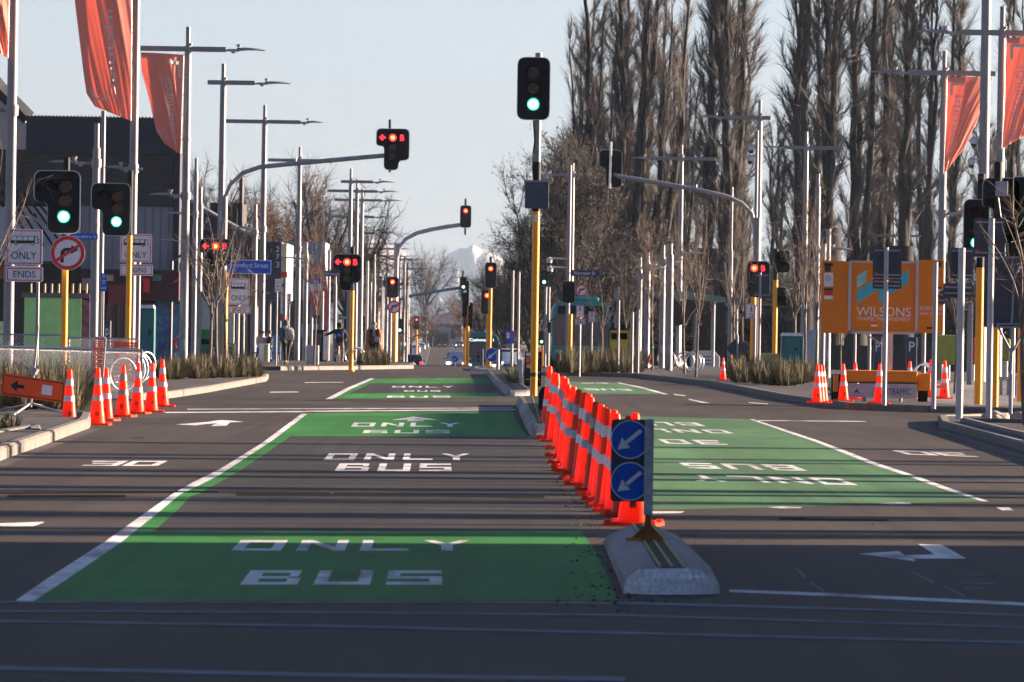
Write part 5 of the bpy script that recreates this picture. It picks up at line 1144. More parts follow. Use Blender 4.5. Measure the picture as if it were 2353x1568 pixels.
boxthing('cabinet', 'pale blue grey panel cabin right of the teal portable toilet', 'cabin', 1850, 758, 1880, 850, 245, 1.2, mat('pale_blue_cabin', (.28, .38, .45), .6))
boxthing('barrier', 'pale yellow concrete block behind the yellow post pair', 'barrier', 1742, 812, 1790, 850, 236, .5, mat('pale_yellow_block', (.55, .50, .2), .7))
boxthing('poster_stand', 'yellow poster panel in a dark frame right of the teal bus', 'poster panel', 1398, 754, 1447, 850, 275, .25, BLACK, [('poster', .06, .06, .94, .96, mat('poster_yellow', (.50, .40, .05), .6)), ('poster_title', .12, .12, .88, .28, mat('poster_cream', (.6, .55, .35), .6)), ('poster_art', .12, .55, .88, .8, mat('poster_navy', (.03, .05, .14), .6)), ('poster_badge', .36, .48, .66, .66, SIGNR)])
boxthing('poster_shelter', 'green and white poster shelter behind the left bare young trees', 'shelter', 455, 668, 520, 812, 285, .3, mat('shelter_dark', (.03, .05, .035), .6), [('poster', .12, .1, .9, .62, mat('poster_pale', (.42, .45, .40), .6)), ('green_art', .12, .62, .9, .95, mat('poster_green', (.02, .20, .06), .6)), ('white_strip', .12, .78, .9, .86, SIGNW)])
boxthing('cabinet', 'dark cabinet with lit white strip right of the walking man', 'cabinet', 718, 758, 752, 838, 300, .6, BLACK, [('poster', .1, .1, .6, .7, mat('poster_dim', (.10, .08, .09), .6)), ('pale_edge', .72, .05, .95, .95, SIGNW)])
# ================================================================ buildings, left side
def wallbox(mb, x0, y0, x1, y1, Y, b0, depth, yo=0., zb=None):
    a, c = [v_-b0 for v_ in WR(x0, y0, x1, y1, Y)]; z1 = c.z if zb is None else zb
    mb.box(((a.x+c.x)/2, yo+depth/2, (a.z+z1)/2), (c.x-a.x, depth, a.z-z1))
def bparts(root, b0, Y, items):
    for it in items:
        nm, x0, y0, x1, y1, yo, dp, m_ = it[:8]; mb = MB(); wallbox(mb, x0, y0, x1, y1, Y, b0, dp, yo, it[8] if len(it) > 8 else None); mb.build(nm, m_, root)
def brickmat(name, c1, c2, mo, sx=8., bw=.5, rh=.25):
    m = bpy.data.materials.new(name); m.use_nodes = True; nt = m.node_tree; b = nt.nodes['Principled BSDF']; b.inputs['Roughness'].default_value = .9
    tc = nt.nodes.new('ShaderNodeTexCoord'); mp = nt.nodes.new('ShaderNodeMapping'); mp.inputs['Rotation'].default_value = (math.pi/2, 0, 0); nt.links.new(tc.outputs['Object'], mp.inputs['Vector'])
    br = nt.nodes.new('ShaderNodeTexBrick'); nt.links.new(mp.outputs['Vector'], br.inputs['Vector']); br.inputs['Scale'].default_value = sx
    br.inputs['Brick Width'].default_value = bw; br.inputs['Row Height'].default_value = rh; br.inputs['Mortar Size'].default_value = .03
    br.inputs['Color1'].default_value = (*c1, 1); br.inputs['Color2'].default_value = (*c2, 1); br.inputs['Mortar'].default_value = (*mo, 1)
    nt.links.new(br.outputs['Color'], b.inputs['Base Color']); return m
STONE = brickmat('stone_tiles', (.085, .075, .068), (.05, .046, .045), (.03, .028, .028), 2.2, .5, .2)
NAVY = mat('dark_navy_cladding', (.018, .022, .035), .6, vary=.2, scale=1)
Yb = 292.0; p = W(200, 845, Yb); b0 = Vector((p.x, Yb, zg(Yb))); r = thing('shop_building', 'dark building with serrated roof edge and stone tiled upper wall, far left', 'building', b0)
GREYP = mat('grey_panel', (.22, .22, .26), .7, vary=.06, scale=1); MAROON = mat('maroon_fascia', (.07, .012, .018), .6, vary=.2)
bparts(r, b0, Yb, [('parapet', 60, 270, 405, 352, 0, 9, NAVY), ('stone_wall', -30, 346, 398, 472, .12, 8.8, STONE), ('corner_column', 398, 346, 412, 640, .05, 9, NAVY),
    ('upper_panel', 185, 474, 398, 622, .2, 8, GREYP), ('pale_wall', -30, 474, 185, 600, .2, 8, mat('pale_blue_cladding', (.40, .42, .48), .6)), ('fascia', 185, 622, 412, 690, -.25, 8, MAROON), ('dark_shopfront', -30, 600, 412, 845, .6, 7, mat('dark_shopfront', (.018, .014, .014), .5), 0.)])
mb = MB(); a = W(60, 270, Yb)-b0; c = W(405, 270, Yb)-b0; n = 42; 
for k in range(n):
    x0 = a.x+(c.x-a.x)*k/n; x1 = a.x+(c.x-a.x)*(k+1)/n; mb.prism([(x0, a.z-.02), (x1, a.z-.02), ((x0+x1)/2, a.z+.13)], .01, 8.9)
mb.build('serrated_edge', NAVY, r)
for (x0, y0, x1, y1, m_, nm) in ((-20, 595, 20, 640, mat('orange_poster', (.35, .08, .02), .6), 'poster'), (190, 640, 235, 668, mat('shop_sign_pale', (.3, .2, .2), .6), 'shop_sign'), (330, 640, 345, 672, SIGNR, 'shop_sign'), (250, 655, 300, 700, mat('dull_red', (.2, .03, .03), .6), 'awning'), (276, 700, 284, 800, mat('brown_column', (.12, .05, .03), .7), 'column'), (256, 700, 262, 800, mat('brown_column', (.12, .05, .03), .7), 'column'), (296, 700, 302, 800, mat('brown_column', (.12, .05, .03), .7), 'column'), (210, 730, 232, 800, SIGNR, 'red_panel'), (355, 690, 412, 845, mat('graffiti_blue', (.07, .17, .30), .7, vary=.5, scale=3), 'graffiti_wall')):
    mb = MB(); wallbox(mb, x0, y0, x1, y1, Yb, b0, .25, -.45 if nm != 'graffiti_wall' else .3); mb.build(nm, m_, r)
rr_ = random.Random(8)
WF = mat('window_frame_pale', (.25, .24, .24), .6)
for i, x0 in enumerate((215, 245, 268, 290, 312, 335)):
    mb = MB(); wallbox(mb, x0, 700, x0+17, 790, Yb, b0, .1, .5); w_ = mb.build('shop_window', GLASS, r); mb = MB()
    for (a_, b_, c_, d_) in ((x0, 698, x0+17, 701), (x0, 738, x0+17, 740), (x0-1, 698, x0+1, 792), (x0+16, 698, x0+18, 792)): wallbox(mb, a_, b_, c_, d_, Yb, b0, .12, .42)
    mb.build('window_frame', WF, w_)
for x0, x1, m_, t_ in ((236, 262, mat('sign_cream', (.4, .34, .28), .6), ''), (352, 372, mat('sign_teal', (.05, .2, .2), .6), '')):
    mb = MB(); wallbox(mb, x0, 632, x1, 646, Yb, b0, .08, -.36); mb.build('shop_sign', m_, r)
for i in range(12):
    mb = MB(); wallbox(mb, 186+i*18.2, 476, 186.6+i*18.2, 620, Yb, b0, .05, .17); mb.build('panel_joint', BACKG, r)
mb = MB(); wallbox(mb, 185, 619, 412, 623, Yb, b0, .5, -.5); mb.build('gutter', BACKG, r)
mb = MB(); a = W(395, 600, Yb)-b0; mb.tube([(a.x, -.1, 0), (a.x, -.1, a.z), (a.x+.5, -.1, a.z+.3)], .07, 6); mb.build('downpipe', BACKG, r)
for i in range(3): mb = MB(); wallbox(mb, 100+i*90, 398, 125+i*90, 402, Yb, b0, .1, .02); mb.build('ledge', STONE, r)
# graffiti strokes
for i, (cx, cy, m_) in enumerate(((392, 715, SIGNR), (380, 765, mat('graffiti_violet', (.09, .06, .35), .6)), (400, 790, SIGNR), (372, 800, mat('graffiti_violet', (.09, .06, .35), .6)))):
    rr_ = random.Random(i); mb = MB(); q = W(cx, cy, Yb)-b0; pts = [(q.x+rr_.uniform(-.22, .22), .27, q.z+.28*math.cos(k*1.3)+rr_.uniform(-.1, .1)) for k in range(7)]; mb.tube(pts, .03, 5); mb.build('graffiti', m_, r)
# light vertical fins, white sign wing, diagonal stays
mb = MB(); wallbox(mb, 216, 545, 224, 572, Yb, b0, .2, -.3); q = lambda x, y: W(x, y, Yb)-b0
r2 = thing('canopy_stays', 'black diagonal steel rods holding a canopy at the far left shop', 'canopy', b0)
mb = MB()
for k in range(5): mb.tube([q(-20+k*26, 395+k*16)+Vector((0, -.7, 0)), q(75+k*27, 560+k*6)+Vector((0, -.7, 0))], .05, 6)
for k in range(4): mb.lathe([(.001, -.16), (.14, 0), (.001, .16)], q(10+k*36, 470+k*14)+Vector((0, -.7, 0)), 8)
mb.build('rods', BLACK, r2); mb = MB(); wallbox(mb, -20, 600, 130, 606, Yb, b0, 1.2, -1.2); mb.build('canopy_edge', BACKG, r2)
# pale gable house behind
Yg = 310.0; p = W(30, 845, Yg); b0 = Vector((p.x, Yg, zg(Yg))); r = thing('gabled_house', 'pale gable wall with a dark sloping roof edge at the far left', 'house', b0); q = lambda x, y: W(x, y, Yg)-b0
mb = MB(); P = [q(-60, 180), q(0, 225), q(70, 292), q(92, 345), q(92, 500), q(-60, 500)]; mb.prism([(a.x, a.z) for a in P][::-1], 0, 6); mb.build('wall', mat('pale_render', (.36, .32, .33), .8), r)
mb = MB(); mb.tube([q(-60, 130), q(0, 205), q(66, 272)], .35, 4); mb.tube([q(78, 292), q(95, 345)], .07, 4); mb.build('roof_edge', NAVY, r)
mb = MB(); mb.tube([q(130, 345), q(133, 300)], .08, 6); mb.tube([q(220, 310), q(222, 340), q(228, 352)], .1, 6); mb.build('vent', CHROME, r)
mb = MB(); mb.tube([q(78, 385), q(165, 382), q(245, 395)], .05, 6); mb.tube([q(147, 395), q(147, 345)], .05, 6); mb.tube([q(135, 347), q(177, 347)], .06, 6); mb.build('aerial', POLE, r)
# green hoarding
Yh = 232.0; p = W(120, 800, Yh); b0 = Vector((p.x, Yh, 0)); r = thing('site_hoarding', 'bright green painted plywood hoarding at the left shop', 'hoarding', b0); q = lambda x, y: W(x, y, Yh)-b0
LIME = mat('lime_green_paint', (.50, .88, .30), .7, vary=.12, scale=2)
mb = MB(); xs = [56, 84, 108, 137, 162, 188]
for a_, b_ in zip(xs, xs[1:]): A = q(a_+.4, 678+(a_-56)*.08); B = q(b_-.4, 678); mb.box(((A.x+B.x)/2, 0, A.z/2), (B.x-A.x, .05, A.z))
mb.build('green_boards', LIME, r); mb = MB(); A = q(50, 672); B = q(206, 686); mb.box(((A.x+B.x)/2, -.04, (A.z+B.z)/2), (B.x-A.x, .06, .17)); mb.build('top_rail', mat('weathered_timber', (.20, .16, .15), .9), r)
mb = MB(); A = q(190, 690); B = q(207, 690); mb.box(((A.x+B.x)/2, .0, A.z/2), (B.x-A.x, .05, A.z)); mb.build('poster_boards', mat('poster_red_white', (.35, .15, .15), .7, vary=.6, scale=4), r)
mb = MB()
for k in range(9): x_ = 70+k*16; A = q(x_, 652); mb.tube([(A.x, .3, A.z-.4), (A.x, .3, A.z)], .035, 6)
mb.build('timber_upright', mat('pale_timber', (.4, .3, .2), .8), r)  # uprights in a paler tan than the top rail
Yh = 240.0; p = W(15, 800, Yh); b0 = Vector((p.x, Yh, 0)); r = thing('site_hoarding', 'pale green and cream board fence at the left picture edge', 'hoarding', b0); q = lambda x, y: W(x, y, Yh)-b0; A = q(-30, 738); B = q(18, 738)
mb = MB(); mb.box(((A.x+B.x)/2, 0, A.z/2), (B.x-A.x, .05, A.z)); mb.build('board', mat('pale_green_paint', (.6, .72, .4), .8, vary=.2), r); mb = MB(); mb.tube([(B.x, 0, 0), (B.x, 0, A.z+.1)], .05, 8); mb.build('post', POLE, r)
# dark sloping roof hall, chimney tower, 273 block
Yn = 360.0; p = W(510, 845, Yn); b0 = Vector((p.x, Yn, zg(Yn))); r = thing('dark_hall', 'dark navy hall with a long roof sloping down to the right behind the lamp posts', 'building', b0); q = lambda x, y: W(x, y, Yn)-b0
mb = MB(); P = [q(405, 425), q(435, 461), q(603, 556), q(603, 845), q(405, 845)]; mb.prism([(a.x, a.z) for a in P][::-1], 0, 14); mb.build('wall', NAVY, r)
mb = MB(); mb.tube([q(405, 422), q(433, 458), q(520, 508), q(605, 555)], .09, 4); mb.build('roof_edge', mat('roof_edge_pale', (.3, .33, .4), .5), r)
mb = MB(); wallbox(mb, 478, 465, 553, 560, Yn, b0, 6, 2); mb.build('roof_box', mat('dark_brown_louvre', (.03, .026, .026), .8), r); mb = MB(); mb.tube([q(551, 466)+Vector((0, 2, 0)), q(552, 405)+Vector((0, 2, 0))], .12, 6); mb.build('flue', mat('dark_flue', (.08, .06, .065), .7), r)
mb = MB(); A = q(537, 585); c = q(553, 570); put_text(mb, 'N', A.x, A.z-.1, c.x, c.z, -.03); mb.build('lettering', mat('dim_white', (.4, .42, .46), .6), r, fixn=False)
Yn = 345.0; p = W(625, 845, Yn); b0 = Vector((p.x, Yn, zg(Yn))); r = thing('office_block', 'slate grey block with white number 273 and a sunlit cream side', 'building', b0); q = lambda x, y: W(x, y, Yn)-b0
SLATE = mat('slate_cladding', (.045, .055, .075), .7, vary=.1, scale=1)
bparts(r, b0, Yn, [('wall', 600, 556, 645, 845, 0, 10, SLATE), ('cream_side', 645.3, 560, 658, 690, .3, 10, mat('cream_wall', (.62, .54, .42), .8)), ('blue_hoarding', 609, 772, 645, 845, -.4, .1, mat('sky_blue_board', (.12, .32, .55), .6)), ('ground_floor', 540, 690, 609, 845, .5, 5, mat('column_grey', (.12, .12, .13), .7))])
mb = MB()
for i, ch in enumerate('273'):
    A = q(634, 579+i*18); c = q(642, 566+i*18); put_text(mb, ch, A.x, A.z, c.x, c.z, -.03)
mb.build('lettering', SIGNW, r, fixn=False)
for i in range(6):
    mb = MB(); wallbox(mb, 545+i*10, 700, 548+i*10, 845, Yn, b0, .3, .1); mb.build('column', mat('pale_column', (.35, .33, .33), .7), r)
Yn = 420.0; p = W(700, 845, Yn); b0 = Vector((p.x, Yn, zg(Yn))); r = thing('retail_building', 'pale blue and white shop with red signs behind the left poles', 'building', b0)
bparts(r, b0, Yn, [('wall', 645, 556, 745, 845, .3, 10, mat('shop_blue_grey', (.20, .24, .31), .7)), ('white_band', 662, 585, 720, 602, 0, .3, SIGNW), ('white_band', 668, 606, 718, 614, 0, .3, SIGNW), ('dark_band', 655, 625, 750, 640, .05, .3, BACKG), ('dark_ground_floor', 650, 690, 745, 845, .1, .3, mat('shop_dark', (.03, .035, .05), .5)), ('white_van_shape', 692, 745, 730, 775, -.2, .3, mat('pale_blue_glass', (.25, .32, .42), .3))])  # includes a darker panel across the ground floor
b_ = base(728, 845, 405); r = thing('shop_sign_board', 'large red and blue advertising board beside the red vertical banner', 'sign board', b_); b0 = Vector(b_)
bparts(r, b0, 405, [('red_panel', 712, 606, 745, 640, 0, .2, mat('ad_red', (.55, .03, .05), .6)), ('blue_strip', 712, 640, 745, 652, .0, .2, SIGNB), ('white_strip', 712, 653, 745, 668, 0, .2, SIGNW), ('pink_panel', 712, 670, 745, 725, 0, .2, mat('ad_pink', (.5, .10, .10), .6))])
mb = MB(); a = W(718, 630, 405)-b0; c = W(732, 616, 405)-b0; put_text(mb, 'IS', a.x, a.z, c.x, c.z, -.01); mb.build('lettering', SIGNW, r, fixn=False)
post(r, 716, 700, 405, b0, .1); post(r, 742, 700, 405, b0, .1)
b_ = base(747, 845, 400); r = thing('feather_banner', 'tall narrow red vertical banner left of the lit arrow signal', 'banner', b_); mb = MB(); P = [W(741, 590, 400)-b_, W(746, 590, 400)-b_, W(752, 660, 400)-b_, W(752, 760, 400)-b_, W(741, 760, 400)-b_]; mb.prism([(a.x, a.z) for a in P][::-1], 0, .03); mb.build('cloth', mat('banner_red', (.65, .06, .07), .7), r); post(r, 741, 590, 400, b_, .05)
b_ = base(651, 838, 330); r = thing('vertical_sign', 'tall narrow white signboard with a triangle emblem left of the walking man', 'sign board', b_); b0 = Vector(b_)
bparts(r, b0, 330, [('top_cap', 644.5, 625, 660, 638, 0, .3, SIGNR), ('white_panel', 645, 639, 659, 722, .02, .25, SIGNW), ('foot', 644.5, 722, 660, 738, 0, .3, SIGNR), ('shaft', 646, 738, 658, 838, .04, .2, BACKG, 0.)])
mb = MB(); q = lambda x, y: (W(x, y, 330)-b0); mb.add([(q(646.5, 660).x, .01, q(650, 660).z), (q(657.5, 660).x, .01, q(650, 660).z), (q(652, 645).x, .01, q(652, 645).z)], [(0, 1, 2)])
for ch, y_ in (('U', 676), ('R', 694), ('Z', 712)): put_text(mb, ch, q(649.5, y_).x, q(650, y_+4).z, q(654.5, y_).x, q(650, y_-4).z, .012)
mb.build('lettering', SIGNK, r, fixn=False)
# awning structure between poles
b_ = base(600, 838, 338); r = thing('bus_stop_canopy', 'dark flat bus stop canopy behind the stepped poles, left', 'shelter', b_); b0 = Vector(b_)
bparts(r, b0, 338, [('roof', 540, 678, 660, 690, -2, 5, BACKG)]);
for x_ in (560, 590, 620, 652): mb = MB(); a = W(x_, 690, 338)-b0; mb.tube([(a.x, 0, 0), (a.x, 0, a.z)], .07, 8); mb.build('post', POLE, r)

# ================================================================ right side background
b_ = base(1600, 840, 330); r = thing('bus_stop_shelter', 'long bus shelter with pale green roof edge behind the right bare trees', 'shelter', b_); b0 = Vector(b_); DKB = mat('shelter_brown', (.05, .038, .032), .8)
mb = MB(); A = W(1502, 676, 330)-b0; B = W(1668, 690, 330)-b0; mb.prism([(A.x, A.z-.15), (B.x, B.z-.1), (B.x, B.z+.12), (A.x+1.6, A.z+.15), (A.x, A.z+.1)], -1.5, 4); mb.build('roof', mat('pale_green_edge', (.20, .26, .22), .6), r)
mb = MB(); mb.prism([(A.x, A.z-.2), (B.x-1, B.z-.2), (B.x-2, B.z-1.2), (A.x+.6, A.z-1.6)], -1.2, 3.8); mb.build('soffit', DKB, r)
for x_ in (1520, 1560, 1600, 1640): mb = MB(); a = W(x_, 690, 330)-b0; mb.tube([(a.x, 0, 0), (a.x, 0, a.z)], .08, 8); mb.build('post', DPOLE, r)
b_ = base(1600, 845, 520); r = thing('long_building', 'low dark building line behind the poplars on the right', 'building', b_); b0 = Vector(b_)
mb = MB(); mb.box((22, 6, 2.6), (66, 12, 5.2)); mb.build('wall', mat('far_dark_wall', (.035, .033, .04), .8, vary=.3, scale=.4), r); mb = MB(); mb.box((22, 6, 5.4), (68, 13, .3)); mb.build('roof', mat('far_roof', (.06, .06, .07), .8), r)
for k in range(11):
    mb = MB(); mb.box((-8+k*6, -.06, 2.6), (2.4, .1, 1.6)); mb.build('window', GLASS, r)
def playpart(label, x0, y0, x1, y1, Y, m_):
    b_ = base((x0+x1)/2, 850, Y); r = thing('mural_board', label, 'painted panel', b_, group='coloured playground panels'); b0 = Vector(b_); mb = MB(); wallbox(mb, x0, y0, x1, y1, Y, b0, .15, 0); mb.build('board', m_, r, bevel=.1)
    mb = MB(); a = W((x0+x1)/2, y1, Y)-b0; mb.tube([(a.x, .08, 0), (a.x, .08, max(.3, a.z))], .1, 8); mb.build('leg', DPOLE, r)
playpart('rounded yellow green painted panel right of the orange board', 2192-40, 770, 2202, 838, 235, mat('mural_lime', (.32, .34, .07), .7))
playpart('dull red painted panel beside the yellow push button post', 2225, 778, 2243, 838, 236, mat('mural_red', (.3, .05, .05), .7))
playpart('blue painted panel under the orange board', 2030, 790, 2052, 828, 236, mat('mural_blue', (.06, .12, .3), .7))
playpart('small red painted panel under the orange board', 2026, 772, 2040, 795, 234, mat('mural_red', (.3, .05, .05), .7))
playpart('yellow painted panel between the two right yellow posts', 2262, 776, 2282, 836, 238, mat('mural_yellow', (.5, .44, .12), .7))
playpart('olive painted panel at the right edge of the playground', 2298, 778, 2322, 830, 238, mat('mural_olive', (.2, .22, .05), .7))
b_ = base(2200, 850, 300); r = thing('garden_wall', 'dark low wall running behind the coloured panels at the right', 'wall', b_); mb = MB(); mb.box((2, 0, .6), (16, .3, 1.2)); mb.build('wall', mat('low_wall_brown', (.07, .06, .055), .9), r)
# bench right edge
b_ = base(2310, 905, 178); b_.z = .13; r = thing('bench', 'grey slatted bench behind the spindly sign stand at the right edge', 'bench', b_); mb = MB(); mb.box((0, .2, .45), (.62, .45, .05)); mb.build('seat', DPOLE, r)
for x_ in (-.26, -.1, .08, .26): mb = MB(); mb.box((x_, .2, .21), (.05, .35, .42)); mb.build('leg', DPOLE, r)
# houses at the end of the road
HB = mat('house_wall_pale', (.30, .30, .31), .8); RB = mat('house_roof_bluegrey', (.12, .14, .19), .8)
def house(label, x0, x1, yr, ye, yb, Y, rm=RB, wm=HB):
    b_ = base((x0+x1)/2, yb, Y); r = thing('house', label, 'house', b_, group='houses at the end of the road'); b0 = Vector(b_); a = W(x0, ye, Y)-b0; c = W(x1, ye, Y)-b0; t = W((x0+x1)/2, yr, Y)-b0; w = c.x-a.x
    mb = MB(); mb.box(((a.x+c.x)/2, 5, a.z/2), (w*.9, 10, a.z)); mb.build('wall', wm, r)
    mb = MB(); mb.add([(a.x, -.6, a.z), (c.x, -.6, a.z), (c.x, 10.6, a.z), (a.x, 10.6, a.z), (a.x+w*.3, 5, t.z), (c.x-w*.3, 5, t.z)], [(0, 1, 5, 4), (1, 2, 5), (2, 3, 4, 5), (3, 0, 4), (3, 2, 1, 0)]); mb.build('roof', rm, r)
    for k in (-.25, .2): mb = MB(); mb.box(((a.x+c.x)/2+k*w, -.03, a.z*.55), (w*.14, .06, a.z*.4)); mb.build('window', GLASS, r)
house('low pale house with a wide blue grey hip roof at the end of the road', 984, 1066, 722, 744, 772, 1500)
house('small hazy house with dark roof above the blue grey roofed one', 1030, 1078, 690, 706, 745, 2100, mat('far_roof_grey', (.16, .17, .2), .8))
b_ = base(985, 772, 1450); r = thing('hedge', 'dark clipped hedge left of the pale house at the road end', 'hedge', b_)
bm = MB(); rr_ = random.Random(4)
for k in range(900): x_, y_, z_ = rr_.uniform(-1.5, 4.5), rr_.uniform(0, 2), rr_.uniform(0, 3.2); s = .22; bm.add([(x_+rr_.uniform(-s, s), y_+rr_.uniform(-s, s), z_+rr_.uniform(-s, s)) for _ in range(3)], [(0, 1, 2)])
bm.build('foliage', mat('hedge_dark', (.03, .035, .02), .9), r, fixn=False); bm = MB(); bm.box((1.5, 1, 1.4), (5.6, 1.4, 2.8)); bm.build('branch_core', mat('hedge_dark', (.03, .035, .02), .9), r)
# far road works
for i, (x, lb) in enumerate(((1010, 'leftmost'), (1022, 'second'), (1040, 'third'), (1056, 'rightmost'))):
    b_ = base(x, 790, 1350); r = thing('road_works_barrier', lb+' tiny red and white barrier across the far end of the road', 'barrier', b_, group='far barriers'); mb = MB(); mb.box((0, 0, .75), (1.1, .1, .3)); mb.build('board', SIGNR, r); mb = MB(); mb.box((0, -.02, .75), (.4, .1, .26)); mb.build('white_stripe', SIGNW, r)
    for k in (-.45, .45): mb = MB(); mb.box((k, 0, .35), (.08, .4, .7)); mb.build('leg', DPOLE, r)

# ================================================================ out of view: casters of the long shadows, and a sky blocker on the left
b_ = Vector((24, 14, 0)); r = thing('corner_building', 'long four storey building on the right corner beside the camera', 'building', b_)
mb = MB(); mb.box((12, 23.4, 10), (24, 46.8, 20)); mb.build('wall', mat('render_cream', (.45, .42, .38), .85), r); mb = MB(); mb.box((12, 23.4, 20.2), (24.6, 47.2, .4)); mb.build('cornice', KERB, r)
for k in range(6):
    for s_ in range(4): mb = MB(); mb.box((-.03, 5+k*7.2, 2.2+s_*4.8), (.08, 2.8, 2.4)); mb.build('window', GLASS, r)
r = thing('corner_building', 'long lower building added unseen on the left to block sky light', 'building', Vector((-16, 12, 0)))  # unseen block added to lower the sky light on the foreground
mb = MB(); mb.box((-10, 17, 6), (20, 34, 12)); mb.build('wall', mat('render_grey', (.22, .21, .20), .85), r)
for k in range(4):
    for s_ in range(2): mb = MB(); mb.box((.03, 5+k*7.2, 2.2+s_*4.8), (.08, 2.8, 2.4)); mb.build('window', GLASS, r)
for i, (Ya, Yz, X, hz_, xa) in enumerate(((111, 142, 26, -.5, 1.15), (176, 238, 26, -.75, .6))):  # unseen canopies added and sized to cast the shadow strips on the lanes
    b_ = Vector((X, Ya, 0)); r = thing('added_shadow_canopy', ['nearer', 'farther'][i]+' long raised canopy added out of view on the right to cast shadow', 'canopy', b_); z = (X-hz_)*math.tan(math.radians(12))/math.cos(math.radians(21))
    mb = MB(); mb.box((0, (Yz-Ya)/2, z), (xa*.7, Yz-Ya, xa*.3)); mb.build('roof', BACKG, r)
    for k in range(5): mb = MB(); mb.tube([(0, (Yz-Ya)*(k+.5)/5, 0), (0, (Yz-Ya)*(k+.5)/5, z)], .08, 8); mb.build('post', DPOLE, r)
# snowy mountains far away
def mountains():
    Ym = 13500.0; n = 150; rows = 16; b_ = Vector((W(985, 760, Ym).x, Ym, 0)); mb = MB()
    prof = [(560, 740), (700, 700), (790, 610), (830, 575), (868, 541), (895, 556), (925, 577), (960, 600), (975, 612), (1000, 606), (1020, 593), (1050, 573), (1085, 566), (1115, 572), (1150, 590), (1200, 640), (1300, 700), (1500, 745)]
    def H(x):
        for (a, b), (c, d) in zip(prof, prof[1:]):
            if a <= x <= c: return b+(d-b)*(x-a)/(c-a)
        return 750
    vs = []
    for j in range(rows+1):
        t = j/rows
        for i in range(n+1):
            x = 560+i*(1500-560)/n; y = H(x)+mnoise.noise(Vector((x*.05, 0, 0)))*6+mnoise.noise(Vector((x*.17, 5, 0)))*2.5
            z = W(x, y, Ym).z; X = W(x, y, Ym).x; zz = -20+(z+20)*math.sin(t*math.pi/2)
            rg = mnoise.noise(Vector((x*.06, t*3, 1)))*420+mnoise.noise(Vector((x*.2, t*7, 4)))*150
            vs.append((X-b_.x, -(1-t)*1500+rg*(1-t*.5), zz))
    mb.add(vs, [(j*(n+1)+i, j*(n+1)+i+1, (j+1)*(n+1)+i+1, (j+1)*(n+1)+i) for j in range(rows) for i in range(n)])
    m = bpy.data.materials.new('hazed_snowy_mountain'); m.use_nodes = True; nt = m.node_tree; b = nt.nodes['Principled BSDF']; b.inputs['Roughness'].default_value = .9
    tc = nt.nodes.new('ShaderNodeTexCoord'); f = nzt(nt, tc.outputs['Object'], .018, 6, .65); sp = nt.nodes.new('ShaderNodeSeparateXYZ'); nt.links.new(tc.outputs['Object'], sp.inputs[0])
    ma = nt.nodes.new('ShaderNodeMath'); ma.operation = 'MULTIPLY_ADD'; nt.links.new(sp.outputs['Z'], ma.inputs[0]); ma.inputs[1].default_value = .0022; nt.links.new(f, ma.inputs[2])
    nt.links.new(mix_node(nt, (.06, .09, .14), (.19, .165, .165), rampf(nt, ma.outputs[0], .62, .74)), b.inputs['Base Color'])  # bluish rock and dimmed snow: distance haze put into the colour
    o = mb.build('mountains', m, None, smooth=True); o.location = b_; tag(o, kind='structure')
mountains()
# ================================================================ plants
def rv(r_, s=1.): return Vector((r_.gauss(0, s), r_.gauss(0, s), r_.gauss(0, s)))
def limb(mb, p, d, L, r0, r1, rnd, n=5, wob=.12, up=.0, sides=5):
    "a wandering tapered branch; returns its points and directions"
    pts = [p.copy()]; q = p.copy(); d = d.normalized()
    for i in range(n):
        d = (d+rv(rnd, wob)+Vector((0, 0, up))).normalized(); q = q+d*(L/n); pts.append(q.copy())
    mb.tube(pts, [r0+(r1-r0)*i/n for i in range(n+1)], sides, cap=False); return pts
def twig(mb, p, d, L, r, side=None):
    d = d.normalized(); a = d.cross(Vector((.3, .8, .2))).normalized()*r; b = d.cross(a).normalized()*r; e = p+d*L
    n = len(mb.v); mb.v += [tuple(p+a), tuple(p-a*.5+b*.87), tuple(p-a*.5-b*.87), tuple(e)]; mb.f += [(n, n+1, n+3), (n+1, n+2, n+3), (n+2, n, n+3)]; mb.m += [0]*3
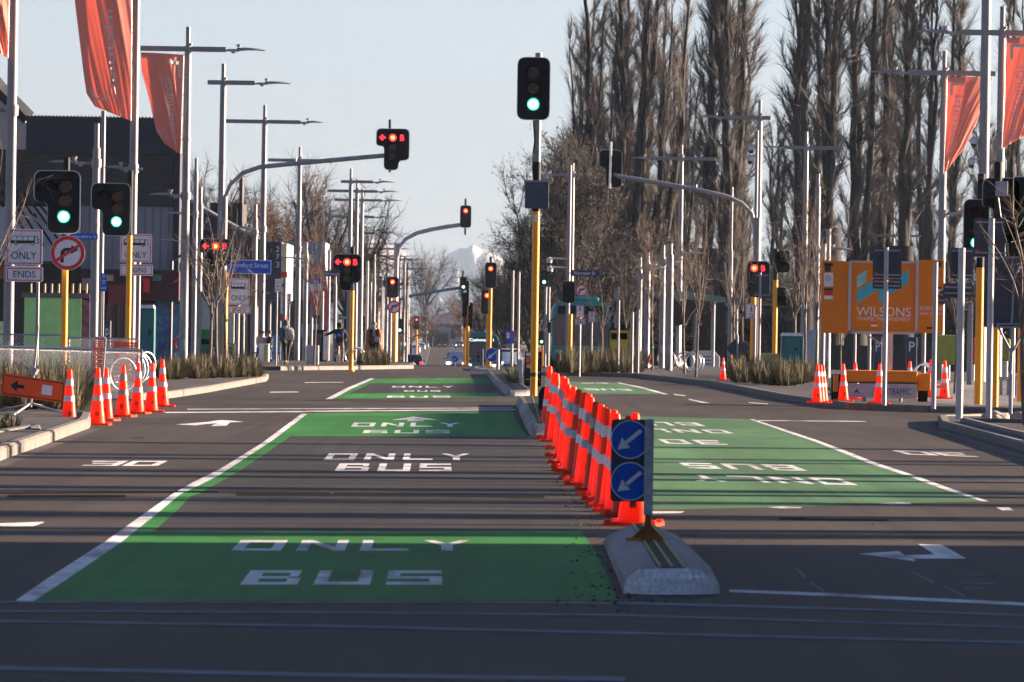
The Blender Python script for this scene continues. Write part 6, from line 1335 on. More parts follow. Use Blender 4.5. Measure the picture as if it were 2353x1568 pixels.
def poplar_meshes(seed, h=34., spread=3.2, leaders=4, limbs=34, tw=62, fork=5., fan=4.):
    rnd = random.Random(seed); tr = MB(); cr = MB()
    base_pts = limb(tr, Vector((0, 0, -.2)), Vector((0, 0, 1)), fork, .95, .75, rnd, 3, .02, sides=9)
    for l in range(leaders):
        a = 2*math.pi*(l+rnd.random()*.6)/leaders; s = rnd.uniform(.3, 1)*spread*.5; p = base_pts[rnd.choice((-1, -1, -2))].copy()
        H = h*(rnd.uniform(.72, 1) if l else 1)-p.z; n = 10; pts = [p]
        for i in range(1, n+1):
            t = i/n; rr = s*(1-math.exp(-t*fan)); wv = .13*math.sin(i*1.1+l*2.3); pts.append(Vector((p.x+math.cos(a)*rr+wv+rnd.gauss(0, .10), p.y+math.sin(a)*rr+rnd.gauss(0, .12), p.z+H*t)))
        r0 = rnd.uniform(.26, .40); tr.tube(pts, [r0*(1-t/n)**.8+.03 for t in range(n+1)], 6, cap=False)
        for b in range(limbs):
            t = .06+.9*(b+rnd.random())/limbs; f = t*n; i = min(int(f), n-1); q = pts[i].lerp(pts[i+1], f-i)
            az = rnd.uniform(0, 2*math.pi); L = rnd.uniform(1.6, 5.0)*(1-.5*t); ang = rnd.uniform(.28, .8)
            d = Vector((math.cos(az)*math.sin(ang), math.sin(az)*math.sin(ang), math.cos(ang)))
            lp = limb(cr, q, d, L, .034*(1-.5*t), .010, rnd, 4, .12, .10, 3)
            for k in range(tw):
                j = rnd.randrange(0, 4); pp = lp[j].lerp(lp[j+1], rnd.random()); dd = (lp[j+1]-lp[j]).normalized()+rv(rnd, .36)+Vector((0, 0, .12))
                twig(cr, pp, dd, rnd.uniform(.6, 1.9), rnd.uniform(.014, .027))
    return tr, cr
def bushy_meshes(seed, h=14., w=5., n1=9, n2=9, n3=14, leaf=0, trunk=.3, tr_h=.22, tw_r=.016, up=.05, bias=0.):
    rnd = random.Random(seed); tr = MB(); cr = MB()
    p0 = limb(tr, Vector((0, 0, -.1)), Vector((0, 0, 1)), h*tr_h, trunk, trunk*.8, rnd, 3, .04, sides=8)
    top = p0[-1]; tr.tube([top, top+Vector((0, 0, h*.35))], [trunk*.75, trunk*.3], 7, cap=False)
    for a in range(n1):
        az = 2*math.pi*(a+rnd.random()*.7)/n1; z0 = rnd.uniform(0, .3)*h; an = rnd.uniform(.25, 1.05)*(w/5)**.3; L = h*(1-tr_h)*rnd.uniform(.55, .85)*(1-.5*z0/h)
        d = Vector((math.cos(az)*math.sin(an)*w/4.5+bias, math.sin(az)*math.sin(an)*w/4.5, math.cos(an)))
        lp = limb(tr, top+Vector((0, 0, z0)), d, L, trunk*.4, trunk*.1, rnd, 6, .12, up, 6)
        for b in range(n2):
            j = rnd.randrange(1, 6); q = lp[j].lerp(lp[j+1], rnd.random()); dd = (lp[j+1]-lp[j]).normalized()+rv(rnd, .55); L2 = L*rnd.uniform(.22, .42)
            sp = limb(cr, q, dd, L2, trunk*.12, trunk*.03, rnd, 4, .16, up, 4)
            for c in range(n3):
                j = rnd.randrange(0, 4); q = sp[j].lerp(sp[j+1], rnd.random()); dd = (sp[j+1]-sp[j]).normalized()+rv(rnd, .6); L3 = rnd.uniform(.06, .13)*h
                twig(cr, q, dd, L3, tw_r)
                if c % 3 == 0: twig(cr, q+dd.normalized()*L3*.4, dd+rv(rnd, .5), L3*.7, tw_r*.7)
                for _ in range(leaf):
                    s = rnd.uniform(.03, .085); e = q+dd.normalized()*L3*rnd.random()+rv(rnd, .15); cr.add([tuple(e+rv(rnd, s)) for _ in range(3)], [(0, 1, 2)])
    return tr, cr
TREEKIT = {}
def tree(kit, label, name, x, Y, grp, s=1., sz=None, rz=0., lean=0., cat='tree', z=None, X=None, ybase=845):
    trm, crm, mt, mc = TREEKIT[kit]; p = W(x, 790, Y); b_ = Vector((p.x if X is None else X, Y, zg(Y) if z is None else z))
    r = thing(name, label, cat, b_, rz, grp); r.scale = (s, s, sz or s); r.rotation_euler = (0, lean, rz)
    new_obj('trunk', trm, r); new_obj('crown', crm, r); return r
def kit(key, pair, mt, mc):
    me = []
    for mb, m_, nm in ((pair[0], mt, 'trunk'), (pair[1], mc, 'crown')):
        o = mb.build(nm, m_, fixn=False); me.append(o.data); bpy.data.objects.remove(o)
    me[0].shade_smooth(); TREEKIT[key] = (me[0], me[1], mt, mc)
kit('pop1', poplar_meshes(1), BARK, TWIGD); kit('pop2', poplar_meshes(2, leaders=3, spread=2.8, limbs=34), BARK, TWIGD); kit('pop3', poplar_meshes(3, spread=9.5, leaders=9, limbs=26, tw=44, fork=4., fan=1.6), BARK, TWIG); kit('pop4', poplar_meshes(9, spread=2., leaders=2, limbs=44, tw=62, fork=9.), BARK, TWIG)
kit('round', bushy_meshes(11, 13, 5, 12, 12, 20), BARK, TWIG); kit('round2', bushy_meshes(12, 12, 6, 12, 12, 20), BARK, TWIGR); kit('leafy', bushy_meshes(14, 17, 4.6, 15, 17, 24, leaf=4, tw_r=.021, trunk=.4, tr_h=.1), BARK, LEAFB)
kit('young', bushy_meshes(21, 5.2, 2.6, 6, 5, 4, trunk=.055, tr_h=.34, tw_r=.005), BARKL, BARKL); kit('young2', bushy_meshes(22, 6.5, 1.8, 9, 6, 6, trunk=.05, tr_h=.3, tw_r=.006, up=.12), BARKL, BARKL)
kit('far', bushy_meshes(31, 11, 6, 8, 8, 10, tw_r=.035), BARK, TWIGR)
PL = [('pop3', 1432, 500, 1.05, 1.05, 'broad many stemmed poplar, largest crown, right of the tall centre signal', 0), ('pop3', 1488, 520, 1.0, .98, 'broad poplar standing close right of the largest many stemmed one', 2.1), ('pop1', 1380, 540, .9, .82, 'poplar behind the left side of the broad clump', 1.), ('pop1', 1332, 560, .75, .62, 'shorter poplar at the left shoulder of the broad clump', 3),
      ('pop4', 1622, 505, 1.1, 1.08, 'straight thick poplar crossed by the right signal arm', .4), ('pop2', 1668, 500, 1.15, 1.12, 'forked poplar with two parallel stems right of the signal arm middle', 1.9), ('pop2', 1700, 540, .9, .9, 'slim poplar behind the dome camera pole', 3.2),
      ('pop1', 1845, 490, 1.0, 1.15, 'dense poplar left of the right centre lamp crossbar', .8), ('pop4', 1905, 480, 1.15, 1.2, 'thick stemmed poplar just right of the right centre lamp', 2.5), ('pop2', 1962, 500, 1.1, 1.12, 'poplar with wavy twin stems above the orange board', 1.2), ('pop1', 2020, 510, .95, 1.12, 'poplar above the middle of the orange board', 4.), ('pop4', 2072, 495, 1.1, 1.1, 'dark straight poplar above the right edge of the orange board', .3),
      ('pop2', 2125, 530, .9, 1.0, 'slim poplar left of the mirrored banner pole', 5.), ('pop4', 2190, 560, .9, 1.1, 'poplar behind the mirrored banner', 2.), ('pop1', 2260, 600, .8, .85, 'lower poplar behind the massive right pole', 1.4), ('pop2', 2330, 560, .9, 1.05, 'poplar at the right picture edge behind the last banner', 3.6), ('pop2', 1775, 640, .8, .72, 'small distant poplar in the gap right of the camera pole', .7), ('pop3', 1345, 530, .62, .9, 'many stemmed poplar at the left side of the broad clump, near the tall signal', 4.4), ('pop3', 1555, 560, .6, .9, 'many stemmed poplar at the right side of the broad clump', .9), ('pop1', 1570, 600, .85, .8, 'poplar glimpsed between the broad clump and the straight one', 2.9)]
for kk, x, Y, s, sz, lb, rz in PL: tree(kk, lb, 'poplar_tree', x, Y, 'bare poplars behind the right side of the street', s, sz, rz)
g = 'brown trees right of the road end'
for i, (kk, x, Y, s, sz, lb) in enumerate([('leafy', 1296, 450, .66, .86, 'tall brown leafed tree directly behind the tall centre signal pole'), ('leafy', 1222, 480, .5, .62, 'brown leafed tree left of the tall centre pole'), ('leafy', 1335, 500, .8, 1.0, 'brown leafed tree between the centre pole and the poplars'), ('leafy', 1160, 560, .55, .52, 'low brown tree behind the double red signal'), ('leafy', 1375, 480, .8, .6, 'dark low tree under the broad poplar clump'),
      ('leafy', 1450, 470, .8, .5, 'dark low tree behind the five stepped poles'), ('leafy', 1545, 520, .9, .55, 'dark low tree behind the bus shelter roof'), ('leafy', 1650, 520, .9, .5, 'dark low tree behind the small dark sign back'), ('leafy', 1800, 520, .9, .48, 'dark low tree between the yellow post pair and the orange board'), ('leafy', 2240, 520, .9, .45, 'dark low tree behind the right yellow posts'), ('leafy', 2080, 560, .9, .4, 'dark low tree behind the orange board')]):
    tree(kk, lb, 'broadleaf_tree', x, Y, g, s, sz, rz=i*1.3)
g = 'bare round trees on the left skyline'
for i, (x, Y, s, lb) in enumerate([(742, 480, .98, 'largest round bare tree on the left skyline, behind the lamp cluster'), (690, 500, .9, 'bare round tree left of the largest skyline tree'), (640, 520, .85, 'bare round tree above the 273 building'), (790, 500, .85, 'bare round tree behind the stacked crossbar cluster'), (590, 470, .78, 'bare tree behind the dark roof box, right side'), (455, 430, .82, 'bare tree showing over the dark sloping roof'), (525, 450, .8, 'bare tree behind the dark roof box'), (835, 560, .68, 'bare tree at the right end of the left skyline group')]):
    tree('round' if i % 2 else 'round2', lb, 'bare_tree', x, Y, g, s*1.12, rz=i*.9)
g = 'hazy trees lining the far end of the road'
FT = [(862, 700, .85), (885, 760, .7), (905, 820, .72), (925, 900, .75), (944, 980, .8), (960, 1100, .8), (976, 1250, 1.15), (992, 1400, .9), (1008, 1600, 1.1), (1028, 1800, 1.0), (1050, 1900, 1.2), (1078, 1300, 1.), (1092, 1050, .95), (1104, 880, .8), (1120, 760, .8), (1140, 680, .75), (1066, 1650, 1.2), (1085, 1800, 1.3)]
FN = ['nearest', 'second', 'third', 'fourth', 'fifth', 'sixth', 'tall upright', 'eighth', 'ninth', 'tenth', 'eleventh']
for i, (x, Y, s) in enumerate(FT):
    lb = (FN[i]+' tree of the left hazy row at the road end' if i < 11 else ['farthest', 'fifth nearest', 'fourth nearest', 'third nearest', 'nearest', 'second farthest', 'third farthest'][(i-11) % 7]+' hazy tree of the right row at the road end')
    tree('far' if i != 6 else 'round', lb, 'distant_tree', x, Y, g, s, s*(1.2 if i == 6 else .9), rz=i*1.7)
g = 'young street trees without leaves'
for kk, x, Y, s, sz, lb, rz in [('young', 500, 205, 1.05, 1.0, 'bare young tree in front of the arrow signal, pale sunlit trunk', 1.), ('young', 522, 208, 1.1, .95, 'leaning bare young tree close right of the first one', 2.6), ('young', 480, 212, 1.1, .93, 'bare young tree touching the left lamp post', 4.2), ('young2', 722, 268, .95, .95, 'slender bare tree rising from the white cabinet', .4), ('young2', 560, 270, .8, .85, 'thin young tree behind the bus lane ENDS sign', 3.),
      ('young2', 1600, 232, .9, .95, 'slim bare tree standing in front of the round steel hoops', .2), ('young', 1575, 250, .9, 1., 'bare young tree left of the hoop group tree', 2.), ('young2', 1500, 270, .95, .9, 'bare young tree behind the second stepped pole', 4.), ('young', 1690, 246, .9, .95, 'bare young tree above the single kerb cone', 1.5), ('young2', 1708, 262, .9, .95, 'bare young tree right of the kerb cone tree', 3.7), ('young', 1830, 235, 1., 1.02, 'bare young tree behind the teal portable toilet', .9), ('young2', 1850, 225, .95, 1., 'bare young tree left of the orange board', 5.), ('young2', 1878, 200, .8, .85, 'bare tree with a trunk directly under the left board wing', 2.2), ('young', 1935, 215, .7, .62, 'small bare tree behind the second cone of the right group', 1.1), ('young2', 2195, 180, .75, .7, 'slim bare tree left of the dark sign backs post', .5), ('young', 1385, 300, .9, .8, 'bare young tree right of the teal bus', .6), ('young2', 1440, 290, .9, .8, 'bare young tree behind the yellow poster', 2.8)]:
    tree(kk, lb, 'young_tree', x, Y, g, s, sz, rz)
r = tree('young', 'dark trunked bare tree at the right picture edge with branches over the sign backs', 'young_tree', 2362, 117, g, 1.1, .9, 2.2); 
r = tree('young', 'bare tree just outside the left edge whose twigs cross the ENDS sign', 'young_tree', -40, 128, g, 1.0, .95, .3)
g = 'poplars along the pavement right of the camera'
for i, (X, Y, kk, s, lb) in enumerate([(15.5, 61, 'pop4', .5, 'first'), (17, 66, 'pop2', .5, 'second'), (15, 73, 'pop4', .45, 'third'), (18, 81, 'pop2', .45, 'fourth'), (20, 92, 'pop4', .45, 'fifth'), (22, 104, 'pop2', .4, 'sixth'), (24, 63, 'pop1', .5, 'seventh'), (27, 69, 'pop4', .5, 'eighth'), (21, 77, 'pop1', .45, 'ninth'), (29, 75, 'pop2', .5, 'tenth'), (26, 87, 'pop1', .5, 'eleventh'), (30, 98, 'pop4', .5, 'twelfth')]):
    tree(kk, lb+' poplar beyond the right edge counted from the camera', 'poplar_tree', 0, Y, g, s, s*.9, i*1.1, X=X, z=0)

# grass beds
def grass(label, quadpx, n, hmin, hmax, seed, z=.13, Yrng=None, col=None):
    "tussock bed between four points: near-left, near-right, far-right, far-left"
    P = [G(*p) if len(p) == 2 else Vector((p[0], p[1], 0)) for p in quadpx]; rnd = random.Random(seed); mb = MB(); c0 = P[0]
    tus = [(rnd.random(), rnd.random(), rnd.uniform(.55, 1.25)) for _ in range(max(6, n//75))]
    for k in range(int(n*1.9)):
        tu, tv, ts = tus[k % len(tus)]; p = (P[0].lerp(P[1], tu)).lerp(P[3].lerp(P[2], tu), tv)
        az = rnd.uniform(0, 6.28); rr = rnd.uniform(0, .12)*ts; b = Vector((p.x-c0.x+math.cos(az)*rr, p.y-c0.y+math.sin(az)*rr, 0))
        Lg = rnd.uniform(hmin, hmax)*ts; la = rnd.uniform(0, 1.42)**1.1; h = Lg*math.cos(la*.9); o_ = Vector((math.cos(az), math.sin(az), 0))*Lg*math.sin(la); w_ = rnd.uniform(.003, .006)*(1 if p.y < 180 else 1.4)
        s = Vector((-math.sin(az+.8), math.cos(az+.8), 0))*w_; m_ = b+o_*.35+Vector((0, 0, h*.65)); e = b+o_+Vector((0, 0, h*rnd.uniform(.75, 1)))
        mi = 1 if rnd.random() < .42 else 0
        mb.add([tuple(b-s), tuple(b+s), tuple(m_+s*.8), tuple(m_-s*.8), tuple(e)], [(0, 1, 2, 3), (3, 2, 4)], mi)
    o = mb.build('grass', [mat('green_grass', (.042, .054, .020), .85, vary=.4, scale=2), mat('straw_grass', (.17, .12, .065), .85, vary=.35, scale=2)], fixn=False); o.location = (c0.x, c0.y, z); tag(o, label, 'grass', kind='stuff')
grass('tall dark grass tussocks behind the tilted orange sign and first cone', [(-60, 962), (185, 960), (200, 925), (-60, 925)], 9000, .45, .95, 1)
grass('wide bed of straw coloured grass at the foot of the left bare young trees', [(372, 885), (598, 876), (560, 868), (372, 872)], 9000, .3, .75, 2)
grass('dense grass bed right of the cone row beyond the green lane', [(1283, 865), (1470, 866), (1478, 858), (1285, 855)], 11000, .5, 1.05, 3)
grass('grass bed between the kerb cone and the orange trailer', [(1685, 889), (1800, 900), (1890, 885), (1680, 870)], 9000, .35, .85, 4)
grass('small tuft of grass on the far median island', [(1175, 893), (1190, 893), (1185, 885), (1172, 882)], 300, .2, .55, 5)
grass('low weeds on the kerb beside the orange trailer', [(1890, 922), (1990, 926), (2000, 915), (1890, 905)], 700, .1, .3, 6)
grass('dark grass by the pavement behind the orange coat person', [(826, 847), (895, 847), (890, 846), (830, 846)], 2500, .4, .8, 7)
grass('sparse dry grass tuft at the left kerb corner', [(-20, 1008), (30, 1006), (25, 990), (-20, 992)], 350, .1, .3, 8)

# ================================================================ people
SKIN = mat('skin', (.42, .24, .17), .6, vary=.05)
def skinned(name, chains, m_, parent, sub=1):
    "chains: lists of (x, y, z, radius); points shared by position are one vertex"
    vs, es, rs, ix = [], [], [], {}
    for ch in chains:
        pv = None
        for (x, y, z, r) in ch:
            key = (round(x, 3), round(y, 3), round(z, 3))
            if key not in ix: ix[key] = len(vs); vs.append(key); rs.append(r)
            i = ix[key]
            if pv is not None and pv != i: es.append((pv, i))
            pv = i
    me = bpy.data.meshes.new(name); me.from_pydata(vs, es, []); o = new_obj(name, me, parent); me.materials.append(m_)
    md = o.modifiers.new('skin', 'SKIN'); md.use_smooth_shade = True
    for i, r in enumerate(rs): me.skin_vertices[0].data[i].radius = (r, r)
    me.skin_vertices[0].data[0].use_root = True
    if sub: s = o.modifiers.new('sub', 'SUBSURF'); s.levels = sub; s.render_levels = sub
    dg = bpy.context.evaluated_depsgraph_get(); dg.update(); m2 = bpy.data.meshes.new_from_object(o.evaluated_get(dg)); o.modifiers.clear(); o.data = m2
    if not m2.materials: m2.materials.append(m_)
    m2.shade_smooth(); return o
def person(label, loc, rz, J, skinm=SKIN):
    """J: joints dict -> one continuous body with face, ears and fingers"""
    r = thing('person', label, 'person', loc, rz); P = J['pelvis']; C_ = J['chest']; N = J['neck']; Hd = J['head']
    ch = [[(*P, .13), (*((Vector(P)+Vector(C_))/2), .125), (*C_, .15), (*N, .055), (Hd[0], Hd[1], Hd[2]-.06, .062), (*Hd, .088), (Hd[0], Hd[1], Hd[2]+.07, .07)]]
    hv = Vector(Hd); f = Vector(J.get('face', (0, -1, 0)))
    ch.append([(*Hd, .088), (*(hv+f*.085), .022)])
    sx = Vector((f.y, -f.x, 0)).normalized()
    for s in (-1, 1): ch.append([(*Hd, .088), (*(hv+sx*s*.082), .02)])
    for s in ('l', 'r'):
        hip, kn, an, to = J[s+'hip'], J[s+'knee'], J[s+'ankle'], J[s+'toe']
        ch.append([(*P, .13), (*hip, .095), (*kn, .062), (*an, .042), (*to, .036)])
        sh, el, wr, ha = J[s+'sh'], J[s+'el'], J[s+'wr'], J[s+'hand']
        ch.append([(*C_, .15), (*sh, .06), (*el, .042), (*wr, .028), (*ha, .032)])
        d = (Vector(ha)-Vector(wr)).normalized(); sd_ = d.cross(Vector((0, 0, 1))); sd_ = sd_.normalized() if sd_.length > .1 else Vector((1, 0, 0))
        for k, (off, ln) in enumerate(((-.03, .06), (-.01, .075), (.01, .07), (.03, .055))):
            q = Vector(ha)+d*.03+sd_*off; q2 = q+d*ln*.55; q3 = q2+(d*.4+Vector((0, -.5, -.4))).normalized()*ln*.5; ch.append([(*ha, .032), (*q, .010), (*q2, .009), (*q3, .008)])
        q = Vector(wr)+d*.02+sd_*.035; ch.append([(*ha, .032), (*q, .011), (*(q+d*.04+sd_*.02), .009)])
    skinned('body', ch, skinm, r); return r
def stand(step=.0, lean=0., h=1.7):
    k = h/1.7; f = lambda *a: tuple(q*k for q in a)
    return dict(pelvis=f(0, 0, .93), chest=f(0, -lean, 1.28), neck=f(0, -lean*1.3, 1.46), head=f(0, -lean*1.6-.02, 1.60), lhip=f(.09, 0, .88), rhip=f(-.09, 0, .88), lknee=f(.1, -step*.6, .49), rknee=f(-.1, step*.3, .49), lankle=f(.1, -step, .09), rankle=f(-.1, step, .09), ltoe=f(.11, -step-.17, .04), rtoe=f(-.11, step-.17, .04),
                lsh=f(.19, -lean, 1.39), rsh=f(-.19, -lean, 1.39), lel=f(.25, .02, 1.12), rel=f(-.25, .02, 1.12), lwr=f(.24, -.08, .88), rwr=f(-.24, -.08, .88), lhand=f(.24, -.1, .80), rhand=f(-.24, -.1, .80))
def wear(root, J, top, trousers, shoe, tr=.02, skirt=0., hood=None, hair=None):
    V = Vector; P, C_, N = J['pelvis'], J['chest'], J['neck']; mid = tuple((V(P)+V(C_))/2)
    ch = [[(P[0], P[1], P[2]-.02-skirt, .16+skirt*.25), (*P, .155), (*mid, .155), (*C_, .175), (N[0], N[1], N[2]-.02, .075)]]
    for s in 'lr': ch.append([(*C_, .175), (*J[s+'sh'], .085), (*J[s+'el'], .062), (*tuple(V(J[s+'el']).lerp(V(J[s+'wr']), .9)), .048)])
    skinned('jacket', ch, top, root)
    ch = [[(*P, .14), (*J[s+'hip'], .112), (*J[s+'knee'], .078), (*tuple(V(J[s+'knee']).lerp(V(J[s+'ankle']), .88)), .06)] for s in 'lr']; skinned('trousers', ch, trousers, root)
    for s in 'lr':
        a = J[s+'ankle']; t = J[s+'toe']; skinned('shoe', [[(a[0], a[1]+.04, .05, .05), (*tuple((V(a)+V(t))/2*1.0), .05), (t[0], t[1], .045, .042)]], shoe, root)
    Hd = V(J['head']); f = V(J.get('face', (0, -1, 0)))
    if hair or hood:
        bm = MB(); c = Hd-f*.02+V((0, 0, .03)); n = 14
        bm.lathe([(.112 if hood else .1, -.12 if hood else -.04), (.118 if hood else .104, 0), (.098, .07), (.055, .105), (.001, .115)], c, n); bm.build('hood' if hood else 'hair', hood or hair, root, smooth=True)
DK = mat('dark_cloth', (.014, .015, .02), .9); JEAN = mat('black_jeans', (.02, .018, .024), .9)
# man walking with a pale backpack (seen from behind, half turned)
g = base(658, 845, 268); g.z = .13; J = stand(.16, .07, 1.72); J['face'] = (-.25, .95, 0)
J = {k_: ((v[0], -v[1], v[2]) if k_ != 'face' else v) for k_, v in J.items()}
pr = person('person in a grey hooded top and black trousers walking on the left pavement', g, .45, J); wear(pr, J, mat('grey_hoodie', (.10, .10, .13), .9), JEAN, DK, hood=mat('blue_grey_hood', (.08, .10, .15), .9))
r = thing('backpack', 'pale grey green backpack on the back of the walking person', 'backpack', g, .45); mb = MB(); mb.prism(round_poly([(-.17, .95), (.17, .95), (.15, 1.42), (-.15, 1.42)], .1), -.36, -.16); mb.build('main_bag', mat('pale_bag', (.38, .37, .32), .8, vary=.2, scale=9), r, bevel=.05); mb = MB(); mb.prism(round_poly([(-.12, .98), (.12, .98), (.11, 1.18), (-.11, 1.18)], .05), -.42, -.35); mb.build('front_pocket', mat('pale_bag2', (.30, .29, .25), .8), r, bevel=.03)
# woman in an orange coat, facing the camera, with a face mask and a pale bag
g = base(858, 842, 280); g.z = .13; J = stand(.07, .0, 1.7); pr = person('person in a long orange coat and pale face mask, facing the camera', g, 0, J)
OC = mat('orange_coat', (.42, .11, .015), .85, vary=.15); wear(pr, J, DK, JEAN, DK, hair=mat('fair_hair', (.30, .17, .09), .8))
V_ = Vector; ch = []
for s, sg in (('l', 1), ('r', -1)): ch.append([(sg*.10, .06, 1.40, .10), (sg*.17, .05, 1.1, .12), (sg*.24, .05, .72, .13), (sg*.27, .05, .50, .12)]); ch.append([(sg*.10, .06, 1.40, .10), (*J[s+'sh'], .10), (*J[s+'el'], .10), (*tuple(V_(J[s+'el']).lerp(V_(J[s+'wr']), .75)), .085)])
ch.append([(.10, .06, 1.40, .10), (-.10, .06, 1.40, .10)]); skinned('coat', ch, OC, pr)
Hd = V_(J['head']); mb = MB(); mb.box(Hd+V_((0, -.105, -.035)), (.13, .03, .075)); mb.build('face_mask', mat('mask_pale_blue', (.50, .62, .62), .6), pr, bevel=.015); mb = MB(); mb.lathe([(.10, 0), (.12, .05), (.08, .11)], V_(J['neck'])+V_((0, -.03, -.05)), 12); mb.prism([(-.06, 1.15), (.05, 1.15), (.04, 1.45), (-.04, 1.45)], -.2, -.16); mb.build('scarf', mat('grey_scarf', (.25, .25, .25), .9), pr)
r = thing('shoulder_bag', 'pale grey shoulder bag at the hip of the person in the orange coat', 'bag', g); mb = MB(); mb.prism(round_poly([(.02, .93), (.26, .90), (.24, 1.10), (.03, 1.12)], .03), -.30, -.20); mb.build('bag', mat('grey_bag', (.32, .31, .31), .7), r, bevel=.02); mb = MB(); mb.tube([(.1, -.22, 1.1), (-.08, -.2, 1.42)], .012, 5); mb.build('strap', DK, r)
# cyclist seen from behind, one arm held out to the left
g = base(779, 842, 283); g.z = .13; J = stand(0, .1, 1.66); J = {k_: (v[0], -v[1], v[2]) for k_, v in J.items()}; J['face'] = (0, 1, 0)
J.update(rel=(-.42, .12, 1.22), rwr=(-.62, .18, 1.16), rhand=(-.70, .2, 1.14), lel=(.3, .2, 1.15), lwr=(.26, .38, 1.0), lhand=(.25, .44, .98), lknee=(.14, .12, .52), rknee=(-.12, .05, .55), lankle=(.13, -.02, .1), rankle=(-.14, .0, .3), ltoe=(.13, .15, .05), rtoe=(-.14, .16, .26))
pr = person('cyclist from behind in black with a dark blue backpack, left arm stretched out', g, 0, J); wear(pr, J, DK, mat('brown_grey_trousers', (.16, .13, .12), .9), DK, hood=DK)
r = thing('backpack', 'dark backpack with a round blue badge on the cyclist', 'backpack', g); mb = MB(); mb.prism(round_poly([(-.16, .88), (.17, .88), (.15, 1.36), (-.14, 1.36)], .09), -.34, -.17); bg_ = mb.build('main_bag', DK, r, bevel=.04); mb = MB(); mb.disc((0, -.345, 1.17), .095, t=.006, n=20); bd_ = mb.build('blue_badge', SIGNB, bg_); mb = MB(); put_text(mb, 'NASA', -.075, 1.15, .075, 1.19, -.354); mb.build('lettering', SIGNW, bd_, fixn=False)
r = thing('bicycle', 'bicycle ridden away from the camera by the cyclist in black', 'bicycle', Vector(g)+Vector((-.02, .1, 0)))
for y_, nm in ((-.5, 'rear_wheel'), (.55, 'front_wheel')):
    mb = MB(); n = 24; mb.tube([(0, y_+.33*math.cos(2*math.pi*k_/n), .34+.33*math.sin(2*math.pi*k_/n)) for k_ in range(n+1)], .022, 6, cap=False); w_ = mb.build(nm, TYRE, r); mb = MB()
    for k_ in range(12): mb.tube([(0, y_, .34), (0, y_+.32*math.cos(k_*.5236), .34+.32*math.sin(k_*.5236))], .003, 3)
    mb.build('spokes', CHROME, w_, fixn=False)
mb = MB()
for A, B in (((0, -.5, .34), (0, -.15, .8)), ((0, -.5, .34), (0, 0, .3)), ((0, 0, .3), (0, -.15, .8)), ((0, 0, .3), (0, .4, .8)), ((0, -.15, .75), (0, .4, .8)), ((0, .55, .34), (0, .38, .92))): mb.tube([A, B], .018, 6)
mb.build('frame', mat('bike_frame_grey', (.35, .35, .38), .4), r); mb = MB(); mb.tube([(-.28, .38, .98), (.28, .38, .98)], .014, 6); mb.tube([(0, .38, .9), (0, .38, .98)], .014, 6); mb.build('handlebar', BLACK, r); mb = MB(); mb.box((0, -.17, .86), (.14, .26, .05)); mb.build('saddle', BLACK, r, bevel=.02); mb = MB(); mb.box((0, -.52, .55), (.3, .2, .03)); mb.build('luggage_rack', CHROME, r)
# two seated people behind the poles
for (x, rz, hx, lb, tp) in ((600, .5, 0, 'seated person with fair hair behind the slim poles left of the walking man', (.35, .3, .28)), (618, -1.2, 0, 'seated person in dark top, legs stretched to the right behind the lamp post', (.03, .03, .04))):
    g = base(x, 842, 290); g.z = .13; J = stand(0, 0, 1.68)
    J.update(pelvis=(0, 0, .5), chest=(0, .02, .86), neck=(0, .0, 1.05), head=(0, -.03, 1.19), lhip=(.1, -.02, .48), rhip=(-.1, -.02, .48), lknee=(.13, -.45, .5), rknee=(-.13, -.45, .5), lankle=(.13, -.62, .1), rankle=(-.13, -.55, .1), ltoe=(.13, -.8, .05), rtoe=(-.13, -.73, .05), lsh=(.19, .02, .98), rsh=(-.19, .02, .98), lel=(.24, -.08, .72), rel=(-.24, -.08, .72), lwr=(.16, -.3, .6), rwr=(-.16, -.3, .6), lhand=(.13, -.37, .58), rhand=(-.13, -.37, .58))
    pr = person(lb, g, rz, J); wear(pr, J, mat('seated_top_%d' % x, tp, .9), mat('blue_jeans', (.06, .09, .17), .9), DK, hair=mat('brown_hair', (.10, .05, .03), .8))
b_ = base(609, 842, 290.3); b_.z = .13; r = thing('bench', 'low pale bench under the two seated people', 'bench', b_); mb = MB(); mb.box((0, .12, .36), (1.3, .45, .08)); mb.build('seat', KERB, r)
for k_ in (-.5, .5): mb = MB(); mb.box((k_, .12, .16), (.1, .4, .32)); mb.build('leg', KERB, r)

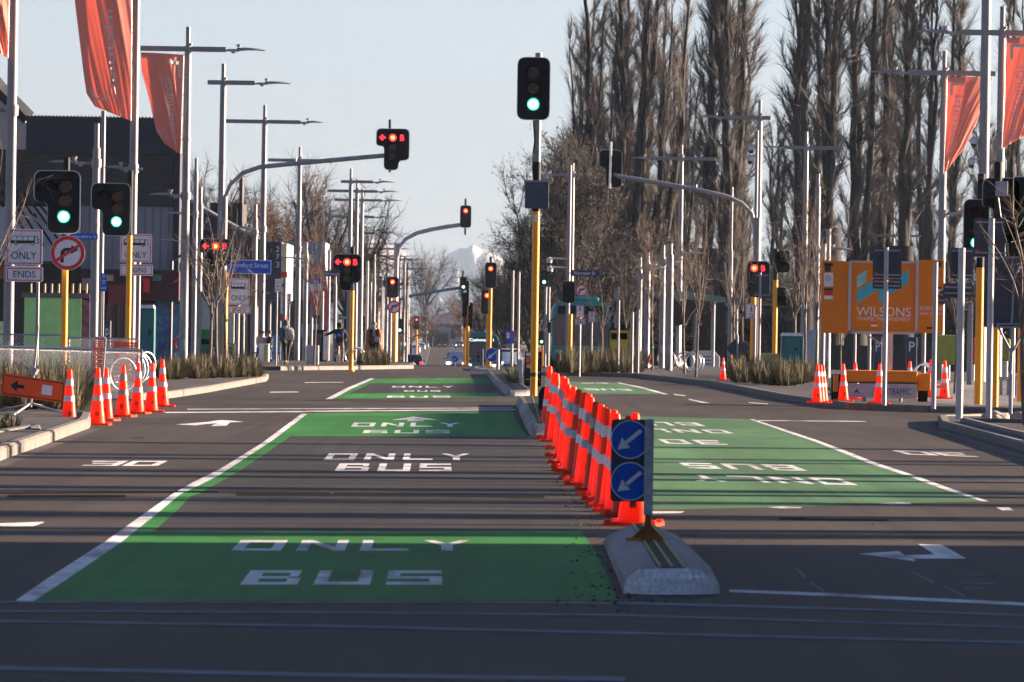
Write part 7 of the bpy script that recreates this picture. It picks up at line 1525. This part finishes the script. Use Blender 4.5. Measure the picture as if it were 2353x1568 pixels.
# ================================================================ vehicles
def car(label, x, ybase, Y, body, rear=False, rz=0., wd=1.75, ht=1.48, ln=4.3, lights=True, grp=None, X=None, hatch=True, roofrails=False):
    b_ = base(x, ybase, Y); r = thing('car', label, 'car', b_, rz+(math.pi if rear else 0), grp)
    # front faces -y. profile along y
    prof = [(0, .42), (.04, .68), (.25, .82), (1.05, .98), (1.75, ht-.04), (2.6, ht), (3.5, ht-.06), (4.05, 1.0), (4.2, .9), (ln, .7), (ln-.02, .36)]
    mb = MB(); rows = []
    bm_ = []
    def halfw(z, y):
        t = max(0, (z-.85)/(ht-.85)); w = wd/2*(1-.2*t); e = .1*max(0, 1-y/.35)+.07*max(0, 1-(ln-y)/.3); return w-e
    pts = prof; lo = .24; vs = []
    for (y, z) in pts:
        zb = lo; zm = min(z, .86)
        vs += [(-halfw(zm, y)+.03, y, zb), (-halfw(zm, y), y, zm*.75), (-halfw(zm, y)+.02, y, zm), (-halfw(z, y)+.04, y, z-.02), (-halfw(z, y)*.7, y, z), (halfw(z, y)*.7, y, z), (halfw(z, y)-.04, y, z-.02), (halfw(zm, y)-.02, y, zm), (halfw(zm, y), y, zm*.75), (halfw(zm, y)-.03, y, zb)]
    n = len(pts); fs = [(i*10+k, i*10+k+1, i*10+11+k, i*10+10+k) for i in range(n-1) for k in range(9)]+[tuple(range(10)), tuple(range((n-1)*10+9, (n-1)*10-1, -1))]+[(i*10, i*10+10, i*10+19, i*10+9) for i in range(n-1)]
    mb.add(vs, fs); bd = mb.build('body', body, r, smooth='auto')
    def glassq(nm, P, m_=GLASS): mb = MB(); mb.add(P, [(0, 1, 2, 3)]); return mb.build(nm, m_, r)
    w1 = halfw(1.02, 1.1)-.08; w2 = halfw(ht-.1, 1.7)-.1
    glassq('windscreen', [(-w1, 1.10, 1.005), (w1, 1.10, 1.005), (w2, 1.70, ht-.075), (-w2, 1.70, ht-.075)])
    glassq('rear_window', [(-w1, 4.035, 1.05), (w1, 4.035, 1.05), (w2, 3.62, ht-.14), (-w2, 3.62, ht-.14)])
    for s in (-1, 1):
        glassq('side_window', [(s*(halfw(.95, 2)+.004), 1.25, .95), (s*(halfw(.95, 2)+.004), 3.75, .98), (s*(halfw(ht-.12, 2)-.015), 3.3, ht-.13), (s*(halfw(ht-.12, 2)-.015), 1.75, ht-.12)])
        for y_ in (.8, ln-.85):
            mb = MB(); mb.tube([(s*(wd/2-.2), y_, .31), (s*(wd/2-.005), y_, .31)], .31, 18); w_ = mb.build('wheel', TYRE, r, smooth='auto'); mb = MB(); mb.tube([(s*(wd/2-.005), y_, .31), (s*(wd/2+.008), y_, .31)], .19, 12); mb.build('rim', POLE, w_)
        mb = MB(); mb.box((s*(wd/2-.27), .03, .66), (.3, .08, .13)); mb.build('headlight', HEADL if lights and not rear else mat('lamp_glass', (.5, .5, .5), .2), r, bevel=.02)
        mb = MB(); mb.box((s*(wd/2-.18), ln-.04, .82), (.2, .08, .22)); mb.build('tail_light', LITR if (rear and lights) else SIGNR, r, bevel=.02)
        mb = MB(); mb.box((s*(wd/2+.06), 1.35, .98), (.16, .1, .11)); mb.build('mirror', body, r, bevel=.02)
    mb = MB(); mb.box((0, -.005, .5), (wd*.5, .06, .14)); mb.build('grille', BLACK, r); mb = MB(); mb.box((0, -.03, .4), (.36, .02, .11)); mb.build('number_plate', SIGNW, r); mb = MB(); mb.box((0, ln+.005, .6), (.36, .02, .11)); mb.build('number_plate', SIGNW, r)
    if roofrails:
        for s in (-1, 1): mb = MB(); mb.tube([(s*wd*.34, 1.9, ht+.06), (s*wd*.34, 3.4, ht+.04)], .02, 6); mb.build('roof_rail', BLACK, r)
    return r
SIL = mat('silver_blue_paint', (.55, .62, .74), .3, 0, vary=.03); WHC = mat('white_car_paint', (.6, .6, .63), .3, vary=.03); DKC = mat('dark_car_paint', (.03, .035, .05), .25, vary=.05); CREAMC = mat('cream_car_paint', (.5, .45, .38), .3, vary=.03)
car('silver blue people carrier waiting behind the black signal backs, front view', 1171, 845, 460, SIL, wd=1.75, ht=1.62)
car('white car with one lit headlight following behind, left of the green bus', 1049, 842, 475, WHC, wd=1.65)
car('dark hatchback roof with rails sinking beyond the brow of the road', 949, 845, 585, DKC, rear=True, roofrails=True, wd=1.8, ht=1.55)
car('small dark car with an amber headlight far down the road', 1056, 800, 1350, DKC, grp='distant cars')
for x, Y, m_, lb in ((953, 1000, SIL, 'silver car with red tail light, nearest of the parked left row'), (966, 1150, WHC, 'white car second in the parked left row far away'), (975, 1300, SIL, 'pale car third in the parked left row far away'), (982, 1480, CREAMC, 'sunlit cream car fourth in the parked left row'), (989, 1700, WHC, 'farthest white car of the parked left row')):
    car(lb, x, 800, Y, m_, rear=True, grp='cars parked far down the left side', lights=(Y == 1000))
for x, Y, m_, lb in ((1092, 1050, WHC, 'white parked car right of the road end, left one'), (1104, 940, SIL, 'pale parked car right of the road end, middle one'), (1118, 860, WHC, 'white parked van like car right of the road end')):
    car(lb, x, 800, Y, m_, grp='cars parked far down the right side', lights=False)
def bus(label, x, Y, wd, ht, rz, word=None, gz=None):
    b_ = base(x, 845, Y); r = thing('bus', label, 'bus', b_, rz); TB = mat('bus_teal', (.03, .26, .27), .35, vary=.06); 
    mb = MB(); mb.prism(round_poly([(-wd/2, .3), (wd/2, .3), (wd/2, ht-.35), (wd/2-.25, ht), (-wd/2+.25, ht), (-wd/2, ht-.35)], .25), 0, 11.5); mb.build('body', TB, r, smooth='auto')
    mb = MB(); mb.prism(round_poly([(-wd/2+.1, 1.0), (wd/2-.1, 1.0), (wd/2-.12, ht-.62), (-wd/2+.12, ht-.62)], .12), -.02, .02); mb.build('windscreen', mat('bus_glass', (.03, .05, .09), .12, vary=.3, scale=2, spec=.8), r)
    mb = MB(); mb.prism(rect(-wd/2+.25, ht-.6, wd/2-.25, ht-.22, .05), -.03, .0); ds = mb.build('destination_board', BLACK, r)
    if word: mb = MB(); put_text(mb, word, -wd/2+.3, ht-.53, wd/2-.4, ht-.3, -.035); mb.build('lettering', mat('board_letters', (.6, .7, .7), .5, emit=(.7, .85, .85), es=.5), ds, fixn=False)
    for s in (-1, 1):
        mb = MB(); mb.box((s*(wd/2-.3), -.02, .72), (.35, .06, .18)); mb.build('headlight', HEADL if word else mat('lamp_glass', (.5, .5, .5), .2), r, bevel=.03)
        mb = MB(); mb.box((s*(wd/2+.12), -.12, ht-1.2), (.14, .14, .5)); mb.tube([(s*(wd/2-.1), 0, ht-.8), (s*(wd/2+.12), -.12, ht-.9)], .03, 6); mb.build('mirror', BLACK, r, bevel=.03)
        for y_ in (2.3, 8.6): mb = MB(); mb.tube([(s*(wd/2-.3), y_, .5), (s*(wd/2+.005), y_, .5)], .5, 20); w_ = mb.build('wheel', TYRE, r); mb = MB(); mb.tube([(s*(wd/2), y_, .5), (s*(wd/2+.015), y_, .5)], .28, 14); mb.build('rim', POLE, w_)
        for k_ in range(5): mb = MB(); mb.box((s*(wd/2+.002), 1.6+k_*2.1, 1.9), (.02, 1.8, 1.0)); mb.build('side_window', GLASS, r)
    mb = MB(); mb.tube([(-.2, -.06, 1.05), (.5, -.07, 1.7)], .015, 5); mb.tube([(-.9, -.06, 1.05), (-.3, -.07, 1.6)], .015, 5); mb.build('wiper', BLACK, r); mb = MB(); mb.box((0, -.02, .45), (.5, .03, .12)); mb.build('number_plate', SIGNW, r)
    mb = MB(); mb.box((0, 3, ht+.1), (1.6, 2, .22)); mb.build('roof_unit', TB, r, bevel=.08); return r
bus('oncoming teal bus with a lit destination board behind the silver car', 1107, 540, 2.6, 3.15, 0, 'Cashmere 1')
bus('large teal bus at the stop behind the walking zone signs', 1334, 308, 2.62, 3.0, 0)
# white vans behind the hoops
b_ = base(1620, 845, 470); r = thing('van', 'white van with dark lettering lines parked behind the cycle hoops', 'van', b_); mb = MB(); mb.prism(round_poly([(-.95, .35), (3.6-2.6, .35), (3.6-2.6, 1.35), (.6, 1.75), (-.95, 1.75)], .12), 0, 1.9); mb.build('body', WHC, r, bevel=.04)
for s_, v_ in ((.5, 1.35), (.2, 1.1), (.2, .85)): mb = MB(); mb.box((s_*.5, -.01, v_), (.9, .02, .07)); mb.build('stripe', BACKG, r)
for x_ in (-.55, .6): mb = MB(); mb.tube([(x_, -.02, .35), (x_, .2, .35)], .33, 16); w_ = mb.build('wheel', TYRE, r)
# ================================================================ camera, light, sky, air
cd = bpy.data.cameras.new('camera'); cam = bpy.data.objects.new('camera', cd); COL.objects.link(cam)
cd.sensor_width = 36; cd.lens = 36*FPX/2353; cd.clip_start = .5; cd.clip_end = 60000
M = Matrix((RGT, UPV, -FWD)).transposed().to_4x4(); M.translation = CAM; cam.matrix_world = M
cd.dof.use_dof = True; cd.dof.focus_distance = 110; cd.dof.aperture_fstop = 13
C.camera = cam
SUN_AZ = math.radians(21); SUN_EL = math.radians(12)
sd = Vector((math.cos(SUN_EL)*math.cos(SUN_AZ), math.cos(SUN_EL)*math.sin(SUN_AZ), math.sin(SUN_EL)))
sl = bpy.data.lights.new('sun', 'SUN'); sun = bpy.data.objects.new('sun', sl); COL.objects.link(sun)
sl.energy = 5; sl.angle = math.radians(.55); sl.color = (1, .76, .56)
sun.rotation_euler = sd.to_track_quat('Z', 'Y').to_euler()
w = bpy.data.worlds.new('World'); C.world = w; w.use_nodes = True; nt = w.node_tree
sky = nt.nodes.new('ShaderNodeTexSky'); sky.sky_type = 'NISHITA'; sky.sun_disc = False
sky.sun_elevation = SUN_EL; sky.sun_rotation = math.pi/2-SUN_AZ
sky.air_density = 1.0; sky.dust_density = .6; sky.ozone_density = 2.5
bg = nt.nodes['Background']; tc = nt.nodes.new('ShaderNodeTexCoord'); sp = nt.nodes.new('ShaderNodeSeparateXYZ'); nt.links.new(tc.outputs['Generated'], sp.inputs[0])
def wramp(stops):
    cr = nt.nodes.new('ShaderNodeValToRGB'); nt.links.new(sp.outputs['Z'], cr.inputs['Fac']); e = cr.color_ramp.elements
    while len(e) < len(stops): e.new(.5)
    for k_, (q_, c_) in zip(e, stops): k_.position = q_; k_.color = (*c_, 1)
    return cr.outputs['Color']
hs = nt.nodes.new('ShaderNodeHueSaturation'); nt.links.new(sky.outputs['Color'], hs.inputs['Color'])
nt.links.new(wramp([(0, (.22,)*3), (.08, (.3,)*3), (.35, (.95,)*3)]), hs.inputs['Saturation'])
tm = nt.nodes.new('ShaderNodeMix'); tm.data_type = 'RGBA'; tm.blend_type = 'MULTIPLY'; tm.inputs[0].default_value = 1
nt.links.new(hs.outputs['Color'], tm.inputs[6]); nt.links.new(wramp([(0, (.565, .55, .545)), (.02, (.495, .515, .53)), (.05, (.37, .44, .51)), (.12, (.64, .68, .76)), (.3, (.48, .58, .78)), (.55, (.22, .33, .52))]), tm.inputs[7])
nt.links.new(tm.outputs[2], bg.inputs['Color']); bg.inputs['Strength'].default_value = .0445
C.view_settings.view_transform = 'Standard'; C.view_settings.look = 'None'; C.view_settings.gamma = 1
C.view_settings.exposure = 2.4
C.render.engine = 'CYCLES'; C.cycles.use_denoising = True; C.cycles.max_bounces = 6; C.cycles.volume_bounces = 0
C.cycles.sample_clamp_indirect = 4

# ================================================================ air
hz = MB(); zt_ = 1500.0; zb_ = -26.0
hz.box((0, 6900, (zt_+zb_)/2), (5200, 14300, zt_-zb_))
hm = bpy.data.materials.new('haze'); hm.use_nodes = True; hn = hm.node_tree
hn.nodes.remove(hn.nodes['Principled BSDF']); pv = hn.nodes.new('ShaderNodeVolumePrincipled'); pv.inputs['Color'].default_value = (.55, .74, 1, 1); pv.inputs['Density'].default_value = .000034
pv.inputs['Anisotropy'].default_value = .2
hn.links.new(pv.outputs['Volume'], hn.nodes['Material Output'].inputs['Volume'])
tag(hz.build('haze', hm), kind='stuff')
